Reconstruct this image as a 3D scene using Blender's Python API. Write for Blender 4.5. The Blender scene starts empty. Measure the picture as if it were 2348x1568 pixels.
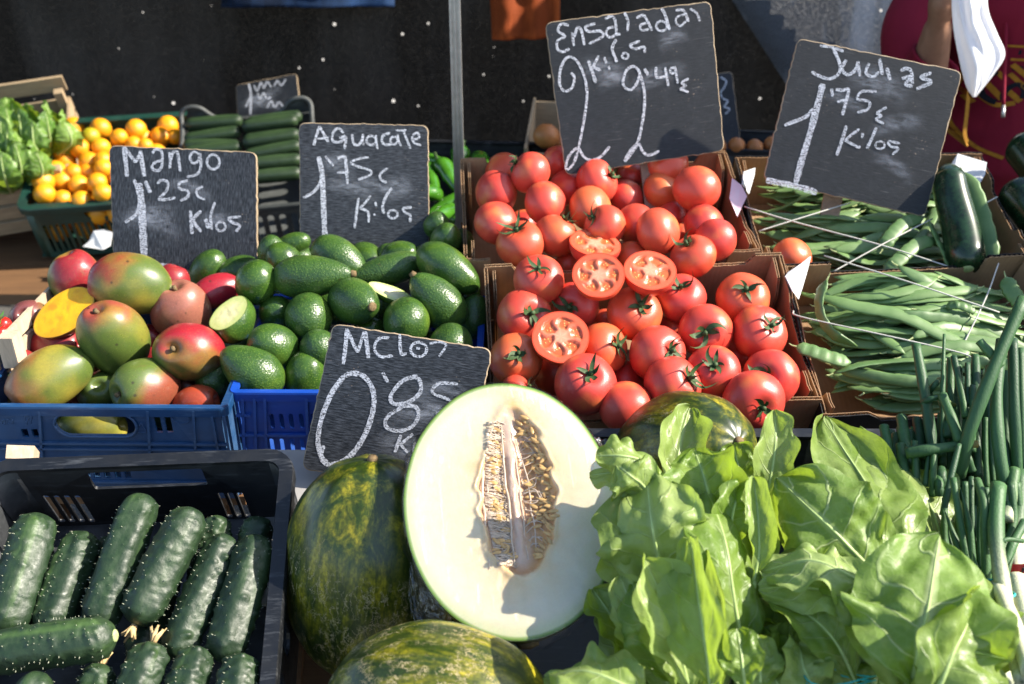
import bpy, bmesh, math, random
from mathutils import Vector, Matrix, noise
from mathutils.geometry import tessellate_polygon
R = math.radians
PI = math.pi
rnd = random.Random(11)
S = bpy.context.scene
COL = S.collection

# ------------------------------------------------------------------ camera
PITCH = R(28.0); CAMH = 1.70; LENS = 35.0
cam = bpy.data.cameras.new('camera'); camo = bpy.data.objects.new('camera', cam); COL.objects.link(camo)
camo.location = (0, 0, CAMH); camo.rotation_euler = (R(90) - PITCH, 0, 0)
cam.lens = LENS; cam.sensor_width = 36.0; cam.clip_end = 400; cam.clip_start = 0.05
cam.dof.use_dof = True; cam.dof.focus_distance = 1.32; cam.dof.aperture_fstop = 5.0
S.camera = camo
S.render.resolution_x, S.render.resolution_y = 1024, 684
S.cycles.max_bounces = 5; S.cycles.diffuse_bounces = 3; S.cycles.glossy_bounces = 2; S.cycles.transmission_bounces = 3; S.cycles.transparent_max_bounces = 8; S.cycles.caustics_reflective = False; S.cycles.caustics_refractive = False
# ------------------------------------------------------------------ sky, sun, exposure
SUN = Vector((0.80, 0.0, 0.60)).normalized()
w = bpy.data.worlds.new('World'); S.world = w; w.use_nodes = True
bg = w.node_tree.nodes['Background']
sky = w.node_tree.nodes.new('ShaderNodeTexSky'); sky.sky_type = 'NISHITA'; sky.sun_disc = False
sky.sun_elevation = math.asin(SUN.z); sky.sun_rotation = math.atan2(SUN.x, SUN.y)
w.node_tree.links.new(sky.outputs[0], bg.inputs[0]); bg.inputs[1].default_value = 0.125
sl = bpy.data.lights.new('sun', 'SUN'); so = bpy.data.objects.new('sun', sl); COL.objects.link(so)
sl.energy = 4.6; sl.angle = R(0.55); sl.color = (1.0, 0.92, 0.79)
so.rotation_euler = SUN.to_track_quat('Z', 'Y').to_euler(); so.location = (4, -1, 4)
S.view_settings.view_transform = 'Standard'; S.view_settings.look = 'None'
S.view_settings.exposure = 1.40; S.view_settings.gamma = 1.0; S.view_settings.use_curve_mapping = False

# ------------------------------------------------------------------ lens helpers (photo pixel on a 2347 px wide view -> point at axis depth d)
F = LENS / 36.0 * 2347.0; CU, CV = 1173.5, 784.0
CAM = Vector((0, 0, CAMH))
FW = Vector((0, math.cos(PITCH), -math.sin(PITCH))); UP = Vector((0, math.sin(PITCH), math.cos(PITCH))); RT = Vector((1, 0, 0))
def ray(u, v): return FW + RT * ((u - CU) / F) + UP * ((CV - v) / F)
def P(u, v, d): return CAM + ray(u, v) * d
def cdir(x, y, z): return (RT * x + UP * y - FW * z).normalized()     # right, up, towards the viewer
def depth(p): return (p - CAM).dot(FW)
def hit(u, v, p0, n):
    r = ray(u, v); return CAM + r * ((p0 - CAM).dot(n) / r.dot(n))
def frame(bm, fm, xdir=None):                                        # local frame of a tilted tray: back-middle, front-middle
    Y = (bm - fm).normalized(); X = (xdir or RT).normalized(); Z = X.cross(Y).normalized(); X = Y.cross(Z).normalized()
    o = (bm + fm) * 0.5
    return Matrix(((X.x, Y.x, Z.x, o.x), (X.y, Y.y, Z.y, o.y), (X.z, Y.z, Z.z, o.z), (0, 0, 0, 1)))
def on(fr, u, v, h=0.0):
    n = fr.to_3x3().col[2]; return hit(u, v, fr.translation + n * h, n)
def basis(z, xhint, loc, sc=1.0):
    z = z.normalized(); x = (xhint - z * xhint.dot(z))
    if x.length < 1e-4: x = Vector((1, .3, .2)) - z * Vector((1, .3, .2)).dot(z)
    x.normalize(); y = z.cross(x)
    m = Matrix(((x.x, y.x, z.x), (x.y, y.y, z.y), (x.z, y.z, z.z))) * sc
    m = m.to_4x4(); m.translation = loc; return m

# ------------------------------------------------------------------ object helpers
def mesh(name, vs, fs, mats, smooth=True, uv=None, col=None, midx=None):
    me = bpy.data.meshes.new(name); me.from_pydata([tuple(v) for v in vs], [], fs)
    for m in (mats if isinstance(mats, (list, tuple)) else [mats]): me.materials.append(m)
    if smooth: me.polygons.foreach_set('use_smooth', [True] * len(me.polygons))
    if midx: me.polygons.foreach_set('material_index', midx)
    if uv:
        l = me.uv_layers.new(name='UVMap')
        for lp in me.loops: l.data[lp.index].uv = uv[lp.vertex_index]
    if col:
        a = me.color_attributes.new('skin', 'FLOAT_COLOR', 'POINT')
        a.data.foreach_set('color', [c for k in col for c in (k[0], k[1], k[2], 1.0)])
    me.update(); return me
def ob(name, me, parent=None, mw=None):
    o = bpy.data.objects.new(name, me); COL.objects.link(o)
    if parent is not None: o.parent = parent
    if mw is not None:
        if parent is not None: o.matrix_local = mw
        else: o.matrix_world = mw
    return o
def tag(o, label, cat, group=None):
    o['label'] = label; o['category'] = cat
    if group: o['group'] = group
    return o
def empty(name, mw, label, cat, group=None):
    o = ob(name, None, None, mw); o.empty_display_size = 0.05; return tag(o, label, cat, group)
def struct(o): o['kind'] = 'structure'; return o
class MB:
    def __init__(s): s.v = []; s.f = []; s.c = []; s.uv = []; s.mi = []
    def add(s, vs, fs, col=None, mi=0):
        b = len(s.v); s.v += [Vector(v) for v in vs]; s.f += [[i + b for i in f] for f in fs]; s.mi += [mi] * len(fs)
        if col is not None: s.c += [col] * len(vs) if not isinstance(col[0], (tuple, list, Vector)) else list(col)
        return s
    def box(s, c, d, m=None, col=None, mi=0):
        x, y, z = d[0] / 2, d[1] / 2, d[2] / 2; c = Vector(c)
        vs = [Vector((i * x, j * y, k * z)) for i in (-1, 1) for j in (-1, 1) for k in (-1, 1)]
        vs = [(m @ p if m else p) + c for p in vs]
        return s.add(vs, [(0, 1, 3, 2), (4, 6, 7, 5), (0, 4, 5, 1), (2, 3, 7, 6), (0, 2, 6, 4), (1, 5, 7, 3)], col, mi)
    def bar(s, a, b, wx, wy, hint=Vector((0, 0, 1)), col=None):
        a, b = Vector(a), Vector(b); z = (b - a); L = z.length
        m = basis(z, Vector(hint), (a + b) / 2)
        return s.box((0, 0, 0), (wx, wy, L), None, col) if False else s.add(*_boxm(wx, wy, L, m), col)
    def tube(s, pts, rad, n=8, col=None, flat=1.0, hint=None, cap=True, mi=0):
        vs, fs = tube(pts, rad, n, flat, hint, cap); return s.add(vs, fs, col, mi)
    def mesh(s, name, mats, smooth=True): return mesh(name, s.v, s.f, mats, smooth, col=s.c if s.c else None, midx=s.mi if any(s.mi) else None)
    def build(s, name, mats, parent=None, mw=None, smooth=False): return ob(name, s.mesh(name, mats, smooth), parent, mw)
def _boxm(wx, wy, L, m):
    vs = [m @ Vector((i * wx / 2, j * wy / 2, k * L / 2)) for i in (-1, 1) for j in (-1, 1) for k in (-1, 1)]
    return vs, [(0, 1, 3, 2), (4, 6, 7, 5), (0, 4, 5, 1), (2, 3, 7, 6), (0, 2, 6, 4), (1, 5, 7, 3)]
def tube(pts, rad, n=8, flat=1.0, hint=None, cap=True):
    pts = [Vector(p) for p in pts]; vs, fs = [], []; N = len(pts)
    if not isinstance(rad, (list, tuple)): rad = [rad] * N
    t0 = (pts[1] - pts[0]).normalized(); h = Vector(hint) if hint else Vector((0.13, 0.21, 0.97))
    X = h - t0 * h.dot(t0)
    if X.length < 1e-3: h = Vector((1, 0, 0)); X = h - t0 * h.dot(t0)
    X.normalize()
    for i, p in enumerate(pts):
        t = (pts[min(i + 1, N - 1)] - pts[max(i - 1, 0)]).normalized()
        X = (X - t * X.dot(t)); X.normalize(); Y = t.cross(X)
        for k in range(n):
            a = 2 * PI * k / n; vs.append(p + X * (math.cos(a) * rad[i] * flat) + Y * (math.sin(a) * rad[i]))
    for i in range(N - 1):
        for k in range(n):
            fs.append((i * n + k, i * n + (k + 1) % n, (i + 1) * n + (k + 1) % n, (i + 1) * n + k))
    if cap:
        vs.append(pts[0]); vs.append(pts[-1]); a, b = len(vs) - 2, len(vs) - 1
        for k in range(n): fs.append((a, (k + 1) % n, k)); fs.append((b, (N - 1) * n + k, (N - 1) * n + (k + 1) % n))
    return vs, fs
def spline(pts, n):                                                    # Catmull-Rom through points
    pts = [Vector(p) for p in pts]
    if len(pts) == 2: return [pts[0].lerp(pts[1], i / n) for i in range(n + 1)]
    q = [pts[0] * 2 - pts[1]] + pts + [pts[-1] * 2 - pts[-2]]; out = []; m = len(pts) - 1
    for i in range(n + 1):
        t = i / n * m; k = min(int(t), m - 1); t -= k; a, b, c, d = q[k:k + 4]
        out.append(0.5 * ((2 * b) + (c - a) * t + (2 * a - 5 * b + 4 * c - d) * t * t + (3 * b - a - 3 * c + d) * t ** 3))
    return out
def sstep(a, b, x):
    t = max(0.0, min(1.0, (x - a) / (b - a))); return t * t * (3 - 2 * t)
def lerp3(a, b, t): return tuple(a[i] + (b[i] - a[i]) * t for i in range(3))
def fbm(p, o=3): return noise.fractal(p, 1.0, 2.0, o)
def globe(fn, nt=28, nph=36):
    """closed surface: fn(theta, phi) -> Vector, theta from +Z pole"""
    vs = [fn(0.0, 0.0)]; fs = []
    for i in range(1, nt):
        for k in range(nph): vs.append(fn(PI * i / nt, 2 * PI * k / nph))
    vs.append(fn(PI, 0.0)); L = len(vs) - 1
    for k in range(nph):
        k2 = (k + 1) % nph; fs.append((0, 1 + k, 1 + k2)); b = 1 + (nt - 2) * nph; fs.append((L, b + k2, b + k))
        for i in range(nt - 2):
            a = 1 + i * nph; fs.append((a + k, a + nph + k, a + nph + k2, a + k2))
    return vs, fs
def cut(vs, fs, co, no):
    """slice a closed mesh: keep the side opposite to no; returns body (vs, fs) and the ordered boundary loop"""
    bm = bmesh.new(); bv = [bm.verts.new(v) for v in vs]
    for f in fs:
        try: bm.faces.new([bv[i] for i in f])
        except ValueError: pass
    r = bmesh.ops.bisect_plane(bm, geom=bm.verts[:] + bm.edges[:] + bm.faces[:], dist=1e-6, plane_co=co, plane_no=no, clear_outer=True)
    ed = [e for e in bm.edges if e.is_boundary]
    nxt = {}
    for e in ed:
        for a, b in ((0, 1), (1, 0)): nxt.setdefault(e.verts[a], []).append(e.verts[b])
    st = ed[0].verts[0]; loop = [st]; prev = None; cur = st
    while True:
        c = [q for q in nxt[cur] if q is not prev]
        if not c or c[0] is st: break
        prev, cur = cur, c[0]; loop.append(cur)
    lp = [v.co.copy() for v in loop]
    bm.verts.index_update(); ovs = [v.co.copy() for v in bm.verts]; ofs = [[v.index for v in f.verts] for f in bm.faces]; bm.free()
    return ovs, ofs, lp
def capgrid(loop, rings, fn=None):
    """disc between a boundary loop and its centre; fn(p, s, ang) -> (p, col)"""
    c = sum(loop, Vector()) / len(loop); vs, fs, cs = [], [], []; n = len(loop)
    for i in range(rings):
        s = 1 - i / rings
        for k, p in enumerate(loop):
            q = c.lerp(p, s); cc = (1, 1, 1)
            if fn: q, cc = fn(q, s, 2 * PI * k / n, c)
            vs.append(q); cs.append(cc)
    q, cc = (c, (1, 1, 1)) if not fn else fn(c, 0.0, 0.0, c); vs.append(q); cs.append(cc)
    for i in range(rings - 1):
        for k in range(n): fs.append((i * n + k, i * n + (k + 1) % n, (i + 1) * n + (k + 1) % n, (i + 1) * n + k))
    b = (rings - 1) * n
    for k in range(n): fs.append((b + k, b + (k + 1) % n, len(vs) - 1))
    return vs, fs, cs
def rrect(cx, cy, wd, ht, r, n=5):
    r = min(r, wd / 2 - 1e-5, ht / 2 - 1e-5); out = []
    for (sx, sy, a0) in ((1, 1, 0), (-1, 1, 90), (-1, -1, 180), (1, -1, 270)):
        for i in range(n + 1):
            a = R(a0 + 90 * i / n); out.append((cx + sx * (wd / 2 - r) + r * math.cos(a), cy + sy * (ht / 2 - r) + r * math.sin(a)))
    return out
def panel(outer, holes, t):
    """plate in the XY plane from z=0 to z=-t with holes"""
    loops = [outer] + list(holes); flat = [p for l in loops for p in l]
    tr = tessellate_polygon([[Vector((p[0], p[1], 0)) for p in l] for l in loops])
    n = len(flat); vs = [Vector((p[0], p[1], 0)) for p in flat] + [Vector((p[0], p[1], -t)) for p in flat]; fs = []
    for a, b, c in tr:
        A, B, C = flat[a], flat[b], flat[c]
        if (B[0] - A[0]) * (C[1] - A[1]) - (B[1] - A[1]) * (C[0] - A[0]) < 0: b, c = c, b
        fs.append((a, b, c)); fs.append((a + n, c + n, b + n))
    o = 0
    for l in loops:
        m = len(l)
        for i in range(m): j = (i + 1) % m; fs.append((o + i, o + i + n, o + j + n, o + j))
        o += m
    return vs, fs
def mat4(x, y, z, o):
    return Matrix(((x[0], y[0], z[0], o[0]), (x[1], y[1], z[1], o[1]), (x[2], y[2], z[2], o[2]), (0, 0, 0, 1)))

# ------------------------------------------------------------------ materials
def nd(nt, typ, props=None, **ins):
    n = nt.nodes.new('ShaderNode' + typ)
    for k, v in (props or {}).items(): setattr(n, k, v)
    for k, v in ins.items():
        s = n.inputs[int(k[1:])] if (k[0] == 'i' and k[1:].isdigit()) else n.inputs[k.replace('_', ' ')]
        if isinstance(v, bpy.types.NodeSocket): nt.links.new(v, s)
        else: s.default_value = v
    return n
def rgba(c): return (c[0], c[1], c[2], 1.0)
def mixc(nt, f, a, b, mode='MIX'):
    n = nt.nodes.new('ShaderNodeMix'); n.data_type = 'RGBA'; n.blend_type = mode
    for i, v in ((0, f), (6, a), (7, b)):
        if isinstance(v, bpy.types.NodeSocket): nt.links.new(v, n.inputs[i])
        else: n.inputs[i].default_value = rgba(v) if i else v
    return n.outputs[2]
def ramp(nt, f, stops, interp='LINEAR'):
    n = nt.nodes.new('ShaderNodeValToRGB'); n.color_ramp.interpolation = interp
    e = n.color_ramp.elements
    while len(e) < len(stops): e.new(0.5)
    for k, (p, c) in enumerate(stops): e[k].position = p; e[k].color = rgba(c) if isinstance(c, (tuple, list)) else (c, c, c, 1)
    nt.links.new(f, n.inputs[0]); return n.outputs[0]
def ma(nt, op, a, b=0.0, c=None):
    n = nt.nodes.new('ShaderNodeMath'); n.operation = op
    for i, v in enumerate((a, b) if c is None else (a, b, c)):
        if isinstance(v, bpy.types.NodeSocket): nt.links.new(v, n.inputs[i])
        else: n.inputs[i].default_value = v
    return n.outputs[0]
def noi(nt, co, sc, det=3.0, rough=0.55, dist=0.0): return nd(nt, 'TexNoise', Vector=co, Scale=sc, Detail=det, Roughness=rough, Distortion=dist).outputs[0]
def vor(nt, co, sc, feature='F1', rand=1.0): return nd(nt, 'TexVoronoi', {'feature': feature}, Vector=co, Scale=sc, Randomness=rand)
def mapp(nt, co, sc=(1, 1, 1), rot=(0, 0, 0)): return nd(nt, 'Mapping', Vector=co, Scale=sc, Rotation=rot).outputs[0]
def bump(nt, h, st=0.2, d=0.002): return nd(nt, 'Bump', Strength=st, Distance=d, Height=h).outputs[0]
def M(name, fn):
    m = bpy.data.materials.new(name); m.use_nodes = True; nt = m.node_tree; b = nt.nodes['Principled BSDF']
    def setp(**kw):
        for k, v in kw.items():
            s = b.inputs[k.replace('_', ' ')]
            if isinstance(v, bpy.types.NodeSocket): nt.links.new(v, s)
            else: s.default_value = rgba(v) if (isinstance(v, tuple) and len(v) == 3 and s.type == 'RGBA') else v
    tc = nt.nodes.new('ShaderNodeTexCoord'); fn(nt, setp, tc.outputs['Object'], tc); return m
def orand(nt): return nt.nodes.new('ShaderNodeObjectInfo').outputs['Random']
def plain(name, c, rough=0.5, spec=0.5, var=0.12, sc=20.0, metal=0.0, bst=0.0):
    def fn(nt, s, co, tc):
        n = noi(nt, co, sc, 4)
        s(Base_Color=mixc(nt, ramp(nt, n, [(0.3, 0.0), (0.75, 1.0)]), tuple(x * (1 - var) for x in c), tuple(min(1, x * (1 + var)) for x in c)), Roughness=rough, Specular_IOR_Level=spec, Metallic=metal)
        if bst: s(Normal=bump(nt, n, bst, 0.001))
    return M(name, fn)
def m_tomato(nt, s, co, tc):
    r = orand(nt); n = noi(nt, co, 1.6, 4); n2 = noi(nt, co, 38, 2)
    c = mixc(nt, ramp(nt, n, [(0.35, 0.0), (0.7, 1.0)]), (0.54, 0.055, 0.028), (0.60, 0.100, 0.042))
    c = mixc(nt, 0.65, c, ramp(nt, r, [(0.0, (0.50, 0.040, 0.040)), (0.35, (0.54, 0.060, 0.040)), (0.7, (0.58, 0.095, 0.040)), (1.0, (0.62, 0.150, 0.045))])); pr = noi(nt, co, 0.9, 2); c = mixc(nt, ramp(nt, pr, [(0.55, 0.0), (0.75, 0.55)]), c, (0.64, 0.20, 0.05)); sc_ = noi(nt, co, 3.4, 4, 0.7); c = mixc(nt, ramp(nt, sc_, [(0.74, 0.0), (0.80, 0.5)]), c, (0.45, 0.20, 0.08))
    sp = vor(nt, co, 8).outputs['Distance']
    c = mixc(nt, ramp(nt, sp, [(0.03, 0.22), (0.10, 0.0)]), c, (0.85, 0.42, 0.2))
    s(Base_Color=c, Roughness=ramp(nt, n2, [(0.3, 0.27), (0.7, 0.42)]), Specular_IOR_Level=0.5, Normal=bump(nt, n2, 0.10, 0.006))
def m_vcol(name, rough, dots=None, dsc=400, bst=0.1, bsc=300, sss=0.0, spec=0.5, dcol=(0.7, 0.5, 0.2), dotw=(0.05, 0.22), rv=0.08):
    def fn(nt, s, co, tc):
        c = nd(nt, 'VertexColor', {'layer_name': 'skin'}).outputs[0]; n = noi(nt, co, bsc, 3)
        if dots: c = mixc(nt, ramp(nt, vor(nt, co, dsc).outputs['Distance'], [(dotw[0], dots), (dotw[1], 0.0)]), c, dcol)
        if dots: c = mixc(nt, ramp(nt, vor(nt, co, 34).outputs['Distance'], [(0.05, 0.75), (0.11, 0.0)]), c, (0.03, 0.022, 0.012)); c = mixc(nt, ramp(nt, noi(nt, mapp(nt, co, (1, 1, 0.35)), 75, 4, 0.7), [(0.60, 0.0), (0.72, 0.35)]), c, (0.16, 0.10, 0.04))
        c = mixc(nt, ma(nt, 'MULTIPLY', ramp(nt, n, [(0.35, 0.0), (0.75, 1.0)]), 0.10 if sss else 0.25), c, (0.02, 0.02, 0.01))
        s(Base_Color=c, Roughness=ramp(nt, n, [(0.3, rough - rv), (0.7, rough + rv)]), Specular_IOR_Level=spec, Normal=bump(nt, n, bst, 0.0006))
        if sss: s(Subsurface_Weight=sss, Subsurface_Radius=(0.01, 0.006, 0.003), Subsurface_Scale=0.6)
    return M(name, fn)
def m_avocado(nt, s, co, tc):
    r = orand(nt); v = vor(nt, co, 330).outputs['Distance']; n = noi(nt, co, 22, 4); pb = noi(nt, co, 260, 2, 0.5)
    base = mixc(nt, ramp(nt, n, [(0.3, 0.0), (0.7, 1.0)]), (0.016, 0.046, 0.008), (0.052, 0.112, 0.013))
    base = mixc(nt, ma(nt, 'MULTIPLY', r, 0.45), base, (0.03, 0.075, 0.022))
    c = mixc(nt, ramp(nt, v, [(0.08, 0.60), (0.36, 0.0)]), base, (0.17, 0.26, 0.04))
    bl = noi(nt, co, 60, 3, 0.65); c = mixc(nt, ramp(nt, bl, [(0.66, 0.0), (0.73, 0.8)]), c, (0.028, 0.022, 0.010)); yl = noi(nt, co, 11, 2); c = mixc(nt, ramp(nt, yl, [(0.55, 0.0), (0.75, 0.6)]), c, (0.13, 0.19, 0.018))
    s(Base_Color=c, Roughness=ramp(nt, r, [(0.0, 0.25), (1.0, 0.36)]), Specular_IOR_Level=0.5, Normal=bump(nt, ma(nt, 'ADD', pb, ma(nt, 'MULTIPLY', v, -0.4)), ramp(nt, r, [(0.0, 0.12), (1.0, 0.60)]), 0.0022))
def m_melon(nt, s, co, tc):
    long_ = mapp(nt, co, (42, 42, 9)); n = noi(nt, long_, 1.0, 5, 0.68, 0.5); n2 = noi(nt, mapp(nt, co, (1, 1, .5)), 16, 5, 0.7)
    f = ma(nt, 'ADD', ma(nt, 'MULTIPLY', n, 0.75), ma(nt, 'MULTIPLY', n2, 0.35))
    c = ramp(nt, f, [(0.42, (0.012, 0.026, 0.004)), (0.52, (0.030, 0.050, 0.006)), (0.59, (0.12, 0.125, 0.009)), (0.69, (0.36, 0.30, 0.018))])
    fine = noi(nt, co, 240, 2); c = mixc(nt, ramp(nt, fine, [(0.35, 0.5), (0.6, 0.0)]), c, (0.012, 0.02, 0.004))
    wc = nd(nt, 'VectorMath', {'operation': 'ADD'}, i0=mapp(nt, co, (120, 120, 34)), i1=nd(nt, 'VectorMath', {'operation': 'SCALE'}, i0=nd(nt, 'TexNoise', Vector=co, Scale=70.0, Detail=4.0, Roughness=0.7).outputs[1], Scale=2.6).outputs[0]).outputs[0]
    e = nd(nt, 'TexVoronoi', {'feature': 'DISTANCE_TO_EDGE'}, Vector=wc, Scale=1.0).outputs['Distance']
    zl = nd(nt, 'SeparateXYZ', Vector=co).outputs[2]; reg = ramp(nt, ma(nt, 'SUBTRACT', noi(nt, co, 13, 4, 0.65), ma(nt, 'MULTIPLY', zl, 1.3)), [(0.42, 0.0), (0.54, 1.0)])
    net = ma(nt, 'MULTIPLY', ramp(nt, e, [(0.012, 1.0), (0.045, 0.0)]), ma(nt, 'MULTIPLY', reg, ramp(nt, noi(nt, co, 60, 2), [(0.42, 0.0), (0.54, 1.0)])))
    c = mixc(nt, ma(nt, 'MULTIPLY', net, 0.8), c, (0.46, 0.37, 0.20))
    s(Base_Color=c, Roughness=ramp(nt, net, [(0, 0.30), (1, 0.75)]), Normal=bump(nt, ma(nt, 'ADD', net, ma(nt, 'MULTIPLY', n2, 0.7)), 0.45, 0.0016))
def m_cucumber(nt, s, co, tc):
    n = noi(nt, mapp(nt, co, (1, 1, 0.12)), 70, 4); n2 = noi(nt, co, 160, 3); r = orand(nt)
    c = mixc(nt, ramp(nt, n, [(0.42, 0.0), (0.72, 1.0)]), (0.0100, 0.026, 0.0095), (0.027, 0.055, 0.018))
    c = mixc(nt, ramp(nt, noi(nt, mapp(nt, co, (1, 1, 0.05)), 55, 2), [(0.62, 0.0), (0.74, 0.6)]), c, (0.06, 0.115, 0.026))
    zz = nd(nt, 'SeparateXYZ', Vector=co).outputs[2]
    s(Base_Color=c, Roughness=ramp(nt, n2, [(0.3, 0.42), (0.7, 0.62)]), Normal=bump(nt, n2, 0.5, 0.0016))
def m_orange(nt, s, co, tc):
    r = orand(nt); n = noi(nt, co, 400, 2); n1 = noi(nt, co, 25, 2)
    c = mixc(nt, r, (0.70, 0.26, 0.006), (0.76, 0.34, 0.012)); c = mixc(nt, ramp(nt, n1, [(0.55, 0.0), (0.8, 0.5)]), c, (0.60, 0.40, 0.03))
    s(Base_Color=c, Roughness=0.38, Normal=bump(nt, n, 0.35, 0.001))
def m_leaf(dark, light, vein, gloss=0.35, nv=8.0, tr=0.45, vs_=0.5):
    def fn(nt, s, co, tc):
        uv = nd(nt, 'SeparateXYZ', Vector=tc.outputs['UV']); a = ma(nt, 'ABSOLUTE', uv.outputs[0]); t = uv.outputs[1]
        nz = noi(nt, co, 18, 3); ph = ma(nt, 'SUBTRACT', t, ma(nt, 'MULTIPLY', ma(nt, 'POWER', a, 1.25), 0.24))
        ph = ma(nt, 'ADD', ma(nt, 'MULTIPLY', ph, nv), ma(nt, 'MULTIPLY', nz, 0.9))
        fr = ma(nt, 'ABSOLUTE', ma(nt, 'SUBTRACT', ma(nt, 'FRACT', ph), 0.5))
        side = ma(nt, 'MULTIPLY', ramp(nt, fr, [(0.018, 1.0), (0.055, 0.0)]), ramp(nt, a, [(0.55, 1.0), (0.98, 0.15)]))
        mid = ramp(nt, a, [(0.03, 1.0), (0.10, 0.0)])
        e = nd(nt, 'TexVoronoi', {'feature': 'DISTANCE_TO_EDGE'}, Vector=co, Scale=115.0).outputs['Distance']
        fine = ma(nt, 'MULTIPLY', ramp(nt, e, [(0.0, 1.0), (0.12, 0.0)]), 0.12)
        vm = ma(nt, 'MAXIMUM', ma(nt, 'MAXIMUM', side, mid), fine)
        n2 = noi(nt, co, 30, 4); r = orand(nt)
        c = mixc(nt, ramp(nt, ma(nt, 'ADD', ma(nt, 'MULTIPLY', n2, 0.7), ma(nt, 'MULTIPLY', r, 0.3)), [(0.3, 0.0), (0.7, 1.0)]), dark, light)
        c = mixc(nt, ma(nt, 'MULTIPLY', vm, vs_), c, vein)
        sp = vor(nt, co, 60).outputs['Distance']; c = mixc(nt, ramp(nt, sp, [(0.02, 0.5), (0.05, 0.0)]), c, (0.10, 0.09, 0.02))
        h = ma(nt, 'ADD', ma(nt, 'MULTIPLY', vm, 0.6), ma(nt, 'MULTIPLY', noi(nt, co, 70, 3), 0.8)); h = ma(nt, 'SUBTRACT', h, ma(nt, 'MULTIPLY', vor(nt, mapp(nt, co, (1, 1, 1)), 62, 'SMOOTH_F1').outputs['Distance'], 1.3))
        nb = bump(nt, h, 0.6, 0.0026)
        s(Base_Color=c, Roughness=gloss, Normal=nb, Specular_IOR_Level=0.45)
        out = nt.nodes['Material Output']; b = nt.nodes['Principled BSDF']
        tl = nd(nt, 'BsdfTranslucent', Color=mixc(nt, 0.55, c, (0.45, 0.62, 0.02)), Normal=nb)
        mx = nd(nt, 'MixShader', i0=tr, i1=b.outputs[0], i2=tl.outputs[0]); nt.links.new(mx.outputs[0], out.inputs[0])
    return fn
def m_board(sc, lite):
  def fn(nt, s, co, tc):
      g = noi(nt, mapp(nt, co, sc), 1.0, 4, 0.65); n = noi(nt, co, 26, 4); r = orand(nt)
      c = mixc(nt, ramp(nt, g, [(0.42, 0.0), (0.66, lite)]), (0.0050, 0.0062, 0.0085), (0.105, 0.115, 0.135))
      c = mixc(nt, ma(nt, 'MULTIPLY', ramp(nt, n, [(0.52, 0.0), (0.75, 1.0)]), 0.25), c, (0.04, 0.044, 0.052))
      chips = ma(nt, 'MULTIPLY', ramp(nt, noi(nt, mapp(nt, co, (1, 1.5, 1)), 190, 3), [(0.66, 0.0), (0.69, 1.0)]), ramp(nt, noi(nt, co, 14, 2), [(0.52, 0.0), (0.64, 1.0)]))
      c = mixc(nt, ma(nt, 'MULTIPLY', chips, 0.75), c, (0.30, 0.22, 0.16))
      scr = ramp(nt, noi(nt, mapp(nt, co, (14, 700, 1), (0, 0, 0.25)), 1.0, 1), [(0.72, 0.0), (0.75, 0.35)])
      c = mixc(nt, scr, c, (0.22, 0.21, 0.21))
      s(Base_Color=c, Roughness=0.55, Specular_IOR_Level=0.4, Normal=bump(nt, g, 0.55, 0.0007))
  return fn
def m_chalk(nt, s, co, tc):
    g = noi(nt, mapp(nt, co, (140, 800, 100)), 1.0, 3, 0.7); n = noi(nt, co, 420, 3, 0.7)
    a = ramp(nt, ma(nt, 'ADD', ma(nt, 'MULTIPLY', g, 0.5), ma(nt, 'MULTIPLY', n, 0.5)), [(0.42, 0.06), (0.56, 0.93)])
    s(Base_Color=(0.62, 0.64, 0.70), Roughness=0.95, Specular_IOR_Level=0.1, Alpha=a)
def m_card(base, var=0.18):
    def fn(nt, s, co, tc):
        st = nd(nt, 'TexWave', {'wave_type': 'BANDS', 'bands_direction': 'X'}, Vector=co, Scale=38.0, Distortion=0.6, Detail=1.0).outputs[1]
        n = noi(nt, co, 22, 4); n2 = noi(nt, co, 300, 3)
        c = mixc(nt, ramp(nt, n, [(0.3, 0.0), (0.75, 1.0)]), tuple(x * (1 - var) for x in base), tuple(x * (1 + var) for x in base))
        c = mixc(nt, ma(nt, 'MULTIPLY', st, 0.12), c, tuple(x * 0.55 for x in base))
        s(Base_Color=c, Roughness=0.85, Specular_IOR_Level=0.2, Normal=bump(nt, ma(nt, 'ADD', st, ma(nt, 'MULTIPLY', n2, 0.6)), 0.25, 0.0006))
    return fn
def m_plastic(base, worn, rough=0.38, amt=0.5, edge=True):
    def fn(nt, s, co, tc):
        n = noi(nt, co, 30, 5, 0.65); sc = noi(nt, mapp(nt, co, (18, 150, 90)), 1.0, 4, 0.7); d = noi(nt, co, 9, 4)
        c = mixc(nt, ramp(nt, sc, [(0.55, 0.0), (0.75, amt)]), base, worn)
        c = mixc(nt, ramp(nt, d, [(0.52, 0.0), (0.75, 0.7)]), c, tuple(x * 0.35 + 0.004 for x in base))
        if edge:
            pt = nt.nodes.new('ShaderNodeNewGeometry').outputs['Pointiness']
            c = mixc(nt, ma(nt, 'MULTIPLY', ramp(nt, pt, [(0.53, 0.0), (0.62, 0.6)]), n), c, worn)
        s(Base_Color=c, Roughness=ramp(nt, n, [(0.3, rough - 0.08), (0.7, rough + 0.2)]), Normal=bump(nt, sc, 0.12, 0.0006))
    return fn
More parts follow.
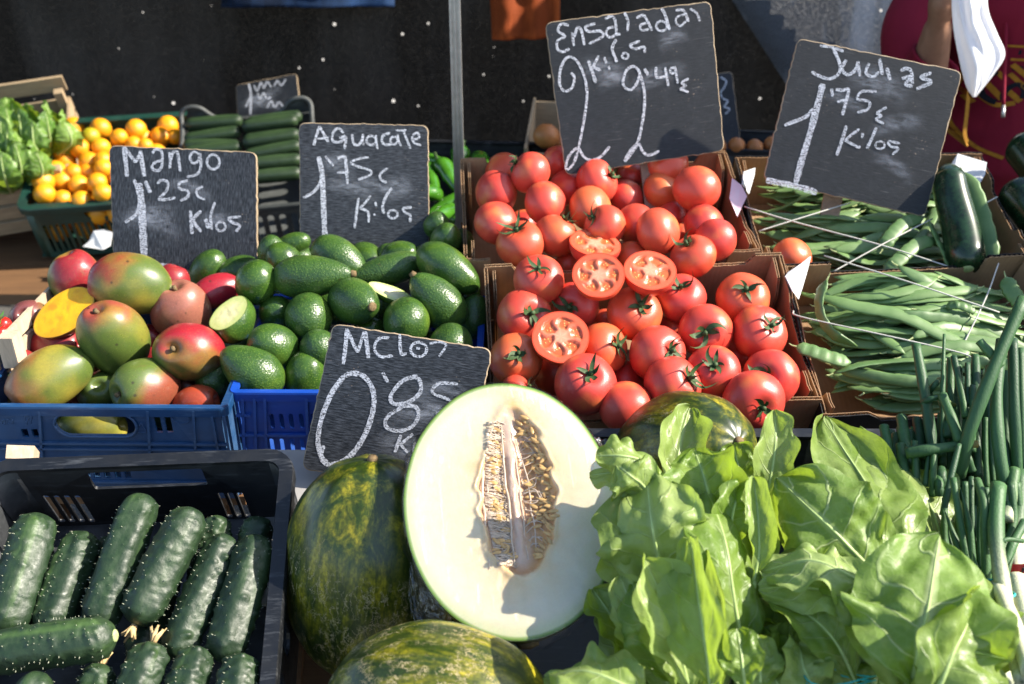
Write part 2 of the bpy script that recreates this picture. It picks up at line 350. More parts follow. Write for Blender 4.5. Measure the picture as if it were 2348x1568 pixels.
def m_wood(base, sc=(1, 1, 1), rough=0.7):
    def fn(nt, s, co, tc):
        g = noi(nt, mapp(nt, co, tuple(40 * x for x in sc)), 1.0, 5, 0.65, 0.6); n = noi(nt, co, 11, 3)
        c = mixc(nt, ramp(nt, g, [(0.3, 0.0), (0.7, 1.0)]), tuple(x * 0.62 for x in base), base)
        c = mixc(nt, ramp(nt, n, [(0.5, 0.0), (0.8, 0.4)]), c, tuple(x * 0.5 for x in base))
        s(Base_Color=c, Roughness=rough, Normal=bump(nt, g, 0.3, 0.0012))
    return fn
def m_net(TRN, ca_, cb_):
  def fn(nt, s, co, tc):
      wv = noi(nt, mapp(nt, co, (16, 1, 330)), 1.0, 3, 0.6)
      n = noi(nt, co, 2.2, 4, 0.6); f = noi(nt, mapp(nt, co, (300, 1, 420)), 1.0, 1, 0.5)
      c = mixc(nt, ma(nt, 'MULTIPLY', wv, 0.6), ca_, cb_)
      c = mixc(nt, ma(nt, 'MULTIPLY', ramp(nt, noi(nt, mapp(nt, co, (3.2, 1, 0.7)), 1.0, 5, 0.6), [(0.45, 0.0), (0.72, 1.0)]), 0.7), c, tuple(x * 7 for x in cb_)); v = vor(nt, mapp(nt, co, (1, 0.001, 1)), 21.0); vc = nd(nt, 'SeparateColor', Color=v.outputs['Color']).outputs[0]
      hole = ma(nt, 'MULTIPLY', ma(nt, 'LESS_THAN', v.outputs['Distance'], ma(nt, 'MULTIPLY', ma(nt, 'POWER', vc, 2.5), 0.13)), ma(nt, 'GREATER_THAN', vc, 0.45))
      tr = ma(nt, 'ADD', ma(nt, 'MULTIPLY', ramp(nt, f, [(0.52, 0.0), (0.66, 1.0)]), TRN), ma(nt, 'MULTIPLY', n, TRN * 0.25))
      al = ma(nt, 'SUBTRACT', 1.0, ma(nt, 'MINIMUM', ma(nt, 'ADD', tr, hole), 1.0))
      s(Base_Color=c, Roughness=0.8, Specular_IOR_Level=0.15, Alpha=al)
  return fn
def m_asphalt(nt, s, co, tc):
    n = noi(nt, co, 1.3, 4); g = noi(nt, co, 160, 3)
    c = mixc(nt, n, (0.045, 0.045, 0.047), (0.10, 0.098, 0.092)); c = mixc(nt, ramp(nt, g, [(0.4, 0.0), (0.8, 0.6)]), c, (0.17, 0.165, 0.155))
    s(Base_Color=c, Roughness=0.9, Normal=bump(nt, g, 0.5, 0.004))
def m_film(nt, s, co, tc):
    n = noi(nt, mapp(nt, co, (75, 9, 60), (0, 0, 0.30)), 1.0, 2, 0.5, 0.4); n2 = noi(nt, co, 120, 2)
    nb = bump(nt, ma(nt, 'ADD', n, ma(nt, 'MULTIPLY', n2, 0.10)), 0.45, 0.003)
    out = nt.nodes['Material Output']; gl = nd(nt, 'BsdfGlossy', Color=(1, 1, 1, 1), Roughness=0.09, Normal=nb); tp = nd(nt, 'BsdfTransparent', Color=(0.985, 0.985, 0.985, 1))
    fz = nd(nt, 'LayerWeight', Blend=0.22, Normal=nb).outputs['Fresnel']
    f2 = ma(nt, 'ADD', ma(nt, 'MULTIPLY', fz, 0.40), 0.015)
    mx = nd(nt, 'MixShader', i0=f2, i1=tp.outputs[0], i2=gl.outputs[0]); nt.links.new(mx.outputs[0], out.inputs[0])
def m_bean(nt, s, co, tc):
    r = orand(nt); n = noi(nt, co, 60, 3); n2 = noi(nt, mapp(nt, co, (1, 1, 1)), 25, 3)
    c = mixc(nt, r, (0.075, 0.150, 0.045), (0.130, 0.225, 0.065)); c = mixc(nt, ramp(nt, n2, [(0.4, 0.0), (0.75, 0.6)]), c, (0.18, 0.28, 0.10))
    b = noi(nt, co, 120, 2); c = mixc(nt, ramp(nt, b, [(0.73, 0.0), (0.77, 0.6)]), c, (0.20, 0.13, 0.05))
    s(Base_Color=c, Roughness=ramp(nt, n, [(0.3, 0.40), (0.7, 0.58)]), Normal=bump(nt, n2, 0.3, 0.002))
def m_onion(nt, s, co, tc):
    c = nd(nt, 'VertexColor', {'layer_name': 'skin'}).outputs[0]
    g = noi(nt, mapp(nt, co, (500, 500, 22)), 1.0, 3); sp = vor(nt, mapp(nt, co, (1, 1, 1)), 260).outputs['Distance']
    c = mixc(nt, ma(nt, 'MULTIPLY', ramp(nt, g, [(0.4, 0.0), (0.7, 1.0)]), 0.4), c, (0.02, 0.05, 0.02))
    s(Base_Color=c, Roughness=0.52, Specular_IOR_Level=0.35, Normal=bump(nt, g, 0.45, 0.001))
def m_shirt(nt, s, co, tc):
    wv = noi(nt, co, 500, 2); n = noi(nt, co, 14, 3)
    c = mixc(nt, n, (0.17, 0.008, 0.022), (0.25, 0.014, 0.034)); s(Base_Color=c, Roughness=0.9, Specular_IOR_Level=0.2, Normal=bump(nt, ma(nt, 'ADD', ma(nt, 'MULTIPLY', n, 2.0), wv), 0.5, 0.003))
T = {}
T['tomato'] = M('tomato skin', m_tomato)
T['calyx'] = plain('tomato calyx green', (0.045, 0.082, 0.026), 0.6, 0.3, 0.5, 120)
T['flesh'] = m_vcol('cut tomato flesh', 0.16, None, bst=0.35, bsc=260, sss=0.15, rv=0.06)
T['mango'] = m_vcol('mango skin', 0.34, 0.45, 420, 0.10, 240, dcol=(0.62, 0.45, 0.16), dotw=(0.04, 0.2))
T['mangoflesh'] = m_vcol('mango flesh', 0.30, None, bst=0.25, bsc=160, sss=0.1)
T['paleflesh'] = m_vcol('pale fruit flesh', 0.32, None, bst=0.15, bsc=220, sss=0.12)
T['melonflesh'] = m_vcol('melon flesh', 0.28, None, bst=0.12, bsc=120, sss=0.4)
T['avocado'] = M('avocado skin', m_avocado)
T['stem'] = plain('dry fruit stem', (0.16, 0.11, 0.055), 0.8, 0.2, 0.4, 300)
T['melon'] = M('melon rind', m_melon)
T['cuke'] = M('cucumber skin', m_cucumber)
T['spine'] = plain('cucumber spines', (0.36, 0.38, 0.28), 0.6, 0.3)
T['flower'] = plain('dried blossom', (0.50, 0.36, 0.18), 0.9, 0.1, 0.35, 200)
T['pith'] = plain('cucumber end pith', (0.36, 0.42, 0.18), 0.6, 0.3, 0.3, 200)
T['orange'] = M('orange peel', m_orange)
T['chard'] = M('chard leaf', m_leaf((0.130, 0.220, 0.026), (0.320, 0.410, 0.130), (0.42, 0.50, 0.24), 0.40, 5.4, 0.40, 0.36))
T['chardu'] = M('chard leaf underside', m_leaf((0.15, 0.25, 0.04), (0.32, 0.42, 0.14), (0.50, 0.57, 0.30), 0.46, 4.6, 0.36, 0.60))
T['lettuce'] = M('lettuce leaf', m_leaf((0.06, 0.16, 0.02), (0.20, 0.34, 0.06), (0.55, 0.62, 0.35), 0.4, 9.0, 0.35))
T['rib'] = plain('pale leaf rib', (0.32, 0.42, 0.15), 0.4, 0.4, 0.2, 90)
T['board'] = M('blackboard paint', m_board((60, 700, 60), .12))
T['boardh'] = M('worn blackboard paint, level grain', m_board((70, 520, 60), .55))
T['boardv'] = M('worn blackboard paint, upright grain', m_board((520, 70, 60), .55))
T['edge'] = M('worn plywood edge', m_wood((0.40, 0.30, 0.19), (1, 1, 8)))
T['stake'] = M('weathered stake wood', m_wood((0.30, 0.22, 0.15), (2, 2, 0.3)))
T['chalk'] = M('chalk', m_chalk)
def m_smear(nt, s, co, tc):
    n = noi(nt, mapp(nt, co, (40, 130, 40)), 1.0, 4, 0.7); uv = nd(nt, 'SeparateXYZ', Vector=tc.outputs['UV']); ex = ramp(nt, ma(nt, 'ABSOLUTE', uv.outputs[0]), [(0.2, 1.0), (1.0, 0.0)]); ey = ramp(nt, ma(nt, 'ABSOLUTE', ma(nt, 'SUBTRACT', ma(nt, 'MULTIPLY', uv.outputs[1], 2.0), 1.0)), [(0.3, 1.0), (1.0, 0.0)])
    s(Base_Color=(0.50, 0.53, 0.60), Roughness=0.95, Specular_IOR_Level=0.1, Alpha=ma(nt, 'MULTIPLY', ma(nt, 'MULTIPLY', ramp(nt, n, [(0.36, 0.0), (0.75, 0.42)]), ex), ey))
T['smear'] = M('rubbed chalk', m_smear)
T['card'] = M('brown cardboard', m_card((0.33, 0.205, 0.115)))
T['flute'] = M('cardboard flutes', m_card((0.44, 0.30, 0.18)))
T['cardblack'] = plain('black printed cardboard', (0.012, 0.012, 0.014), 0.55, 0.4, 0.3, 30)
T['paper'] = plain('white paper', (0.56, 0.57, 0.58), 0.8, 0.2, 0.05, 30)
T['pinkpaper'] = plain('pale pink label paper', (0.62, 0.46, 0.52), 0.8, 0.2, 0.06, 30)
T['ink'] = plain('print ink', (0.03, 0.03, 0.035), 0.8, 0.2)
T['blue'] = M('dark blue crate plastic', m_plastic((0.007, 0.050, 0.145), (0.09, 0.16, 0.28)))
T['blue2'] = M('bright blue crate plastic', m_plastic((0.007, 0.055, 0.34), (0.08, 0.18, 0.45), amt=0.25))
T['black'] = M('black crate plastic', m_plastic((0.006, 0.007, 0.009), (0.10, 0.107, 0.115), 0.38, 0.5))
T['grey'] = M('grey crate plastic', m_plastic((0.035, 0.04, 0.04), (0.16, 0.17, 0.17), 0.5, 0.5))
T['greenplastic'] = M('dark green basket plastic', m_plastic((0.008, 0.040, 0.030), (0.04, 0.10, 0.08), 0.4, 0.3))
T['wood'] = M('pale crate wood', m_wood((0.42, 0.31, 0.19), (0.3, 3, 3)))
T['woodz'] = M('pale sawn wood', m_wood((0.60, 0.46, 0.32), (3, 3, 0.3)))
T['plank'] = M('brown plank', m_wood((0.17, 0.085, 0.035), (0.15, 2, 2)))
T['alu'] = plain('brushed aluminium', (0.50, 0.49, 0.47), 0.42, 0.5, 0.15, 60, 0.85)
T['net'] = M('black shade net', m_net(.018, (.002, .002, .0018), (.008, .0076, .007)))
T['net2'] = M('faded grey net', m_net(.6, (.05, .055, .062), (.15, .158, .17)))  # lighter grey stands in for brightness showing through the net
T['asphalt'] = M('asphalt', m_asphalt)
T['film'] = M('plastic film', m_film)
def m_film2(nt, s, co, tc):
    n = noi(nt, co, 90, 3, 0.6, 1.0); nb = bump(nt, n, 0.8, 0.006)
    out = nt.nodes['Material Output']; gl = nd(nt, 'BsdfGlossy', Color=(1, 1, 1, 1), Roughness=0.12, Normal=nb); tp = nd(nt, 'BsdfTransparent', Color=(0.93, 0.93, 0.93, 1))
    f2 = ma(nt, 'ADD', ma(nt, 'MULTIPLY', nd(nt, 'LayerWeight', Blend=0.35, Normal=nb).outputs['Fresnel'], 0.7), 0.06)
    mx = nd(nt, 'MixShader', i0=f2, i1=tp.outputs[0], i2=gl.outputs[0]); nt.links.new(mx.outputs[0], out.inputs[0])
T['film2'] = M('crumpled film', m_film2)
T['bean'] = M('flat bean pod', m_bean)
T['onion'] = M('spring onion', m_onion)
T['twine'] = plain('grey twine', (0.50, 0.49, 0.44), 0.8, 0.2, 0.25, 500, 0, 0.4)
T['teal'] = plain('teal rubber band', (0.02, 0.36, 0.34), 0.45)
T['red'] = plain('red label', (0.55, 0.02, 0.02), 0.5)
T['seed'] = plain('melon seeds', (0.68, 0.42, 0.15), 0.35, 0.5, 0.35, 90)
T['fibre'] = plain('melon fibres', (0.68, 0.54, 0.40), 0.3, 0.5, 0.18, 150)
T['tseed'] = plain('tomato seeds', (0.60, 0.34, 0.09), 0.15, 0.6, 0.25, 200)
T['shirt'] = M('burgundy sweatshirt', m_shirt)
T['gold'] = plain('gold print', (0.42, 0.19, 0.02), 0.8, 0.2, 0.2, 80)
T['darkprint'] = plain('dark print', (0.012, 0.014, 0.02), 0.8, 0.2)
T['skin'] = plain('skin', (0.30, 0.155, 0.095), 0.5, 0.4, 0.12, 60)
T['bag'] = None
def m_bag(nt, s, co, tc):
    n = noi(nt, mapp(nt, co, (30, 30, 8)), 1.0, 3)
    s(Base_Color=(0.80, 0.80, 0.83), Roughness=0.35, Normal=bump(nt, n, 0.4, 0.004))
    out = nt.nodes['Material Output']; b = nt.nodes['Principled BSDF']; tl = nd(nt, 'BsdfTranslucent', Color=(0.85, 0.85, 0.88, 1))
    mx = nd(nt, 'MixShader', i0=0.4, i1=b.outputs[0], i2=tl.outputs[0]); nt.links.new(mx.outputs[0], out.inputs[0])
T['bag'] = M('white bag plastic', m_bag)
T['pepper'] = plain('green pepper skin', (0.045, 0.16, 0.012), 0.18, 0.6, 0.35, 25)
T['zuc'] = plain('zucchini skin', (0.010, 0.030, 0.010), 0.26, 0.5, 0.6, 90)
T['jeans'] = plain('dark trousers', (0.02, 0.022, 0.03), 0.9, 0.1)
T['hair'] = plain('dark hair', (0.015, 0.011, 0.008), 0.5, 0.4)
T['peach'] = plain('orange brown fruit skin', (0.42, 0.16, 0.05), 0.45, 0.4, 0.35, 40)
T['straw'] = plain('strawberry skin', (0.45, 0.02, 0.015), 0.25, 0.5, 0.3, 120)
T['strawleaf'] = plain('strawberry leaf', (0.06, 0.18, 0.03), 0.5, 0.3, 0.3, 60)

# ================================================================== SETTING
g = MB(); g.add([(-60, -40, 0), (60, -40, 0), (60, 80, 0), (-60, 80, 0)], [(0, 1, 2, 3)])
struct(g.build('ground', T['asphalt']))
# ---- tray frames (rim planes of the tilted boxes)
def tdir(t, yaw=0.0): return Vector((math.sin(R(yaw)) * math.cos(R(t)), math.cos(R(yaw)) * math.cos(R(t)), math.sin(R(t))))
FT1 = frame(P(1450, 608, 1.678), P(1507, 945, 1.511)); T1D = (P(1450, 608, 1.678) - P(1507, 945, 1.511)).length
FT2 = frame(P(1360, 372, 1.934), P(1405, 600, 1.729)); T2D = (P(1360, 372, 1.934) - P(1405, 600, 1.729)).length
b_, f_ = P(1790, 592, 1.68) + RT * .215, P(1885, 940, 1.51) + RT * .215; FB1 = frame(b_, f_); B1D = (b_ - f_).length
b_, f_ = P(1682, 358, 1.93) + RT * .24, P(1747, 600, 1.735) + RT * .24; FB2 = frame(b_, f_); B2D = (b_ - f_).length
a_, c_ = P(-78, 952, 1.46), P(521, 916, 1.50); C1X = (c_ - a_).normalized(); C1W = (c_ - a_).length; f_ = (a_ + c_) / 2
FC1 = frame(f_ + tdir(4) * .30, f_, C1X)
a_, c_ = P(531, 899, 1.515), P(1098, 903, 1.515); C2W = (c_ - a_).length; f_ = (a_ + c_) / 2
FC2 = frame(f_ + tdir(4) * .30, f_, (c_ - a_).normalized())
b_ = P(322, 1050, 1.27); KD = .50; KW = .378; FK = frame(b_, b_ - tdir(24, -4) * KD, Vector((math.cos(R(4)), math.sin(R(4)), 0)))
b_ = P(1390, 990, 1.42); b_.x = .190; ND = .45; NW = .51; FN = frame(b_, b_ - tdir(10) * ND)
b_ = P(2230, 990, 1.42); ND2 = .45; FO = frame(b_, b_ - tdir(10) * ND2)
# pile surfaces (centres of the top layer of fruit)
def pile(bk, fr_, xd=None): return frame(P(*bk), P(*fr_), xd)
PM = pile((300, 600, 1.76), (250, 900, 1.575), C1X)
PA = pile((815, 560, 1.79), (815, 880, 1.59))
def local(fr, p): return fr.inverted() @ p

# ---- shade net behind the stall with what is behind it
v_, f_ = [], []
nx, nz = 136, 52
for j in range(nz + 1):
    for i in range(nx + 1):
        x = -3.4 + 6.8 * i / nx; z = 0.0 + 2.55 * j / nz
        v_.append((x, 3.62 + 0.025 * math.sin(x * 5.1 + 0.6 * z) + 0.02 * fbm(Vector((x * 1.3, z * .8, 3))), z))
for j in range(nz):
    for i in range(nx):
        a = j * (nx + 1) + i; p = Vector(v_[a]); d = depth(p); uu = CU + (p - CAM).dot(RT) / d * F; vv = CV - (p - CAM).dot(UP) / d * F
        if uu > 1690 + max(0, vv) * 1.3 and vv < 128: continue                    # an opening filled by the added pale panel
        f_.append((a, a + 1, a + nx + 2, a + nx + 1))
net = tag(ob('shade_net', mesh('shade_net', v_, f_, T['net'])), 'black shade net hanging across the back of the stall, pricked with light', 'net')

# ================================================================== crate and box builders
def front_px(fr, D, pts, side=-1):
    """photo pixels -> (x, z) on the front (side=-1) or back (+1) plane of a tray"""
    n = fr.to_3x3().col[1]; p0 = fr @ Vector((0, side * D / 2, 0)); inv = fr.inverted(); out = []
    for u, v in pts:
        q = inv @ hit(u, v, p0, n); out.append((q.x, q.z))
    return out
def hole_px(fr, D, box, r=0.4, side=-1):
    u0, v0, u1, v1 = box; q = front_px(fr, D, [((u0 + u1) / 2, v0), ((u0 + u1) / 2, v1), (u0, (v0 + v1) / 2), (u1, (v0 + v1) / 2)], side)
    wd = abs(q[3][0] - q[2][0]); ht = abs(q[0][1] - q[1][1]); cx = (q[2][0] + q[3][0]) / 2; cz = (q[0][1] + q[1][1]) / 2
    return rrect(cx, cz, wd, ht, r * min(wd, ht), 5)
def rimsweep(W, D, prof, r=0.004, n=6):
    lp = rrect(0, 0, W, D, r, n); m = len(lp); vs, fs = [], []; k = len(prof)
    for i, p in enumerate(lp):
        a = Vector(lp[i - 1]) ; b = Vector(lp[(i + 1) % m]); t = (b - a).normalized(); nrm = Vector((t.y, -t.x))
        sc = 1.0
        for (o, z) in prof: vs.append((p[0] + nrm.x * o * sc, p[1] + nrm.y * o * sc, z))
    for i in range(m):
        j = (i + 1) % m
        for q in range(k): q2 = (q + 1) % k; fs.append((i * k + q, j * k + q, j * k + q2, i * k + q2))
    return vs, fs
def wallmat(kind, W, D):
    if kind == 'front': return mat4((1, 0, 0), (0, 0, 1), (0, -1, 0), (0, -D / 2, 0))
    if kind == 'back': return mat4((1, 0, 0), (0, 0, 1), (0, -1, 0), (0, D / 2, 0))
    if kind == 'left': return mat4((0, 1, 0), (0, 0, 1), (1, 0, 0), (-W / 2, 0, 0))
    return mat4((0, 1, 0), (0, 0, 1), (1, 0, 0), (W / 2, 0, 0))
def slots(L, z0, z1, n, frac=0.55, m=0.12):
    out = []; span = L * (1 - 2 * m); p = span / n
    for i in range(n): out.append(rrect(-L / 2 + L * m + p * (i + .5), (z0 + z1) / 2, p * frac, z1 - z0, p * frac * .45, 3))
    return out
def plastic_crate(name, fr, W, D, H, mat, label, cat, group=None, fh=(), bh=None, sh=None, ribs=(), r=0.008, rimw=0.012, t=0.004, rimh=0.014):
    root = empty(name, fr @ Matrix.Translation((0, 0, -H)), label, cat, group)
    up = Matrix.Translation((0, 0, H)); e = 0.0015
    for kind, hs, L in (('front', list(fh), W), ('back', slots(W, -H * .55, -H * .25, 7) if bh is None else list(bh), W),
                        ('left', slots(D, -H * .6, -H * .25, 6) if sh is None else list(sh), D), ('right', slots(D, -H * .6, -H * .25, 6) if sh is None else list(sh), D)):
        L2 = L - 2 * r if kind in ('front', 'back') else L - 2 * r - 2 * e
        o = [(-L2 / 2, -H), (L2 / 2, -H), (L2 / 2, -e), (-L2 / 2, -e)]
        hs = [h for h in hs if min(p[0] for p in h) > -L2 / 2 + .002 and max(p[0] for p in h) < L2 / 2 - .002 and min(p[1] for p in h) > -H + .003 and max(p[1] for p in h) < -.006]
        vs, fs = panel(o, hs, t); off = {'front': 0, 'back': 0, 'left': t, 'right': 0}[kind]
        m = up @ wallmat(kind, W, D) @ Matrix.Translation((0, 0, off if kind != 'back' else t))
        me = mesh('wall', [m @ v for v in vs], fs, mat, False)
        ob({'front': 'front_wall', 'back': 'back_wall'}.get(kind, 'side_wall'), me, root)
    if r > 0.012:                                                        # rounded corners
        for sx, sy, a0 in ((1, 1, 0), (-1, 1, 90), (-1, -1, 180), (1, -1, 270)):
            vs, fs = [], []
            for i in range(9):
                a = R(a0 + 90 * i / 8)
                for rr_, z in ((r, 0), (r, H - e), (r - t, H - e), (r - t, 0)):
                    vs.append((sx * (W / 2 - r) + rr_ * math.cos(a), sy * (D / 2 - r) + rr_ * math.sin(a), z))
            for i in range(8):
                for q in range(4): fs.append((i * 4 + q, (i + 1) * 4 + q, (i + 1) * 4 + (q + 1) % 4, i * 4 + (q + 1) % 4))
            ob('corner', mesh('corner', vs, fs, mat, True), root)
    b = rimw; vs, fs = rimsweep(W, D, [(b * .35, -.001), (b * .35, -rimh), (b * .15, -rimh), (-.0005, -.003), (-t - .0005, -.003), (-b * .65, -.004), (-b * .62, .001), (b * .28, .002)], max(r, .006))
    o = ob('rim', mesh('rim', [up @ Vector(v) for v in vs], fs, mat, False), root)
    bo = MB(); bo.box((0, 0, .004), (W - 2 * t, D - 2 * t, .006))
    bo.build('base', mat, root)
    for (x0, z0, x1, z1, wd) in ribs:                                     # raised ribs on the front face
        m = MB(); a, c = Vector((x0, -D / 2 - .002, H + z0)), Vector((x1, -D / 2 - .002, H + z1)); m.bar(a, c, wd, .0052, Vector((0, 0, 1)) if abs(x1 - x0) > abs(z1 - z0) else Vector((1, 0, 0)))
        m.build('rib', mat, root)
    return root
def cwall(parent, a, b, prof, H, inn, mi, mo, T_=0.006, seed=0, name='wall', rag=0.0012):
    """corrugated wall from a to b (xy), top profile [(s, z)...], inward dir inn; liners + flutes"""
    a, b = Vector((a[0], a[1], 0)), Vector((b[0], b[1], 0)); L = (b - a).length; X = (b - a) / L; inn = Vector((inn[0], inn[1], 0)); Z = -inn
    rg = random.Random(seed); top = []
    for (s0, z0), (s1, z1) in zip(prof[:-1], prof[1:]):
        n = max(1, int((s1 - s0) * L / 0.012))
        for i in range(n):
            k = i / n; top.append(((s0 + (s1 - s0) * k) * L, z0 + (z1 - z0) * k + rg.uniform(-rag, rag)))
    top.append((prof[-1][0] * L, prof[-1][1]))
    outer = [(0, -H), (L, -H)] + top[::-1]
    vs, fs = panel(outer, [], 0.0010)
    if X.cross(Vector((0, 0, 1))).dot(Z) > 0: m = mat4(X, (0, 0, 1), X.cross(Vector((0, 0, 1))), a)
    else: m = mat4(X, (0, 0, 1), X.cross(Vector((0, 0, 1))), a)
    nz_ = m.to_3x3().col[2]; sg = 1 if nz_.dot(Z) > 0 else -1           # local +z is outward if sg=1
    o1 = Matrix.Translation((0, 0, 0.0 if sg > 0 else 0.001)); o2 = Matrix.Translation((0, 0, -T_ + .001 if sg > 0 else T_))
    up = Matrix.Translation((0, 0, H))
    w_ = ob(name, mesh(name, [up @ m @ o2 @ v for v in vs], fs, mi, False), parent)
    ob('outer_liner', mesh('outer_liner', [up @ m @ o1 @ v for v in vs], fs, mo, False), w_)
    zs = lambda s: next((z0 + (z1 - z0) * (s - s0) / max(1e-6, s1 - s0) for (s0, z0), (s1, z1) in zip(top[:-1], top[1:]) if s0 <= s <= s1), top[-1][1])
    fv, ff = [], []; n = int(L / 0.0042)
    for i in range(n + 1):
        s = L * i / n; off = (-.0012 if i % 2 else -T_ + .0012) * sg; zt = zs(s) - 0.0012
        fv += [m @ Vector((s, zt, off)), m @ Vector((s, zt - .03, off))]
    for i in range(n): ff.append((2 * i, 2 * i + 2, 2 * i + 3, 2 * i + 1))
    ob('flutes', mesh('flutes', [up @ v for v in fv], ff, T['flute'], False), w_)
    return w_
def card_box(name, fr, W, D, H, mi, mo, label, profs, seed=1, flaps=True):
    root = empty(name, fr @ Matrix.Translation((0, 0, -H)), label, 'cardboard box')
    x, y = W / 2, D / 2; e = .0065
    cwall(root, (-x, y), (x, y), profs['back'], H, (0, -1), mi, mo, seed=seed, name='back_wall')
    cwall(root, (-x, -y), (x, -y), profs['front'], H, (0, 1), mi, mo, seed=seed + 1, name='front_wall')
    cwall(root, (-x - .0005, -y + e), (-x - .0005, y - e), profs['left'], H, (1, 0), mi, mo, seed=seed + 2, name='side_wall')
    cwall(root, (x + .0005, -y + e), (x + .0005, y - e), profs['right'], H, (-1, 0), mi, mo, seed=seed + 3, name='side_wall')
    b = MB(); b.box((0, 0, .004), (W - .014, D - .014, .005)); b.build('base', mi, root)
    if flaps:
        for k, (sx, sy) in enumerate(((-1, 1), (1, 1), (-1, -1), (1, -1))):
            L = flaps if isinstance(flaps, float) else .055; h0 = profs.get('flap', .018)
            xx = sx * (x - .0135); y0, y1 = (y - .012 - L, y - .012) if sy > 0 else (-y + .012, -y + .012 + L)
            pr = [(0, h0 - .035), (.25, h0 - .004), (1, h0)] if sy > 0 else [(0, h0), (.75, h0 - .004), (1, h0 - .035)]
            cwall(root, (xx, y0), (xx, y1), pr, H, (-sx, 0), mi, mi, T_=.0045, seed=seed + 9 + k, name='corner_flap', rag=.002)
    return root
cfl = dict(back=[(0, .020), (.09, .020), (.115, -.006), (.885, -.006), (.91, .018), (1, .016)], front=[(0, .012), (.12, .014), (.14, -.02), (.86, -.02), (.89, .014), (1, .012)],
           left=[(0, .014), (.16, .010), (.22, -.014), (.70, -.014), (.76, .012), (1, .018)], right=[(0, .012), (.20, .004), (.28, -.006), (.62, -.004), (.72, .014), (1, .016)])
c2 = dict(cfl); c2['front'] = [(0, .016), (.085, .014), (.10, -.030), (.885, -.030), (.90, .012), (1, .012)]
card_box('cardboard_box', FT1, .50, T1D, .13, T['card'], T['card'], 'brown cardboard box of tomatoes in front, below the other tomato box', cfl, 3)
card_box('cardboard_box', FT2, .515, T2D, .13, T['card'], T['card'], 'brown cardboard box of tomatoes behind, carrying the tallest tilted sign', c2, 21)
bfl = dict(back=[(0, .0), (.19, .0), (.20, -.026), (.80, -.026), (.82, .0), (1, .0)], front=[(0, .0), (.16, .0), (.22, -.02), (1, -.02)],
           left=[(0, .0), (.2, .0), (.45, -.006), (.7, .004), (1, .004)], right=[(0, 0), (.25, 0), (.3, -.015), (.7, -.015), (.75, 0), (1, 0)], flap=.004)
card_box('cardboard_box', FB1, .43, B1D, .12, T['card'], T['cardblack'], 'black printed cardboard box of flat beans at the front right', bfl, 41, .04)
bfl2 = dict(bfl); bfl2['front'] = [(0, -.03), (1, -.03)]; bfl2['back'] = [(0, .004), (.2, .004), (.22, -.01), (.8, -.01), (.82, .006), (1, .006)]
card_box('cardboard_box', FB2, .48, B2D, .12, T['card'], T['cardblack'], 'black printed cardboard box of flat beans behind, with the zucchini in it', bfl2, 61, .04)
def poly3(name, pts, t, mat, parent=None):
    pts = [Vector(p) for p in pts]; n = (pts[1] - pts[0]).cross(pts[2] - pts[0]).normalized(); k = len(pts)
    vs = pts + [p + n * t for p in pts]; fs = [tuple(range(k))[::-1], tuple(range(k, 2 * k))] + [(i, (i + 1) % k, k + (i + 1) % k, k + i) for i in range(k)]
    return ob(name, mesh(name, vs, fs, mat, False), parent)
def cq(x, y): return (1661.9 + .3655 * x, 401.1 + .3655 * y)
o = poly3('torn_flap', [P(*cq(x, y), d) for x, y, d in ((540, 512, 1.665), (520, 590, 1.665), (488, 700, 1.655), (462, 780, 1.64), (425, 730, 1.625), (383, 640, 1.62), (400, 612, 1.635), (480, 560, 1.65))], .002, T['paper'])
tag(o, 'torn white cardboard flap in the left corner of the front bean box', 'flap')
o = poly3('torn_flap', [P(*cq(x, y), d) for x, y, d in ((185, 0, 1.90), (150, 120, 1.88), (110, 60, 1.85), (120, -20, 1.87), (190, -45, 1.90))], .002, T['paper'])
tag(o, 'torn white cardboard flap in the left corner of the rear bean box', 'flap')
o = poly3('paper_sheet', [P(u, v, d) for u, v, d in ((2195, 352, 1.905), (2262, 372, 1.90), (2258, 400, 1.89), (2225, 455, 1.86), (2180, 420, 1.88), (2178, 380, 1.90))], .001, T['paper'])
tag(o, 'white paper sheet lining the right back corner of the rear bean box', 'paper')
o = poly3('paper_label', [P(u, v, d) for u, v, d in ((1678, 408, 1.835), (1700, 425, 1.83), (1712, 450, 1.82), (1690, 497, 1.80), (1672, 455, 1.81))], .0006, T['pinkpaper'])
tag(o, 'pale pink paper label hanging outside the rear bean box', 'label')

# ---- blue crates
def c6(x, y): return (.3173 * x, 859.6 + .3173 * y)
def bx6(x0, y0, x1, y1): a = c6(x0, y0); b = c6(x1, y1); return (a[0], a[1], b[0], b[1])
D1 = .30
h1 = [hole_px(FC1, D1, bx6(405, 285, 980, 435), .5)] + [hole_px(FC1, D1, bx6(*q), .06) for q in ((1115, 275, 1163, 415), (1190, 275, 1238, 415), (157, 390, 205, 450), (232, 390, 278, 450))]
h1 += [hole_px(FC1, D1, bx6(x, 655, x + 45, 745), .1) for x in (400, 475, 600, 672, 748, 825, 895)] + [hole_px(FC1, D1, bx6(x, 655, x + 45, 745), .1) for x in (-160, -80, 0, 80, 160)]
rb = []
for x in (290, 1070, 1400):
    q = front_px(FC1, D1, [c6(x, 250), c6(x + 22, 640)]); rb.append((q[0][0], q[0][1], q[1][0], q[1][1], .0035))
for ya, yb in ((520, 455), (560, 495), (655, 590), (760, 770)):
    q = front_px(FC1, D1, [c6(-200, ya), c6(1560, yb)]); rb.append((-C1W / 2 + .004, (q[0][1] + q[1][1]) / 2, C1W / 2 - .004, (q[0][1] + q[1][1]) / 2, .0032))
rb += [(C1W / 2 - x, -.012, C1W / 2 - x, -.165, .0035) for x in (.003, .02)]
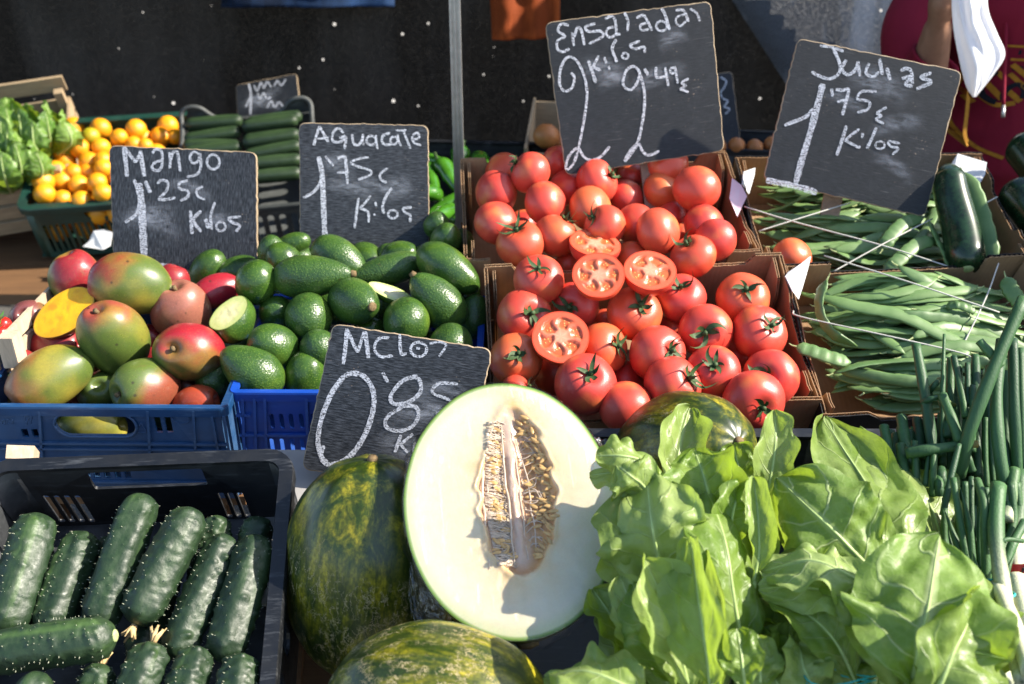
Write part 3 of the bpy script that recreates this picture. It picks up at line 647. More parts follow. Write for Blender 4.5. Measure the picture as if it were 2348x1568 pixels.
crate1 = plastic_crate('plastic_crate', FC1, C1W, D1, .175, T['blue'], 'scuffed dark blue plastic crate with an oval handle hole, full of mangoes', 'crate', 'blue crates', fh=h1, ribs=rb)
def ringon(fr, D, H, box, parent, mat, r=.5, tr=.0022, name='handle_ring'):
    q = hole_px(fr, D, box, r); pts = [Vector((p[0], -D / 2 - .0015, H + p[1])) for p in q]; pts.append(pts[0]); pts.append(pts[1])
    vs, fs = tube(pts, tr, 6, cap=False); ob(name, mesh(name, vs, fs, mat), parent)
ringon(FC1, D1, .175, bx6(398, 278, 987, 442), crate1, T['blue'])
ringon(FC1, D1, .175, bx6(1245, 240, 1368, 350), crate1, T['blue'], .5, .0008, 'moulded_ring')
def emboss(strokes, name):
    m = MB()
    for s in strokes:
        q = front_px(FC1, D1, [c6(*p) for p in s]); pts = [Vector((p[0], -D1 / 2 - .0004, .175 + p[1])) for p in q]; m.tube(spline(pts, max(2, 3 * (len(pts) - 1))), .0008, 5)
    m.build(name, T['blue'], crate1, smooth=True)
emboss([[(30, 320), (14, 335), (16, 352), (30, 354), (40, 340), (30, 320)], [(72, 318), (52, 326), (52, 350), (72, 352)], [(80, 316), (104, 314)], [(92, 316), (92, 352)], [(112, 350), (114, 352)]], 'moulded_letters')
emboss([[(175, 300), (182, 330), (200, 330), (208, 298), (175, 300)], [(192, 332), (194, 358)], [(182, 360), (206, 358)], [(222, 295), (224, 350)], [(214, 296), (216, 318), (230, 318), (232, 294)]], 'moulded_symbol')
emboss([[(1272, 280), (1280, 278), (1286, 290), (1280, 302), (1270, 298), (1272, 280)], [(1342, 276), (1330, 282), (1328, 296), (1336, 300), (1340, 290), (1330, 288)]], 'moulded_digits')
emboss([[(1020, 345), (990, 410), (1060, 410), (1020, 345)]], 'moulded_triangle')
D2 = .30
h2 = [hole_px(FC2, D2, bx6(x - 17, 280, x + 17, 390), .5) for x in (1965, 2035, 2105, 2178)] + [hole_px(FC2, D2, bx6(x - 16, 460, x + 16, 650), .5) for x in (1972, 2045, 2118, 2190)]
for x in range(2260, 3420, 73):
    if not (2620 < x < 2960): h2 += [hole_px(FC2, D2, bx6(x - 17, 280, x + 17, 390), .5)]
    h2 += [hole_px(FC2, D2, bx6(x - 16, 460, x + 16, 650), .5)]
h2 += [hole_px(FC2, D2, bx6(1790 - 14, 640, 1790 + 14, 740), .2)]
rb = []
for x in (1755, 1840, 1915, 2215, 2560, 2980, 3200):
    q = front_px(FC2, D2, [c6(x, 160), c6(x + 22, 760)]); rb.append((q[0][0], q[0][1], q[1][0], q[1][1], .0042))
q = front_px(FC2, D2, [c6(2000, 428), c6(2000, 720), c6(2000, 240)])
rb += [(-C2W / 2 + .002, q[0][1], C2W / 2 - .002, q[0][1], .0042), (-C2W / 2 + .002, q[1][1], C2W / 2 - .002, q[1][1], .006)]
rb += [(-C2W / 2 + .002, q[2][1] - .012, -C2W / 2 + .024, q[2][1] - .012, .004)]
plastic_crate('plastic_crate', FC2, C2W, D2, .175, T['blue2'], 'bright blue slotted plastic crate full of avocados', 'crate', 'blue crates', fh=h2, ribs=rb)
# ---- black cucumber crate
hb = [hole_px(FK, KD, bx6(648, 672, 1488, 792), .10, 1)] + [hole_px(FK, KD, bx6(x, 850, x + 48, 1045), .4, 1) for x in (370, 443, 516, 590)] + [hole_px(FK, KD, bx6(x, 830, x + 44, 1010), .4, 1) for x in (1608, 1675, 1742)]
KC = plastic_crate('plastic_crate', FK, KW, KD, .17, T['black'], 'black plastic crate with rounded rim and a long handle slot, full of cucumbers', 'crate', 'black crates', bh=hb, r=.030, rimw=.019, rimh=.018)
plastic_crate('plastic_crate', FN, NW, ND, .17, T['black'], 'wide black plastic crate under the melons and chard', 'crate', 'black crates', r=.02, rimw=.018)
plastic_crate('plastic_crate', FO, .42, ND2, .17, T['black'], 'black plastic crate under the spring onions at the right', 'crate', 'black crates', r=.02, rimw=.016)

# ---- wooden stand under the trays
st = empty('display_stand', Matrix.Translation((0, 1.5, 0)), 'stepped wooden stand that carries all the tilted trays', 'stand')
sti = st.matrix_basis.inverted()
for fr, W, D, H in ((FT1, .50, T1D, .13), (FT2, .515, T2D, .13), (FB1, .43, B1D, .12), (FB2, .48, B2D, .12), (FC1, C1W, D1, .175), (FC2, C2W, D2, .175), (FK, KW, KD, .17), (FN, NW, ND, .17), (FO, .42, ND2, .17)):
    for k in range(3):
        m = MB(); yy = -D / 2 + D * (k + .5) / 3; m.box((0, 0, 0), (W + .01, D / 3 - .012, .018))
        m.build('board', T['plank'], st, sti @ fr @ Matrix.Translation((0, yy, -H - .0105)))
    for sx in (-1, 1):
        for sy in (-1, 1):
            p = fr @ Vector((sx * (W / 2 - .05), sy * (D / 2 - .04), -H - .022)); m = MB(); m.bar(Vector((p.x, p.y, 0)) - Vector((0, 1.5, 0)), p - Vector((0, 1.5, 0)), .035, .035, Vector((1, 0, 0))); m.build('leg', T['plank'], st)

# ---- aluminium pole
pb = P(1050, 300, 2.02); pole = empty('tent_pole', Matrix.Translation((pb.x, pb.y, 0)), 'grooved silver aluminium pole standing behind the avocados', 'pole')
m = MB(); m.box((0, 0, 1.2), (.0205, .020, 2.4)); m.build('core', T['alu'], pole)
for dx in (-.0085, .0, .0085):
    m = MB(); m.box((dx, -.0122, 1.2), (.0042 if dx else .003, .004, 2.398)); m.build('ridge', T['alu'], pole)
m = MB(); m.box((0, 0, .006), (.12, .12, .012)); m.build('foot', T['alu'], pole)

# ================================================================== TOMATOES
def tomato_fn(seed):
    rg = random.Random(seed); nl = rg.choice((4, 5, 5, 6)); amp = rg.uniform(.006, .03); ph = rg.uniform(0, 6.28); sq = rg.uniform(.82, .90); dz = rg.uniform(-.03, .05)
    def fn(th, a):
        s = math.sin(th); c = math.cos(th)
        lob = 1 - amp * (0.5 + 0.5 * math.cos(nl * a + ph)) * (0.35 + 0.65 * max(0, c) ** .5 if c > 0 else .35)
        n = fbm(Vector((s * math.cos(a) * 1.2 + seed, s * math.sin(a) * 1.2, c * 1.2)), 2) * .035
        r = s ** .93 * (lob + n) * (1 + .03 * c); z = sq * (c + dz * s * s)
        z -= .17 * math.exp(-(th / .27) ** 2); z += .03 * math.exp(-((PI - th) / .25) ** 2)
        return Vector((r * math.cos(a), r * math.sin(a), z))
    return fn, sq
TOM = []
for k in range(7):
    fn, sq = tomato_fn(k * 7 + 3); vs, fs = globe(fn, 30, 40); TOM.append((mesh('tomato', vs, fs, T['tomato']), sq))
def calyx_mesh(seed):
    rg = random.Random(seed); m = MB(); n = rg.choice((5, 5, 6)); a0 = rg.uniform(0, 6)
    for k in range(n):
        a = a0 + 2 * PI * k / n + rg.uniform(-.25, .25); L = rg.uniform(.22, .66); lift = rg.uniform(-.05, .40); wv = rg.uniform(-.7, .7); tw = rg.uniform(-.9, .9); curl = rg.choice((0, .25, .6, 1.0)); bw = rg.uniform(.6, 1.15)
        vs, fs = [], []
        for i in range(8):
            t = i / 7; rr = .05 + L * t; z = .045 + lift * t * t + .05 * math.sin(t * 3) + curl * max(0, t - .55) ** 1.3; z -= .12 * max(0, rr - .38); rr -= curl * .22 * max(0, t - .6)
            aa = a + wv * t * t * 1.4; wd = bw * .085 * (math.sin(PI * min(1, .16 + t * .84)) ** .8) * (1 - .35 * t) + .006
            c = Vector((rr * math.cos(aa), rr * math.sin(aa), z)); sd = Vector((-math.sin(aa), math.cos(aa), tw * t))
            vs += [c - sd * wd + Vector((0, 0, .018)), c, c + sd * wd + Vector((0, 0, .018))]
        for i in range(7): fs += [(3 * i, 3 * i + 1, 3 * i + 4, 3 * i + 3), (3 * i + 1, 3 * i + 2, 3 * i + 5, 3 * i + 4)]
        m.add(vs, fs)
    lx, ly = rg.uniform(-.06, .06), rg.uniform(-.06, .06)
    m.tube([(0, 0, -.02), (lx * .4, ly * .4, .07), (lx, ly, .14 + rg.uniform(0, .08))], [.10, .07, .085], 7)
    return m.mesh('calyx', T['calyx'])
CAL = [calyx_mesh(50 + i) for i in range(9)]
def c7(x, y): return (1060.2 + .402 * x, 343.8 + .402 * y)
tcount = [0]
def tomato(fr, x, y, r, cal, h, label, group, squash=None, pos=None):
    u, v = c7(x, y); p = pos or on(fr, u, v, h); rad = r * .402 * depth(p) / F
    k = tcount[0]; tcount[0] += 1; me, sq = TOM[k % 7]
    if cal:
        dx, dy = (cal[0] - x) / r, (y - cal[1]) / r; q = min(.97, math.hypot(dx, dy)); z = math.sqrt(1 - q * q); ax = cdir(dx, dy, z)
    else: ax = cdir(*[(.5, -.3, -.8), (-.4, -.5, -.7), (.1, -.7, -.6), (.75, .1, -.6), (-.7, -.2, -.6)][k % 5])
    o = ob('tomato', me, None, basis(ax, cdir(math.cos(k * 1.7), math.sin(k * 1.7), .3), p, rad)); tag(o, label, 'tomato', group)
    if cal: ob('calyx', CAL[(k * 4) % 9], o, Matrix.Translation((0, 0, sq - .145)) @ Matrix.Rotation(k * 2.4, 4, 'Z') @ Matrix.Scale(.95 + .3 * ((k * 7) % 5) / 5, 4))
    return o
G1, G2 = 'tomatoes in the front box', 'tomatoes in the rear box'
for a in (
    (435, 740, 147, (430, 668), .035, 'tomato raised at the back left corner of the front box, left of the cut halves'),
    (352, 950, 160, (402, 930), .012, 'tomato at the left wall of the front box, behind the lone cut half'),
    (645, 890, 140, (590, 908), .0, 'tomato peeping out just behind the lone cut half in the front box'),
    (305, 1195, 155, (325, 1155), .015, 'tomato at the left of the front box, left of the lone cut half'),
    (978, 935, 160, (1012, 880), .005, 'tomato below the pair of cut halves, in the middle of the front box'),
    (1240, 845, 148, (1225, 765), .0, 'tomato with upright stalk right below the right cut half'),
    (1598, 850, 155, (1590, 785), .0, 'tomato with long star calyx at the back right corner of the front box'),
    (1385, 1035, 157, (1356, 1040), .012, 'tomato facing its star calyx to the viewer, mid right of the front box'),
    (1690, 1045, 162, (1748, 985), .010, 'tomato at the right wall of the front box, below the corner one'),
    (800, 1135, 150, (905, 1110), .012, 'tomato right of the lone cut half, calyx turned right'),
    (1110, 1165, 167, (1190, 1140), .018, 'large pinkish tomato in the middle of the front box, calyx lower right'),
    (1430, 1265, 157, (1410, 1212), .020, 'tomato with a long single sepal, right of the large pinkish one'),
    (1755, 1300, 165, (1685, 1285), .018, 'tomato at the right wall of the front box, just behind the frontmost one'),
    (700, 1335, 180, (725, 1258), .030, 'large tomato just behind the top of the cut melon'),
    (1195, 1345, 170, (1300, 1285), .030, 'tomato with a brown ring scar, just behind the netted melon top'),
    (1655, 1435, 182, (1688, 1470), .030, 'frontmost right tomato with a spreading calyx facing the viewer'),
    (310, 1385, 105, (398, 1335), .015, 'tomato mostly hidden beside the right edge of the melon sign'),
    (930, 1465, 155, None, .025, 'smooth orange tomato between the cut melon and the netted melon top'),
    (525, 1270, 135, None, -.045, 'tomato in the lower layer, under the lone cut half'),
    (945, 1320, 120, None, -.045, 'tomato in the lower layer, in front of the large pinkish one'),
    (1190, 1030, 105, None, -.05, 'tomato in the lower layer, behind the calyx-facing one'),
    (820, 990, 90, None, -.05, 'tomato in the lower layer, right behind the lone cut half'),
    (1560, 1160, 100, None, -.05, 'tomato in the lower layer, deep at the right of the front box'),
    ): tomato(FT1, *a, G1)
for a in (
    (190, 245, 130, None, .02, 'tomato at the left wall of the rear box, upper of two smooth ones'),
    (385, 130, 122, (285, 65), .055, 'tomato piled highest left of the tallest sign, calyx on its left'),
    (235, 120, 110, None, .0, 'tomato behind the highest piled one, at the rear left corner'),
    (195, 415, 132, None, .02, 'tomato at the left wall of the rear box, lower of two smooth ones'),
    (330, 535, 142, (300, 440), .03, 'tomato at the front left corner of the rear box, calyx on top'),
    (540, 70, 95, None, .01, 'tomato half hidden by the left edge of the tallest sign'),
    (475, 305, 130, None, .035, 'smooth tomato right of the upper left one in the rear box'),
    (590, 215, 105, None, -.005, 'tomato sunk behind the smooth one, under the tallest sign'),
    (530, 490, 130, (600, 378), .03, 'tomato with a green stalk at its upper right, left of the cut halves'),
    (345, 420, 90, None, -.04, 'dark tomato sunk deep at the left of the rear box'),
    (765, 180, 132, (868, 140), .02, 'tomato under the bottom edge of the tallest sign, calyx at its right'),
    (728, 335, 132, None, .025, 'smooth tomato in the middle of the rear box, left of the stake'),
    (812, 435, 125, (722, 375), .045, 'tomato with a dry curled stalk at its left, above the cut halves'),
    (935, 270, 110, None, -.02, 'shaded tomato just left of the stake'),
    (960, 140, 80, None, -.01, 'tomato behind the upper end of the stake'),
    (985, 425, 120, None, .02, 'tomato at the foot of the stake'),
    (1115, 465, 138, None, .05, 'large smooth tomato lit at its right, right of the stake foot'),
    (1165, 90, 125, None, .025, 'tomato right under the lower right corner of the tallest sign'),
    (1140, 230, 112, None, .0, 'tomato immediately right of the stake'),
    (1335, 218, 137, None, .045, 'big smooth tomato at the right back corner of the rear box'),
    (1185, 385, 95, None, -.03, 'dark tomato sunk between the stake and the right corner'),
    (1380, 435, 128, None, .01, 'tomato at the right wall of the rear box, mostly behind another'),
    (1440, 512, 124, None, .035, 'tomato lit at its upper right at the right wall of the rear box'),
    (1315, 608, 134, (1252, 518), .035, 'tomato at the front right corner of the rear box, right of the cut halves'),
    (962, 600, 92, None, .01, 'tomato squeezed between the upper cut halves'),
    (600, 650, 80, None, -.02, 'dark tomato tucked under the left of the cut halves'),
    (1280, 320, 95, None, -.035, 'dark tomato sunk below the big right corner one'),
    (1230, 480, 80, None, -.045, 'dark tomato in the lower layer near the right front of the rear box'),
    ): tomato(FT2, *a, G2)
tomato(FB2, 1880, 608, 115, None, -.01, 'single stray tomato lying on the beans in the rear bean box', None)
# ---- cut tomato halves
def cut_tomato(x, y, r, nrm, h, fr, label, seed, pos=None):
    rg = random.Random(seed); u, v = c7(x, y); p = pos or on(fr, u, v, h); rad = r * .402 * depth(p) / F
    fn, sq = tomato_fn(seed); vs, fs = globe(fn, 28, 60); bv, bf, lp = cut(vs, fs, Vector((0, 0, .06)), Vector((0, 0, 1)))
    o = ob('tomato_half', mesh('tomato_half', [v_ - Vector((0, 0, .06)) for v_ in bv], bf, T['tomato']), None, basis(nrm, cdir(1, 0, 0), p, rad)); tag(o, label, 'tomato half', 'cut tomato halves')
    nl = rg.choice((5, 6)); ph = rg.uniform(0, 6); wob = [rg.uniform(.75, 1.2) for _ in range(nl)]; spots = []
    def cf(q, s, a, c):
        an = math.atan2(q.y, q.x) + ph + .12 * math.sin(s * 9); k = an / (2 * PI) * nl; i = int(math.floor(k)) % nl; f = abs((k % 1.0) - .5) * 2
        n = fbm(Vector((q.x * 5, q.y * 5, seed)), 3) * .1
        inner = sstep(.24 + n * .6, .40 + n * .6, s * wob[i]); outer_ = 1 - sstep(.70 + n * .3, .78 + n * .3, s); ang = 1 - sstep(.50, .80, f + n * .8)
        mk = inner * outer_ * ang; q = q.copy(); q.z = -.06 + .06 - .07 * mk + .012 * n
        col = lerp3((.60, .105, .048), (.70, .30, .19), sstep(.55, .05, s) if False else (1 - sstep(.10, .5, s)) * .9 + .25 * (1 - ang) * (1 - sstep(.6, .75, s)))
        col = lerp3(col, (.58, .115, .034), mk * .8); col = lerp3(col, (.62, .06, .02), sstep(.93, .99, s))
        return q, col
    lp = [q - Vector((0, 0, .06)) for q in lp]; cv, cf_, cc = capgrid(lp, 34, cf)
    ob('cut_face', mesh('cut_face', cv, cf_, T['flesh'], True, col=cc), o)
    sm = MB()
    for i in range(nl):
        for _ in range(6):
            k = (i + .5 + rg.uniform(-.28, .28)) / nl * 2 * PI - ph; s = rg.uniform(.46, .70) / max(.9, wob[i]) * 1.0
            e = globe(lambda th, a: Vector((.042 * math.sin(th) * math.cos(a), .026 * math.sin(th) * math.sin(a), .02 * math.cos(th))), 5, 7)
            m = Matrix.Translation((s * math.cos(k) * .97, s * math.sin(k) * .97, -.075)) @ Matrix.Rotation(rg.uniform(0, 6), 4, 'Z'); sm.add([m @ q for q in e[0]], e[1])
    so_ = sm.build('seeds', T['tseed'], o, smooth=True); so_['kind'] = 'stuff'
    return o
cut_tomato(560, 1065, 165, cdir(.02, .42, .9), .062, FT1, 'cut tomato half lying alone at the left of the front box', 5)
cut_tomato(775, 712, 150, cdir(-.05, .45, .88), .085, FT1, 'lower left of the three cut tomato halves where the two boxes meet', 12)
cut_tomato(1070, 685, 152, cdir(.03, .62, .78), .075, FT1, 'right one of the three cut tomato halves where the two boxes meet', 19)
cut_tomato(757, 530, 150, cdir(.12, .78, .60), .055, FT2, 'uppermost, flattest of the three cut tomato halves where the boxes meet', 26)

# ================================================================== MANGOES
def cm(x, y): return (.3289 * x, 544.4 + .3289 * y)
GRN, YEL, RED, ORA, DGR, PINK = (.080, .120, .022), (.28, .235, .034), (.26, .018, .024), (.31, .105, .028), (.032, .066, .018), (.29, .105, .070)
def mango_geo(L, W, Tk, seed):
    rg = random.Random(seed); ax = rg.uniform(-.05, .08)
    def fn(th, a):
        s, c = math.sin(th), math.cos(th); r = s ** .94 * (1 + .05 * c); n = 1 + .03 * fbm(Vector((s * math.cos(a) * 1.3 + seed, s * math.sin(a) * 1.3, c * 1.4)), 2)
        z = L / 2 * c * n; z -= .012 * math.exp(-(th / .22) ** 2)
        return Vector((W / 2 * r * math.cos(a) * n + ax * W * (1 - c * c) + .05 * W * max(0, -c) ** 3, Tk / 2 * r * math.sin(a) * n, z))
    return globe(fn, 36, 44)
def mango_cols(vs, mw, blush, base, base2, red, bias, seed):
    inv = mw.to_3x3(); out = []
    for v in vs:
        n = (inv @ Vector((v.x, v.y, v.z * .8))).normalized(); p = Vector((v.x * 16 + seed, v.y * 16, v.z * 16))
        t = n.dot(blush) + bias + .55 * fbm(p, 4); k = sstep(-.25, .65, t); g_ = sstep(-.3, .4, fbm(p * .7 + Vector((7, 3, 1)), 3) + .25 * n.z)
        c = lerp3(base, base2, g_); mid = lerp3(c, ORA, .5); c = lerp3(c, mid, sstep(0, .5, k)); c = lerp3(c, red, sstep(.35, 1, k)); out.append(c)
    return out
def mango(x, y, Lp, Wp, ax, h, blush, base, base2, red, bias, label, seed, stem=True, tk=.9, fr=None, xh=None):
    u, v = cm(x, y); p = on(fr or PM, u, v, h); s = .3289 * depth(p) / F; mw = basis(cdir(*ax), xh or cdir(.3, -.1, .9).cross(cdir(*ax)), p)
    vs, fs = mango_geo(Lp * s, Wp * s, Wp * s * tk, seed); col = mango_cols(vs, mw, cdir(*blush), base, base2, red, bias, seed)
    o = tag(ob('mango', mesh('mango', vs, fs, T['mango'], True, col=col), None, mw), label, 'mango', 'mangoes')
    if stem:
        m = MB(); z = Lp * s / 2 - .013; m.tube([(0, 0, z - .002), (.0005, 0, z + .004), (.001, .001, z + .009)], [.0052, .0036, .0042], 8); m.build('stem', T['stem'], o, smooth=True)
    return o
mango(910, 335, 575, 440, (-.95, .06, .28), .045, (-1, .25, .25), YEL, GRN, RED, -.25, 'big mango on top of the pile, red left end and yellow green body', 1)
mango(560, 285, 420, 360, (-.3, .8, .4), .0, (.5, .2, .6), YEL, GRN, RED, .05, 'red and yellow mango half hidden behind the big top one', 2, False)
mango(205, 565, 330, 270, (.2, .2, .95), -.01, (-.4, .3, .5), DGR, (.11, .10, .04), (.17, .05, .05), .1, 'dull purplish mango at the far left behind the cut half', 3)
mango(795, 712, 640, 455, (-.12, .66, .72), .040, (-.1, 1, .25), GRN, (.17, .17, .026), (.26, .05, .035), -.45, 'upright mango in the middle with red shoulders round its stem', 4)
mango(1275, 520, 480, 410, (-.06, .75, .62), -.005, (.0, .3, .8), PINK, (.28, .15, .08), PINK, .2, 'dull pink mango with a dent, under the mango sign', 5)
mango(1300, 800, 520, 470, (-.09, .10, .98), .030, (.55, .75, .25), GRN, (.16, .12, .03), (.30, .014, .024), -.05, 'glossy red mango with its stem facing the viewer', 6, True, .86, None, cdir(1, 0.05, 0))
mango(1515, 375, 360, 240, (-.75, -.35, .3), -.01, (.0, .8, .4), RED, (.20, .03, .04), (.30, .012, .025), .6, 'crimson mango wedged against the dull round avocado', 7, False)
mango(350, 985, 610, 415, (-.72, -.55, .35), .030, (-.85, -.45, .1), YEL, GRN, ORA, -.05, 'yellow green mango with orange left end, at the front left over the rim', 8)
mango(395, 765, 420, 300, (.9, .1, .2), -.025, (.0, .6, .5), RED, (.22, .05, .03), RED, .6, 'red mango in shade directly under the cut half', 9, False)
mango(1015, 1035, 500, 410, (-.58, -.22, .78), .022, (.85, -.3, .1), DGR, GRN, (.22, .055, .03), -.15, 'green mango with a dark stem scar at the front, brown on its right', 10)
mango(720, 1085, 420, 330, (.2, .3, .9), -.035, (0, -1, 0), DGR, GRN, ORA, -.8, 'dark green mango in shade between the two front mangoes', 11, False)
mango(1365, 1165, 340, 270, (.9, .2, .1), -.005, (0, .8, .4), ORA, RED, (.34, .05, .02), .5, 'orange red mango just peeping over the crate corner', 12, False)
mango(1290, 1060, 300, 260, (.5, .5, .5), -.045, (.2, .5, .5), (.14, .05, .025), RED, (.15, .04, .025), .4, 'dark reddish mango sunk below the glossy red one', 13, False)
mango(-5, 1050, 330, 260, (.3, .5, .7), -.02, (0, -1, 0), DGR, DGR, DGR, -.8, 'dark green mango cut off by the left edge of the picture', 14, False)
mango(1040, 760, 330, 260, (.2, .8, .3), -.05, (0, .5, .5), (.16, .02, .02), RED, RED, .5, 'dark red mango sunk behind the upright one', 15, False)
mango(1195, 330, 300, 240, (.3, .9, .1), -.02, (0, .5, .5), RED, RED, RED, .5, 'red mango behind the stake of the mango sign', 16, False)
mango(640, 1330, 520, 330, (.95, .1, .2), -.075, (0, -1, 0), GRN, YEL, ORA, -.7, 'green mango seen through the oval handle hole', 17, False, .9, FC1)
mango(150, 900, 300, 250, (.4, .4, .7), -.03, (.2, .5, .5), (.12, .07, .04), DGR, RED, .0, 'dull mango in shade behind the wooden block', 18, False)
for k, (x, y) in enumerate(((300, 760), (560, 900), (900, 880), (1200, 900), (1430, 640), (620, 640), (1150, 1150), (1100, 480), (160, 1150), (500, 1150))):
    q_ = mango(x, y, 420, 330, (math.sin(k), math.cos(k), .5), -.075, (0, .5, .5), DGR, (.10, .06, .03), (.14, .035, .025), -.2, 'mango in the shaded lower layer of the pile', 60 + k, False); q_['group'] = 'mangoes in the lower layer'
# cut mango cheek
u, v = cm(448, 527); p = on(PM, u, v, .035); s = .3289 * depth(p) / F; mwm = basis(cdir(-.18, .35, .92), cdir(.80, .55, 0), p)
vs, fs = globe(lambda th, a: Vector((238 * s * math.sin(th) * math.cos(a), 163 * s * math.sin(th) * math.sin(a) * (1 + .06 * math.cos(a)), 130 * s * math.cos(th))), 30, 48)
bv, bf, lp = cut(vs, fs, Vector((0, 0, .002)), Vector((0, 0, 1)))
cols = mango_cols(bv, mwm, cdir(-.2, -.8, .3), GRN, YEL, ORA, -.2, 33)
o = tag(ob('mango_half', mesh('mango_half', bv, bf, T['mango'], True, col=cols), None, mwm), 'cut mango half showing its deep yellow flesh, at the left of the pile', 'mango half')
def cmf(q, s_, a, c):
    n = fbm(Vector((q.x * 60, q.y * 60, 2)), 3); n2 = fbm(Vector((q.x * 38 + 4, q.y * 38, 9)), 2); q = q.copy(); q.z += .0010 * n * (1 - s_) + .002 * (1 - s_ ** 4) * .6
    col = lerp3((.84, .46, .008), (.80, .38, .006), sstep(-.3, .5, n)); col = lerp3(col, (.55, .20, .01), .5 * sstep(.34, .60, n2)); return q, lerp3(col, (.40, .22, .02), sstep(.95, 1, s_))
cv, cf_, cc = capgrid(lp, 24, cmf); ob('cut_face', mesh('cut_face', cv, cf_, T['mangoflesh'], True, col=cc), o)

# ================================================================== AVOCADOS
def ca(x, y): return (458.5 + .2929 * x, 515.8 + .2929 * y)
def avo_geo(L, W, neck, seed):
    def fn(th, a):
        s, c = math.sin(th), math.cos(th); f = .5 + .5 * c
        r = s ** (.96) * (1 - neck * .52 * f ** 1.3) * (1 + .10 * neck); n = 1 + .03 * fbm(Vector((s * math.cos(a) * 1.4 + seed, s * math.sin(a) * 1.4, c * 1.4)), 2)
        return Vector((W / 2 * r * math.cos(a) * n, W / 2 * r * math.sin(a) * n * .96, L / 2 * c * n))
    return globe(fn, 34, 40)
def avocado(x, y, Lp, Wp, ax, h, neck, label, seed, stem=False):
    u, v = ca(x, y); p = on(PA, u, v, h); s = .2929 * depth(p) / F * 1.11
    vs, fs = avo_geo(Lp * s, Wp * s, neck, seed); o = tag(ob('avocado', mesh('avocado', vs, fs, T['avocado']), None, basis(cdir(*ax), cdir(.2, .3, .9), p)), label, 'avocado', 'avocados')
    if stem:
        z = Lp * s / 2; m = MB(); m.tube([(0, 0, z - .004), (0, 0, z + .0012), (0, 0, z + (.006 if stem > 1 else .002))], [.0085 if stem == 1 else .0065, .0075 if stem == 1 else .006, .006 if stem == 1 else .0045], 12); m.build('stem', T['stem'], o, smooth=True)
    return o
for k, a in enumerate((
    (880, 402, 590, 345, (.97, .05, .18), .045, .75, 'large pear shaped avocado on top, stem end pointing right', 2),
    (1090, 265, 440, 300, (.72, -.50, .1), .010, .3, 'big pebbled avocado leaning on the foot of the avocado sign', 0),
    (442, 448, 330, 312, (.3, .6, .5), .035, .1, 'dull matt round avocado at the left of the pile', 0),
    (655, 285, 300, 265, (-.4, .6, .5), -.02, .2, 'avocado behind the large top one, left of the avocado sign', 0),
    (560, 215, 260, 210, (.1, .8, .5), -.02, .2, 'brown blotched avocado at the back left, beside the mango sign', 0),
    (730, 150, 260, 170, (.9, .3, .1), -.03, .2, 'avocado tucked behind the left edge of the avocado sign', 0),
    (1450, 360, 560, 250, (-.92, -.28, .15), .0, .55, 'long slim avocado lying behind the pale cut half', 1),
    (1215, 600, 450, 360, (.62, -.18, .72), .035, .6, 'avocado with a round brown stem scar facing the viewer', 1),
    (1945, 345, 520, 320, (.78, -.55, .12), .030, .5, 'large glossy avocado at the right, below the sign corner', 0),
    (1858, 595, 500, 350, (-.62, .68, .25), .030, .6, 'pear shaped avocado at the right with its neck up left', 2),
    (1925, 125, 300, 240, (.2, .5, .7), -.01, .2, 'half shaded avocado right of the avocado sign', 0),
    (1850, 0, 210, 190, (.3, .5, .7), -.02, .2, 'small glossy avocado rearmost, right of the avocado sign', 0),
    (2035, 160, 270, 220, (.2, .5, .7), -.05, .2, 'shaded avocado at the back right next to the pole', 0),
    (600, 690, 280, 255, (.2, .3, .9), -.005, .1, 'shaded avocado right of the sliced one', 0),
    (848, 722, 380, 350, (.15, -.3, .9), .02, .1, 'round avocado in the middle, under the large top one', 0),
    (570, 950, 400, 345, (-.45, .35, .82), .025, .25, 'bright avocado with a dimpled flank, right of the sliced one', 0),
    (935, 985, 350, 300, (.1, .5, .8), .015, .1, 'avocado half hidden by the left edge of the melon sign', 0),
    (400, 1140, 490, 400, (-.74, .55, .20), .030, .75, 'pear shaped avocado hanging over the corner of the bright blue crate', 0),
    (830, 1190, 400, 330, (.1, .8, .4), -.005, .2, 'dark avocado in shade above the bright blue rim', 0),
    (1618, 752, 370, 350, (.05, -.25, .95), .025, .1, 'round avocado just above the top edge of the melon sign', 0),
    (1962, 945, 360, 330, (.1, -.1, .98), .012, .1, 'avocado at the right end of the melon sign top edge', 0),
    (1330, 830, 260, 240, (.3, .3, .8), -.03, .1, 'dark avocado deep in the gap above the melon sign', 0),
    (105, 1225, 320, 270, (.2, .2, .9), -.02, .1, 'dark rough avocado wedged next to the peeping orange red mango', 0),
    (2140, 720, 330, 250, (.2, .9, .2), -.02, .2, 'dark avocado in shade against the tomato box wall', 0),
    (2070, 560, 300, 250, (.2, .9, .2), -.035, .2, 'dark avocado sunk behind the pear shaped right one', 0),
    (1560, 250, 300, 240, (.8, .2, .3), -.03, .2, 'dark avocado in the shadow under the avocado sign', 0),
    (990, 600, 240, 220, (.8, .2, .3), -.045, .2, 'avocado sunk under the large top one, a bright sliver showing', 0),
    (730, 880, 260, 240, (.3, .2, .9), -.045, .1, 'dark avocado sunk deep in the middle of the pile', 0),
    (1500, 640, 260, 240, (.3, .2, .9), -.04, .1, 'dark avocado sunk under the pale cut half', 0),
    (1170, 1010, 300, 280, (.3, .2, .9), -.03, .1, 'avocado hidden almost wholly behind the melon sign', 0),
    )): avocado(*a[:7], a[7], 100 + k, a[8])
rgl = random.Random(5)
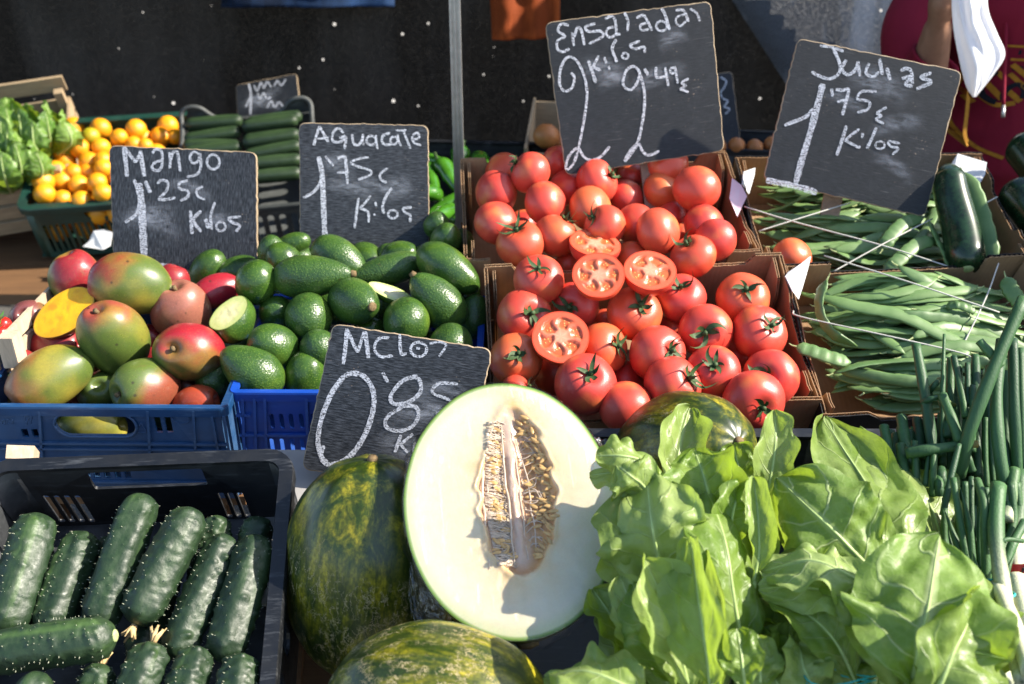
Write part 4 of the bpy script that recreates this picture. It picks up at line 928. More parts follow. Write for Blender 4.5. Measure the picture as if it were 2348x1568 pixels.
for k in range(26):
    x, y = 60 + (k % 9) * 245 + rgl.uniform(-50, 50), 330 + (k // 9) * 330 + rgl.uniform(-50, 50); avocado(x, y, 330, 270, (rgl.uniform(-1, 1), rgl.uniform(-1, 1), .5), -.075, .3, 'avocado in the shaded lower layer of the pile', 150 + k).__setitem__('group', 'avocados in the lower layer')
def avo_cut(x, y, Lp, Wp, nrm, along, h, neck, off, label, seed, c1, c2):
    u, v = ca(x, y); p = on(PA, u, v, h); s = .2929 * depth(p) / F; vs, fs = avo_geo(Lp * s, Wp * s, neck, seed)
    mw = basis(cdir(*along), cdir(*nrm), p)            # local X = cut normal, Z = long axis
    bv, bf, lp = cut(vs, fs, Vector((off * Wp * s, 0, 0)), Vector((1, 0, 0)))
    o = tag(ob('avocado_half', mesh('avocado_half', bv, bf, T['avocado']), None, mw), label, 'avocado half')
    def f(q, s_, a, c):
        n = fbm(Vector((q.y * 60, q.z * 60, seed)), 3); q = q.copy(); q.x += .0012 * n * (1 - s_); col = lerp3(c1, c2, sstep(.35, .9, s_ + .2 * n)); return q, lerp3(col, (.10, .17, .02), sstep(.94, 1, s_))
    cv, cf_, cc = capgrid(lp, 18, f); ob('cut_face', mesh('cut_face', cv, cf_, T['paleflesh'], True, col=cc), o)
avo_cut(1490, 525, 370, 200, (-.15, .80, .55), (-.90, .36, .15), .035, .4, .0, 'pale cut avocado half lying on top of the pile', 205, (.70, .66, .38), (.50, .58, .20))
avo_cut(262, 735, 410, 360, (-.30, .68, .66), (.25, .70, -.60), .035, .3, .20, 'sliced avocado showing a pale flat cut, left of the pile', 206, (.74, .70, .36), (.55, .60, .22))

# ================================================================== CUCUMBERS
def cuke_local(L, r, seed, warts=110, nz=84, na=44, bend=.0):
    rg = random.Random(seed); vs = []; fs = []; W_ = []
    for _ in range(warts): W_.append((rg.uniform(.04, .96), rg.uniform(0, 2 * PI), rg.uniform(.6, 1.3)))
    W_.sort()
    def rad(t):
        e = .5 * (r * 2 / L); k = 1.0
        if t < e: k = math.sqrt(max(0, 1 - ((e - t) / e) ** 2)) ** .9
        elif t > 1 - e: k = math.sqrt(max(0, 1 - ((t - 1 + e) / e) ** 2)) ** .8
        return r * k * (1 - .10 * (abs(t - .5) * 2) ** 2)
    bx = lambda t: bend * L * (4 * t * (1 - t) - .5)
    ts = [(1 - math.cos(PI * i / nz)) / 2 * .35 + i / nz * .65 for i in range(nz + 1)]
    for i, t in enumerate(ts):
        near = [w_ for w_ in W_ if abs(w_[0] - t) * L < .008]; R0 = rad(t)
        for k in range(na):
            a = 2 * PI * k / na; d = .0011 * math.cos(5 * a + 2) * (R0 / r) + r * .022 * fbm(Vector((math.cos(a) * 1.6, math.sin(a) * 1.6, t * 4 + seed)), 2)
            for (wt, wa, ws) in near:
                da = (a - wa + PI) % (2 * PI) - PI; q = ((wt - t) * L) ** 2 + (da * R0) ** 2
                if q < 9e-5: d += .0017 * ws * math.exp(-q / 0.9e-5)
            R1 = max(0, R0 + d * min(1, R0 / r * 1.5)); vs.append((R1 * math.cos(a) + bx(t), R1 * math.sin(a), (t - .5) * L))
    for i in range(nz):
        for k in range(na): fs.append((i * na + k, i * na + (k + 1) % na, (i + 1) * na + (k + 1) % na, (i + 1) * na + k))
    sp = MB()
    for (wt, wa, ws) in W_:
        R0 = rad(wt) + .0012; c = Vector((R0 * math.cos(wa) + bx(wt), R0 * math.sin(wa), (wt - .5) * L)); n = Vector((math.cos(wa), math.sin(wa), 0)); tg = Vector((-math.sin(wa), math.cos(wa), 0)); w2 = .0005 * ws
        sp.add([c + tg * w2, c - tg * w2, c + Vector((0, 0, w2)), c - Vector((0, 0, w2)), c + n * .0026 * ws], [(0, 2, 4), (2, 1, 4), (1, 3, 4), (3, 0, 4)])
    return vs, fs, sp
def k6(x, y): return (.3604 * x, 1002.9 + .3604 * y)
def cuke(fr, p0, p1, rp, h0, h1, label, seed, flower=0, pith=False, warts=200, group='cucumbers in the black crate', conv=k6, sc=.3604, bend=.01):
    a, b = on(fr, *conv(*p0), h0), on(fr, *conv(*p1), h1); ax = a - b; r = rp * sc * depth((a + b) / 2) / F; L = ax.length + 1.5 * r
    vs, fs, sp = cuke_local(L, r, seed, warts, bend=bend)
    o = tag(ob('cucumber', mesh('cucumber', vs, fs, T['cuke']), None, basis(ax, cdir(math.cos(seed), .2, math.sin(seed)), (a + b) / 2)), label, 'cucumber', group)
    if warts: q = sp.build('spines', T['spine'], o); q['kind'] = 'stuff'
    if flower:
        rg = random.Random(seed); m = MB()
        for k in range(7):
            an = k * .9; z = -L / 2 if flower > 0 else L / 2; sg = -1 if flower > 0 else 1
            m.tube([(0, 0, z + sg * -.002), (.004 * math.cos(an), .004 * math.sin(an), z + sg * .008), (.009 * math.cos(an + .4), .009 * math.sin(an + .4), z + sg * rg.uniform(.014, .022))], [.0035, .003, .0012], 5, flat=.4)
        m.build('dried_blossom', T['flower'], o, smooth=True)
    if pith:
        m = MB(); m.tube([(0, 0, L / 2 - .004), (0, 0, L / 2 + .0005), (0, 0, L / 2 + .002)], [.008, .007, .004], 10); m.build('stalk_scar', T['pith'], o, smooth=True)
    return o
cuke(FK, (222, 585), (50, 1160), 142, -.022, -.030, 'spiny cucumber leftmost in the back row of the black crate', 1)
cuke(FK, (512, 690), (330, 1180), 128, -.040, -.045, 'shaded cucumber second from the left in the back row', 2)
cuke(FK, (885, 450), (640, 1130), 128, -.014, -.034, 'cucumber standing tallest in the back row', 3)
cuke(FK, (1190, 545), (905, 1090), 136, -.012, -.024, 'cucumber in the back row with a dried blossom at its lower end', 4, 1)
cuke(FK, (1412, 700), (1140, 1330), 116, -.030, -.034, 'cucumber second from the right in the back row', 5)
cuke(FK, (1622, 715), (1440, 1330), 130, -.022, -.028, 'rightmost cucumber in the back row', 6)
cuke(FK, (1385, 560), (1270, 900), 85, -.055, -.07, 'dark cucumber end showing behind the second from the right', 7)
cuke(FK, (1635, 580), (1560, 900), 105, -.06, -.07, 'dark cucumber end showing behind the rightmost one', 8)
cuke(FK, (625, 1275), (-60, 1370), 145, .004, .0, 'cucumber lying crosswise with its pale stalk end to the right', 9, 0, True)
cuke(FK, (945, 1400), (830, 1750), 128, -.010, -.010, 'cucumber at the bottom edge, left of centre in the front row', 10, -1)
cuke(FK, (1240, 1420), (1120, 1760), 118, -.015, -.012, 'cucumber with a light stripe at the bottom edge of the front row', 11)
cuke(FK, (1525, 1470), (1480, 1780), 122, -.015, -.012, 'rightmost cucumber in the front row at the bottom edge', 12)
cuke(FK, (620, 1520), (540, 1780), 105, -.020, -.012, 'cucumber at the bottom edge below the crosswise one', 13, -1)
cuke(FK, (225, 1580), (130, 1820), 118, .010, .010, 'smooth green cucumber end at the bottom left corner', 14, 0, False, 20)
cuke(FK, (720, 700), (560, 1150), 110, -.075, -.075, 'cucumber deep in the lower layer behind the tallest one', 15, 0, False, 40)
cuke(FK, (1050, 900), (900, 1350), 110, -.080, -.075, 'cucumber deep in the lower layer in the middle', 16, 0, False, 40)
cuke(FK, (350, 900), (190, 1350), 110, -.085, -.08, 'cucumber deep in the lower layer at the left', 17, 0, False, 40)
cuke(FK, (980, 1330), (820, 1700), 110, -.085, -.08, 'cucumber deep below the dried blossoms', 18, 0, False, 40)

# ================================================================== PRICE SIGNS
def sign(label, corners, d, nrm, conv, strokes, stake=None, rc=.014, seed=0, smear=(), grain=0.0, group='chalk price signs', bm_='board'):
    n = cdir(*nrm); cx = sum(c[0] for c in corners) / 4; cy = sum(c[1] for c in corners) / 4; p0 = P(cx, cy, d)
    W3 = [hit(u, v, p0, n) for u, v in corners]; X = ((W3[1] + W3[2]) - (W3[0] + W3[3])).normalized(); Y = n.cross(X)
    mw = mat4(X, Y, n, p0); inv = mw.inverted(); L = [inv @ q for q in W3]; rg = random.Random(seed)
    poly = []
    for i in range(4):                                                    # TL, TR, BR, BL with rounded corners
        a, b, c = L[i - 1], L[i], L[(i + 1) % 4]; e0 = b + (a - b).normalized() * rc; e1 = b + (c - b).normalized() * rc
        for k in range(7): t = k / 6; q = e0 * (1 - t) ** 2 + b * 2 * t * (1 - t) + e1 * t * t; poly.append(q)
        nx_ = L[(i + 1) % 4] + (b - L[(i + 1) % 4]).normalized() * rc
        for k in range(1, 30): t = k / 30; q = e1.lerp(nx_, t); poly.append(q + Vector((rg.uniform(-1, 1), rg.uniform(-1, 1), 0)) * (.0007 if rg.random() < .8 else .0016))
    poly = [(q.x, q.y) for q in poly][::-1]
    th = .006; m = len(poly); inner = []
    for i in range(m):
        a, b, c = Vector(poly[i - 1]), Vector(poly[i]), Vector(poly[(i + 1) % m]); t = (c - a).normalized(); nn = Vector((-t.y, t.x)); k = .0011 + .0016 * max(0, fbm(Vector((b.x * 40, b.y * 40, seed)), 3)) ; q = b + nn * k; inner.append((q.x, q.y))
    vs = [Vector((x, y, 0)) for x, y in inner] + [Vector((x, y, -.0008)) for x, y in poly] + [Vector((x, y, -th)) for x, y in poly]
    fs = [tuple(range(m))] + [(i, m + i, m + (i + 1) % m, (i + 1) % m) for i in range(m)] + [(m + i, 2 * m + i, 2 * m + (i + 1) % m, m + (i + 1) % m) for i in range(m)] + [tuple(range(2 * m, 3 * m))[::-1]]
    if Vector((0, 0, 1)).dot((vs[1] - vs[0]).cross(vs[2] - vs[1])) < 0: pass
    o = tag(ob('price_sign', mesh('price_sign', vs, fs, [T[bm_], T['edge']], False, midx=[0] + [1] * (2 * m) + [1]), None, mw), label, 'price sign', group)
    bm = bmesh.new(); bm.from_mesh(o.data); bmesh.ops.recalc_face_normals(bm, faces=bm.faces); bm.to_mesh(o.data); bm.free()
    mb = MB(); z = .0005; s = (conv(1, 0)[0] - conv(0, 0)[0])
    for pts, wd in strokes:
        if len(pts) == 3 and pts[0] == 'o':
            (cx_, cy_), (rx, ry) = pts[1], pts[2]; pts = [(cx_ + rx * math.cos(k * PI / 6 - 1), cy_ + ry * math.sin(k * PI / 6 - 1)) for k in range(13)]
        q = [inv @ hit(*conv(*p), p0, n) for p in pts]; q = [Vector((p.x, p.y, 0)) for p in q]; q = spline(q, max(4, 7 * (len(q) - 1))); hw = wd * .88 * s * d / F / 2; vs, fs = [], []; z += .000025
        N_ = len(q)
        for i, p in enumerate(q):
            t = (q[min(i + 1, N_ - 1)] - q[max(i - 1, 0)]).normalized(); sd = Vector((-t.y, t.x, 0)); k = hw * (.85 + .3 * rg.random()) * (.7 if i in (0, N_ - 1) else 1)
            vs += [p + sd * k + Vector((0, 0, z)), p - sd * k + Vector((0, 0, z))]
        for i in range(N_ - 1): fs.append((2 * i, 2 * i + 1, 2 * i + 3, 2 * i + 2))
        mb.add(vs, fs)
    mb.build('chalk_writing', T['chalk'], o)
    wS, hS = abs(L[1].x - L[0].x), abs(L[0].y - L[3].y)
    if wS > .12:
        for k in range(4):
            cx_, cy_ = rg.uniform(-.28, .28) * wS, rg.uniform(-.32, .36) * hS; a_ = rg.uniform(-.5, .5); hw, hl = rg.uniform(.012, .03), rg.uniform(.03, .07); vs, fs, uv = [], [], []
            for i in range(9):
                t = i / 8
                for x in (-1, 0, 1): vs.append(Vector((cx_ + math.cos(a_) * hl * (2 * t - 1) - math.sin(a_) * hw * x, cy_ + math.sin(a_) * hl * (2 * t - 1) + math.cos(a_) * hw * x + .01 * math.sin(t * 3), .00012 + .00006 * k))); uv.append((x, t))
            for i in range(8): fs += [(3 * i, 3 * i + 1, 3 * i + 4, 3 * i + 3), (3 * i + 1, 3 * i + 2, 3 * i + 5, 3 * i + 4)]
            ob('chalk_smear', mesh('chalk_smear', vs, fs, T['smear'], False, uv=uv), o)
    if stake:
        a, b, wd = stake; A, B = P(*a), P(*b); ms = MB(); ms.bar(inv @ A, inv @ B, wd, .008, Vector((1, 0, 0))); ms.build('stake', T['stake'], o)
    return o
c1 = lambda x, y: (x * .3107, 171.9 + y * .3107)
sign('grey blackboard chalked Mango 1\'25, standing behind the mangoes', [(250, 333), (588, 349), (591, 633), (260, 611)], 1.835, (-.02, -.10, .99), c1, [
    ([(912, 532), (928, 640), (938, 750)], 34), ([(915, 535), (960, 590), (1000, 645)], 30), ([(1000, 645), (1025, 600), (1038, 560)], 26), ([(1038, 560), (1050, 650), (1066, 748)], 36),
    ([(1125, 578), (1150, 548), (1190, 560), (1198, 620), (1188, 690), (1150, 706), (1122, 682), (1145, 645), (1190, 632)], 22), ([(1250, 570), (1256, 630), (1254, 692)], 22), ([(1256, 640), (1275, 575), (1308, 572), (1322, 640), (1330, 712)], 24),
    ([(1472, 585), (1432, 568), (1402, 605), (1425, 652), (1465, 632), (1476, 582), (1482, 680), (1450, 735), (1378, 752)], 20), (('o', (1574, 642), (46, 54)), 20),
    ([(990, 772), (1020, 860), (1030, 950), (1002, 1030), (925, 1088)], 28), ([(1022, 800), (1040, 900), (1048, 1020), (1056, 1180), (1066, 1345)], 62), ([(1072, 782), (1090, 820), (1110, 868)], 30),
    ([(1162, 802), (1195, 775), (1240, 795), (1228, 855), (1175, 916), (1230, 918), (1295, 905)], 22), ([(1388, 778), (1325, 798), (1330, 840), (1388, 858), (1384, 900), (1332, 928)], 22), ([(1496, 822), (1452, 850), (1462, 895), (1515, 922)], 18),
    ([(1406, 1000), (1412, 1080), (1418, 1172)], 30), ([(1486, 1002), (1428, 1070), (1486, 1158)], 26), ([(1516, 1062), (1540, 1132)], 30), ([(1586, 940), (1556, 1040), (1562, 1142)], 22), (('o', (1630, 1118), (34, 34)), 18), ([(1776, 1046), (1692, 1056), (1712, 1086), (1770, 1112), (1742, 1156)], 22),
    ([(1180, 1408), (1230, 1412), (1280, 1418)], 50), ([(1050, 1340), (1058, 1390), (1062, 1420)], 40)], ((435, 560, 1.85), (438, 700, 1.85), .019), seed=1, bm_='boardv')
c2_ = lambda x, y: (573.1 + .2924 * x, 229.2 + .2924 * y)
sign('grey blackboard chalked Aguacate 1\'75, standing behind the avocados', [(685, 281), (982, 287), (984, 582), (687, 576)], 1.86, (.03, -.08, .99), c2_, [
    ([(500, 356), (520, 280), (545, 208)], 24), ([(545, 208), (580, 270), (614, 332)], 24), ([(530, 305), (575, 300), (620, 296)], 18), ([(735, 258), (690, 222), (650, 262), (650, 320), (700, 330), (752, 300)], 22), ([(700, 296), (750, 292), (742, 384)], 22),
    ([(800, 268), (812, 340), (850, 352), (880, 310), (884, 268)], 22), ([(884, 268), (882, 310), (890, 355)], 20), (('o', (950, 318), (38, 36)), 20), ([(986, 276), (990, 330), (1000, 386)], 20), ([(1098, 258), (1042, 282), (1036, 330), (1066, 352), (1112, 346)], 22), (('o', (1128, 318), (28, 30)), 18), ([(1158, 268), (1165, 320), (1184, 362)], 18),
    ([(1140, 236), (1180, 240), (1226, 236)], 16), ([(1202, 240), (1228, 310), (1258, 382)], 20), ([(1268, 312), (1325, 296), (1310, 256), (1272, 288), (1286, 336), (1342, 356)], 18),
    ([(538, 445), (562, 560), (572, 700), (578, 860), (584, 1000), (592, 1105)], 46), ([(565, 600), (545, 660), (500, 720), (418, 768)], 26), ([(590, 440), (622, 480), (656, 516)], 18),
    ([(684, 456), (720, 448), (745, 452), (756, 550), (764, 658)], 26), ([(684, 572), (730, 568), (776, 566)], 20), ([(932, 450), (850, 462), (792, 492), (850, 524), (940, 552), (940, 590), (848, 624)], 20), ([(1084, 534), (1024, 576), (1024, 622), (1072, 648)], 20),
    ([(850, 768), (836, 880), (820, 1004)], 24), ([(946, 750), (900, 810), (860, 848)], 20), ([(860, 848), (925, 880), (930, 960)], 22), ([(982, 800), (990, 836)], 18), ([(968, 904), (982, 896)], 20), ([(1112, 690), (1070, 750), (1040, 830), (1050, 892)], 24), (('o', (1120, 896), (38, 32)), 18), ([(1268, 842), (1202, 852), (1224, 888), (1256, 904), (1254, 958)], 22),
    ([(440, 1178), (480, 1182), (515, 1180)], 40)], ((845, 540, 1.875), (847, 660, 1.87), .040), seed=2, bm_='boardh')
c3 = lambda x, y: (1031.5 + .3289 * x, .3289 * y)
sign('tall tilted blackboard chalked Ensalada 2 Kilos 2\'49, over the tomatoes', [(1249, 52), (1629, 2), (1661, 345), (1297, 403)], 1.83, (.03, -.12, .99), c3, [
    ([(828, 178), (775, 168), (752, 215), (800, 252), (750, 285), (748, 340), (785, 362), (832, 340)], 20), ([(850, 225), (862, 320)], 20), ([(862, 262), (888, 195), (915, 215), (936, 316)], 22), ([(1012, 164), (945, 188), (965, 220), (1048, 218), (1062, 256), (968, 306)], 20),
    ([(1080, 132), (1125, 114), (1152, 150), (1160, 252)], 20), ([(1150, 186), (1100, 200), (1088, 240), (1120, 262), (1158, 240), (1186, 240)], 18), ([(1216, 88), (1240, 150), (1236, 218)], 20), ([(1298, 126), (1345, 108), (1372, 140), (1406, 214)], 20), ([(1368, 160), (1328, 176), (1332, 210), (1386, 206)], 18), (('o', (1474, 182), (38, 34)), 18), ([(1474, 58), (1500, 110), (1530, 208)], 22),
    ([(1572, 72), (1628, 76), (1662, 152)], 20), ([(1644, 100), (1584, 118), (1572, 152), (1604, 182), (1650, 142)], 16), ([(1672, 62), (1715, 90), (1742, 148)], 18),
    ([(842, 508), (866, 540), (850, 610), (800, 636), (764, 590), (768, 490), (806, 410), (852, 402), (900, 450), (940, 550), (954, 650), (946, 750), (922, 900), (894, 1032), (860, 1140), (812, 1182), (818, 1112), (858, 1050), (896, 1036), (930, 1090), (980, 1116), (1050, 1092), (1112, 1022)], 20),
    ([(962, 420), (990, 500), (1016, 578)], 24), ([(1036, 388), (995, 468)], 20), ([(995, 468), (1052, 492)], 22), ([(1074, 398), (1088, 442)], 20), ([(1102, 460), (1112, 486)], 18), ([(1158, 274), (1130, 340), (1162, 434)], 22), (('o', (1220, 390), (22, 20)), 16), ([(1322, 286), (1256, 316), (1290, 342), (1350, 328), (1356, 368)], 20),
    ([(1322, 500), (1280, 464), (1230, 490), (1204, 570), (1225, 616), (1270, 622), (1310, 560), (1322, 492)], 20), ([(1308, 478), (1344, 590), (1356, 700), (1340, 850), (1310, 985), (1270, 1062), (1218, 1122), (1248, 1060), (1310, 1002), (1340, 1052), (1382, 1082), (1458, 1054)], 22),
    ([(1354, 480), (1380, 526)], 24), ([(1434, 468), (1440, 540), (1512, 530)], 20), ([(1498, 470), (1520, 602)], 20), ([(1562, 470), (1534, 484), (1542, 512), (1572, 500), (1564, 466), (1580, 540), (1586, 582)], 18), ([(1662, 548), (1614, 578), (1642, 600), (1606, 622), (1662, 642)], 18)],
    ((1478, 330, 1.885), (1496, 500, 1.87), .026), seed=3)
c4 = lambda x, y: (1633.2 + .3289 * x, .3289 * y)
sign('dark blackboard leaning over the beans, chalked Judias 1\'75 Kilos', [(1829, 87), (2206, 164), (2120, 498), (1749, 411)], 1.77, (-.05, -.10, .99), c4, [
    ([(748, 318), (830, 330), (912, 358)], 22), ([(838, 332), (884, 440), (880, 510), (820, 550), (755, 535), (688, 502)], 24), ([(930, 418), (902, 480), (940, 522), (992, 490), (1016, 428)], 24), ([(1012, 440), (1026, 532)], 24), ([(1090, 440), (1068, 506), (1118, 536), (1160, 500)], 22), ([(1162, 408), (1182, 522)], 26), ([(1214, 474), (1236, 558)], 26),
    ([(1308, 494), (1350, 478), (1384, 500), (1392, 584)], 26), ([(1318, 548), (1386, 536), (1344, 586), (1392, 602)], 26), ([(1524, 508), (1450, 538), (1522, 572), (1418, 622)], 26),
    ([(768, 584), (724, 760), (672, 950), (620, 1120), (578, 1278)], 50), ([(706, 760), (640, 818), (500, 874)], 30), ([(828, 618), (836, 672)], 22), ([(858, 624), (905, 630), (946, 624), (928, 710), (904, 802)], 26), ([(868, 712), (942, 690)], 20), ([(1142, 640), (1042, 638), (1008, 690), (1090, 710), (1080, 762), (1008, 784)], 20), ([(1212, 748), (1146, 788), (1176, 808), (1138, 832), (1192, 862)], 20),
    ([(932, 876), (900, 980), (864, 1084)], 26), ([(1022, 898), (920, 978)], 20), ([(920, 978), (1024, 1032)], 22), ([(1046, 928), (1040, 962)], 20), ([(1014, 1028), (1030, 1022)], 20), ([(1140, 890), (1106, 970), (1074, 1036)], 24), (('o', (1166, 1012), (32, 26)), 15), ([(1304, 1000), (1228, 988), (1240, 1020), (1292, 1036), (1252, 1078)], 20),
    ([(372, 1256), (450, 1272), (540, 1290), (630, 1312), (725, 1344)], 46)], ((1915, 420, 1.825), (1900, 500, 1.83), .034), seed=4)
cA = lambda x, y: (630.4 + .5432 * x, 716.3 + .5432 * y)
sign('weathered blackboard leaning behind the melons, chalked Melon 0\'85', [(762, 741), (1128, 800), (1062, 1136), (691, 1076)], 1.415, (-.06, -.02, .99), cA, [
    ([(304, 68), (298, 140), (288, 218)], 20), ([(306, 74), (330, 130), (350, 168)], 17), ([(350, 168), (364, 120), (376, 82)], 15), ([(380, 80), (388, 135), (394, 192)], 21), ([(482, 106), (436, 112), (420, 155), (448, 186), (498, 182)], 14), ([(526, 90), (532, 170), (556, 174)], 16), (('o', (606, 156), (34, 30)), 14), ([(596, 150), (612, 152)], 12), ([(652, 132), (690, 124), (722, 138), (692, 186)], 12),
    ([(292, 268), (240, 340), (196, 450), (182, 550), (202, 622), (240, 642), (312, 610), (372, 530), (410, 430), (416, 340), (382, 275), (332, 256), (292, 268)], 24), ([(205, 560), (196, 605), (222, 634)], 20), ([(454, 252), (476, 294)], 17),
    ([(602, 268), (540, 288), (490, 348), (500, 384), (560, 380), (612, 338), (612, 290), (590, 270)], 19), ([(540, 396), (475, 440), (470, 482), (520, 500), (580, 480), (606, 430), (590, 396), (540, 396)], 18), ([(772, 302), (692, 300), (664, 338), (736, 370), (730, 402), (678, 428)], 15),
    ([(532, 516), (506, 590)], 17), ([(582, 512), (530, 556)], 14), ([(530, 556), (560, 592)], 14), ([(592, 548), (584, 592)], 15), ([(640, 530), (612, 604)], 15)], ((905, 1050, 1.45), (900, 1180, 1.45), .03), seed=5, bm_='boardh')

# ================================================================== MELONS
def melon(u, v, d, hw, hl, ax, label, seed):
    vs, fs = globe(lambda th, a: Vector((hw * math.sin(th) ** .96 * math.cos(a), hw * math.sin(th) ** .96 * math.sin(a), hl * math.cos(th))) * (1 + .012 * math.cos(9 * a + seed) * math.sin(th) + .02 * fbm(Vector((math.sin(th) * math.cos(a) * 2 + seed, math.sin(th) * math.sin(a) * 2, math.cos(th) * 2)), 2)), 48, 64)
    o = tag(ob('melon', mesh('melon', vs, fs, T['melon']), None, basis(cdir(*ax), cdir(.3, .1, .9), P(u, v, d))), label, 'melon', 'whole melons')
    m = MB(); m.tube([(0, 0, hl - .004), (.001, 0, hl + .004)], [.008, .006], 8); m.build('stem', T['stem'], o, smooth=True)
melon(846, 1302, 1.25, .107, .149, (.07, .93, .30), 'whole dark green melon standing left of the cut half', 3.0)
melon(1012, 1648, 1.02, .096, .122, (.95, -.12, .20), 'whole melon lying in front at the bottom edge, yellow streaked', 7.0)
melon(1566, 1046, 1.37, .088, .115, (.45, .25, .80), 'netted melon top showing between the tomatoes and the chard', 12.0)
ha, hb_, hc = .1215, .157, .118
mwh = mat4(*(lambda z, y: (y.cross(z), y, z))(*(lambda z, yh: (z, (yh - z * yh.dot(z)).normalized()))(cdir(.05, .53, .85), cdir(-.06, 1, 0))), P(1171, 1153, 1.135))
vs, fs = globe(lambda th, a: Vector((ha * math.sin(th) * math.cos(a), hc * math.sin(th) * math.sin(a), hb_ * math.cos(th))), 60, 90)
vs = [Vector((v.x, v.z, -v.y)) * (1 + .008 * fbm(v * 14, 2)) for v in vs]
bv, bf, lp = cut(vs, fs, Vector((0, 0, 0)), Vector((0, 0, 1)))
half = tag(ob('melon_half', mesh('melon_half', [Vector((v.x, v.y, v.z)) for v in bv], bf, T['melon']), None, mwh), 'cut melon half wrapped in film, showing white flesh and seeds', 'melon half')
def cav(x, y):
    X, Y = (x / ha - .07 - .05 * (y / hb_)), (y / hb_ - .115); wv = .06 * fbm(Vector((y * 50, x * 20, 4)), 2)
    wd = .36 * (1 - .30 * max(0, Y)) + wv; return (abs(X) / wd) ** 1.8 + (abs(Y) / .665) ** 2.2
def mhf(q, s_, a, c):
    x, y = q.x, q.y; m = cav(x, y); dep = max(0, 1 - m) ** .6; n = fbm(Vector((x * 90, y * 40, 3)), 3); n2 = fbm(Vector((x * 30, y * 30, 8)), 3); q = q.copy()
    q.z = -.020 * dep + (.003 * n * dep) + .0025 * math.exp(-((m - 1.08) / .10) ** 2) * (1 if x < .01 else .5)
    col = lerp3((.78, .69, .48), (.78, .72, .54), sstep(.55, .85, s_)); near = math.exp(-max(0, m - 1) * 1.5)
    col = lerp3(col, (.74, .48, .20), near * (.6 + .7 * n2)); col = lerp3(col, (.62, .66, .36), sstep(.86, .96, s_) * .65); col = lerp3(col, (.20, .34, .06), sstep(.962, .985, s_)); col = lerp3(col, (.05, .09, .01), sstep(.985, 1, s_))
    right = sstep(-.01, .035, x + .012 * n2); inn = sstep(0, .25, dep)
    col = lerp3(col, lerp3((.70, .46, .28), (.66, .35, .10), right * (.7 + .5 * n)), inn); mem = math.exp(-((x - .006) / .009) ** 2); col = lerp3(col, (.66, .50, .40), mem * inn * .8); q.z += .010 * mem * dep
    col = lerp3(col, (.55, .25, .05), inn * sstep(-.40, -.52, y / hb_) if False else inn * sstep(.40, .54, -y / hb_) * .7); return q, col
lp2 = [Vector((p.x, p.y, 0)) for p in lp]; cv, cf_, cc = capgrid(lp2, 84, mhf); ob('cut_face', mesh('cut_face', cv, cf_, T['melonflesh'], True, col=cc), half)
rg = random.Random(4); sd = MB(); fb = MB()
seedg = globe(lambda th, a: Vector((.0024 * math.sin(th) ** 1.2 * math.cos(a) * (1 + .25 * math.cos(th)), .0011 * math.sin(th) * math.sin(a), .0058 * math.cos(th))), 7, 8)
for k in range(230):
    if k < 165: y = rg.uniform(-.50, .72) * hb_; x = rg.gauss(.030 + .012 * (1 - y / hb_) * .6, .0085)
    else: y = rg.uniform(-.40, .62) * hb_; x = rg.gauss(-.012, .006)
    m_ = cav(x, y)
    if m_ > .97: continue
    z = -.020 * (1 - m_) ** .6 + rg.uniform(.001, .006)
    mm = Matrix.Translation((x, y, z)) @ Matrix.Rotation(rg.uniform(-.6, .6), 4, 'X') @ Matrix.Rotation(PI / 2 + rg.gauss(0, .5), 4, 'Y') @ Matrix.Rotation(rg.gauss(0, .5), 4, 'X'); mm = Matrix.Translation((x, y, z)) @ Matrix.Rotation(rg.gauss(1.2, .5), 4, 'Z') @ Matrix.Rotation(PI / 2, 4, 'X') @ Matrix.Rotation(rg.gauss(0, .3), 4, 'Y')
    sd.add([mm @ q for q in seedg[0]], seedg[1])
q = sd.build('seeds', T['seed'], half, smooth=True); q['kind'] = 'stuff'
for k in range(230):                                                     # fibres across the seed cavity
    y = rg.uniform(-.48, .66) * hb_; x0 = -.030 + .016 * abs(y / hb_); x1 = rg.uniform(-.006, .012); pts = []
    for i in range(6):
        t = i / 5; x = x0 + (x1 - x0) * t; yy = y + .006 * t * rg.uniform(-1, 1); z = -.020 * max(0, 1 - cav(x, yy)) ** .6 + .002 + .004 * math.sin(t * PI) * rg.random(); pts.append((x, yy, z))
    fb.tube(pts, rg.uniform(.0003, .0008), 5)
for k in range(34):
    y = rg.uniform(-.45, .60) * hb_; pts = [(rg.uniform(.008, .02), y, -.016), (rg.uniform(.02, .035), y + rg.uniform(-.012, .012), -.010), (rg.uniform(.035, .05), y + rg.uniform(-.018, .018), -.012)]; fb.tube(spline(pts, 5), .0006, 5)
q = fb.build('fibres', T['fibre'], half, smooth=True); q['kind'] = 'stuff'
for xo, w_, z0 in ((-.031, .0017, .001), (-.0245, .0010, -.004), (-.002, .0014, -.004), (.013, .0011, -.007), (.024, .0010, -.006)):
    m = MB(); pts = [(xo * (1 - .8 * max(0, t) ** 2.2) + .0025 * fbm(Vector((t * 3, xo * 90, 1)), 2), (t * .58 + .10) * hb_, z0 - .006 * (1 - t * t) + .002 * fbm(Vector((t * 4, xo * 70, 7)), 2)) for t in [i / 22 * 2 - 1 for i in range(23)]]
    m.tube(pts, [w_ * (.35 + .65 * math.sin(PI * (i + .6) / 23.2)) for i in range(23)], 7, flat=.6); m.build('membrane', T['fibre'], half, smooth=True)
m = MB(); m.tube([(0.004, -hb_ + .006, -.022), (.005, -hb_ - .0005, -.024), (.005, -hb_ - .002, -.024)], [.013, .011, .003], 14); m.build('stalk_scar', T['stem'], half, smooth=True)
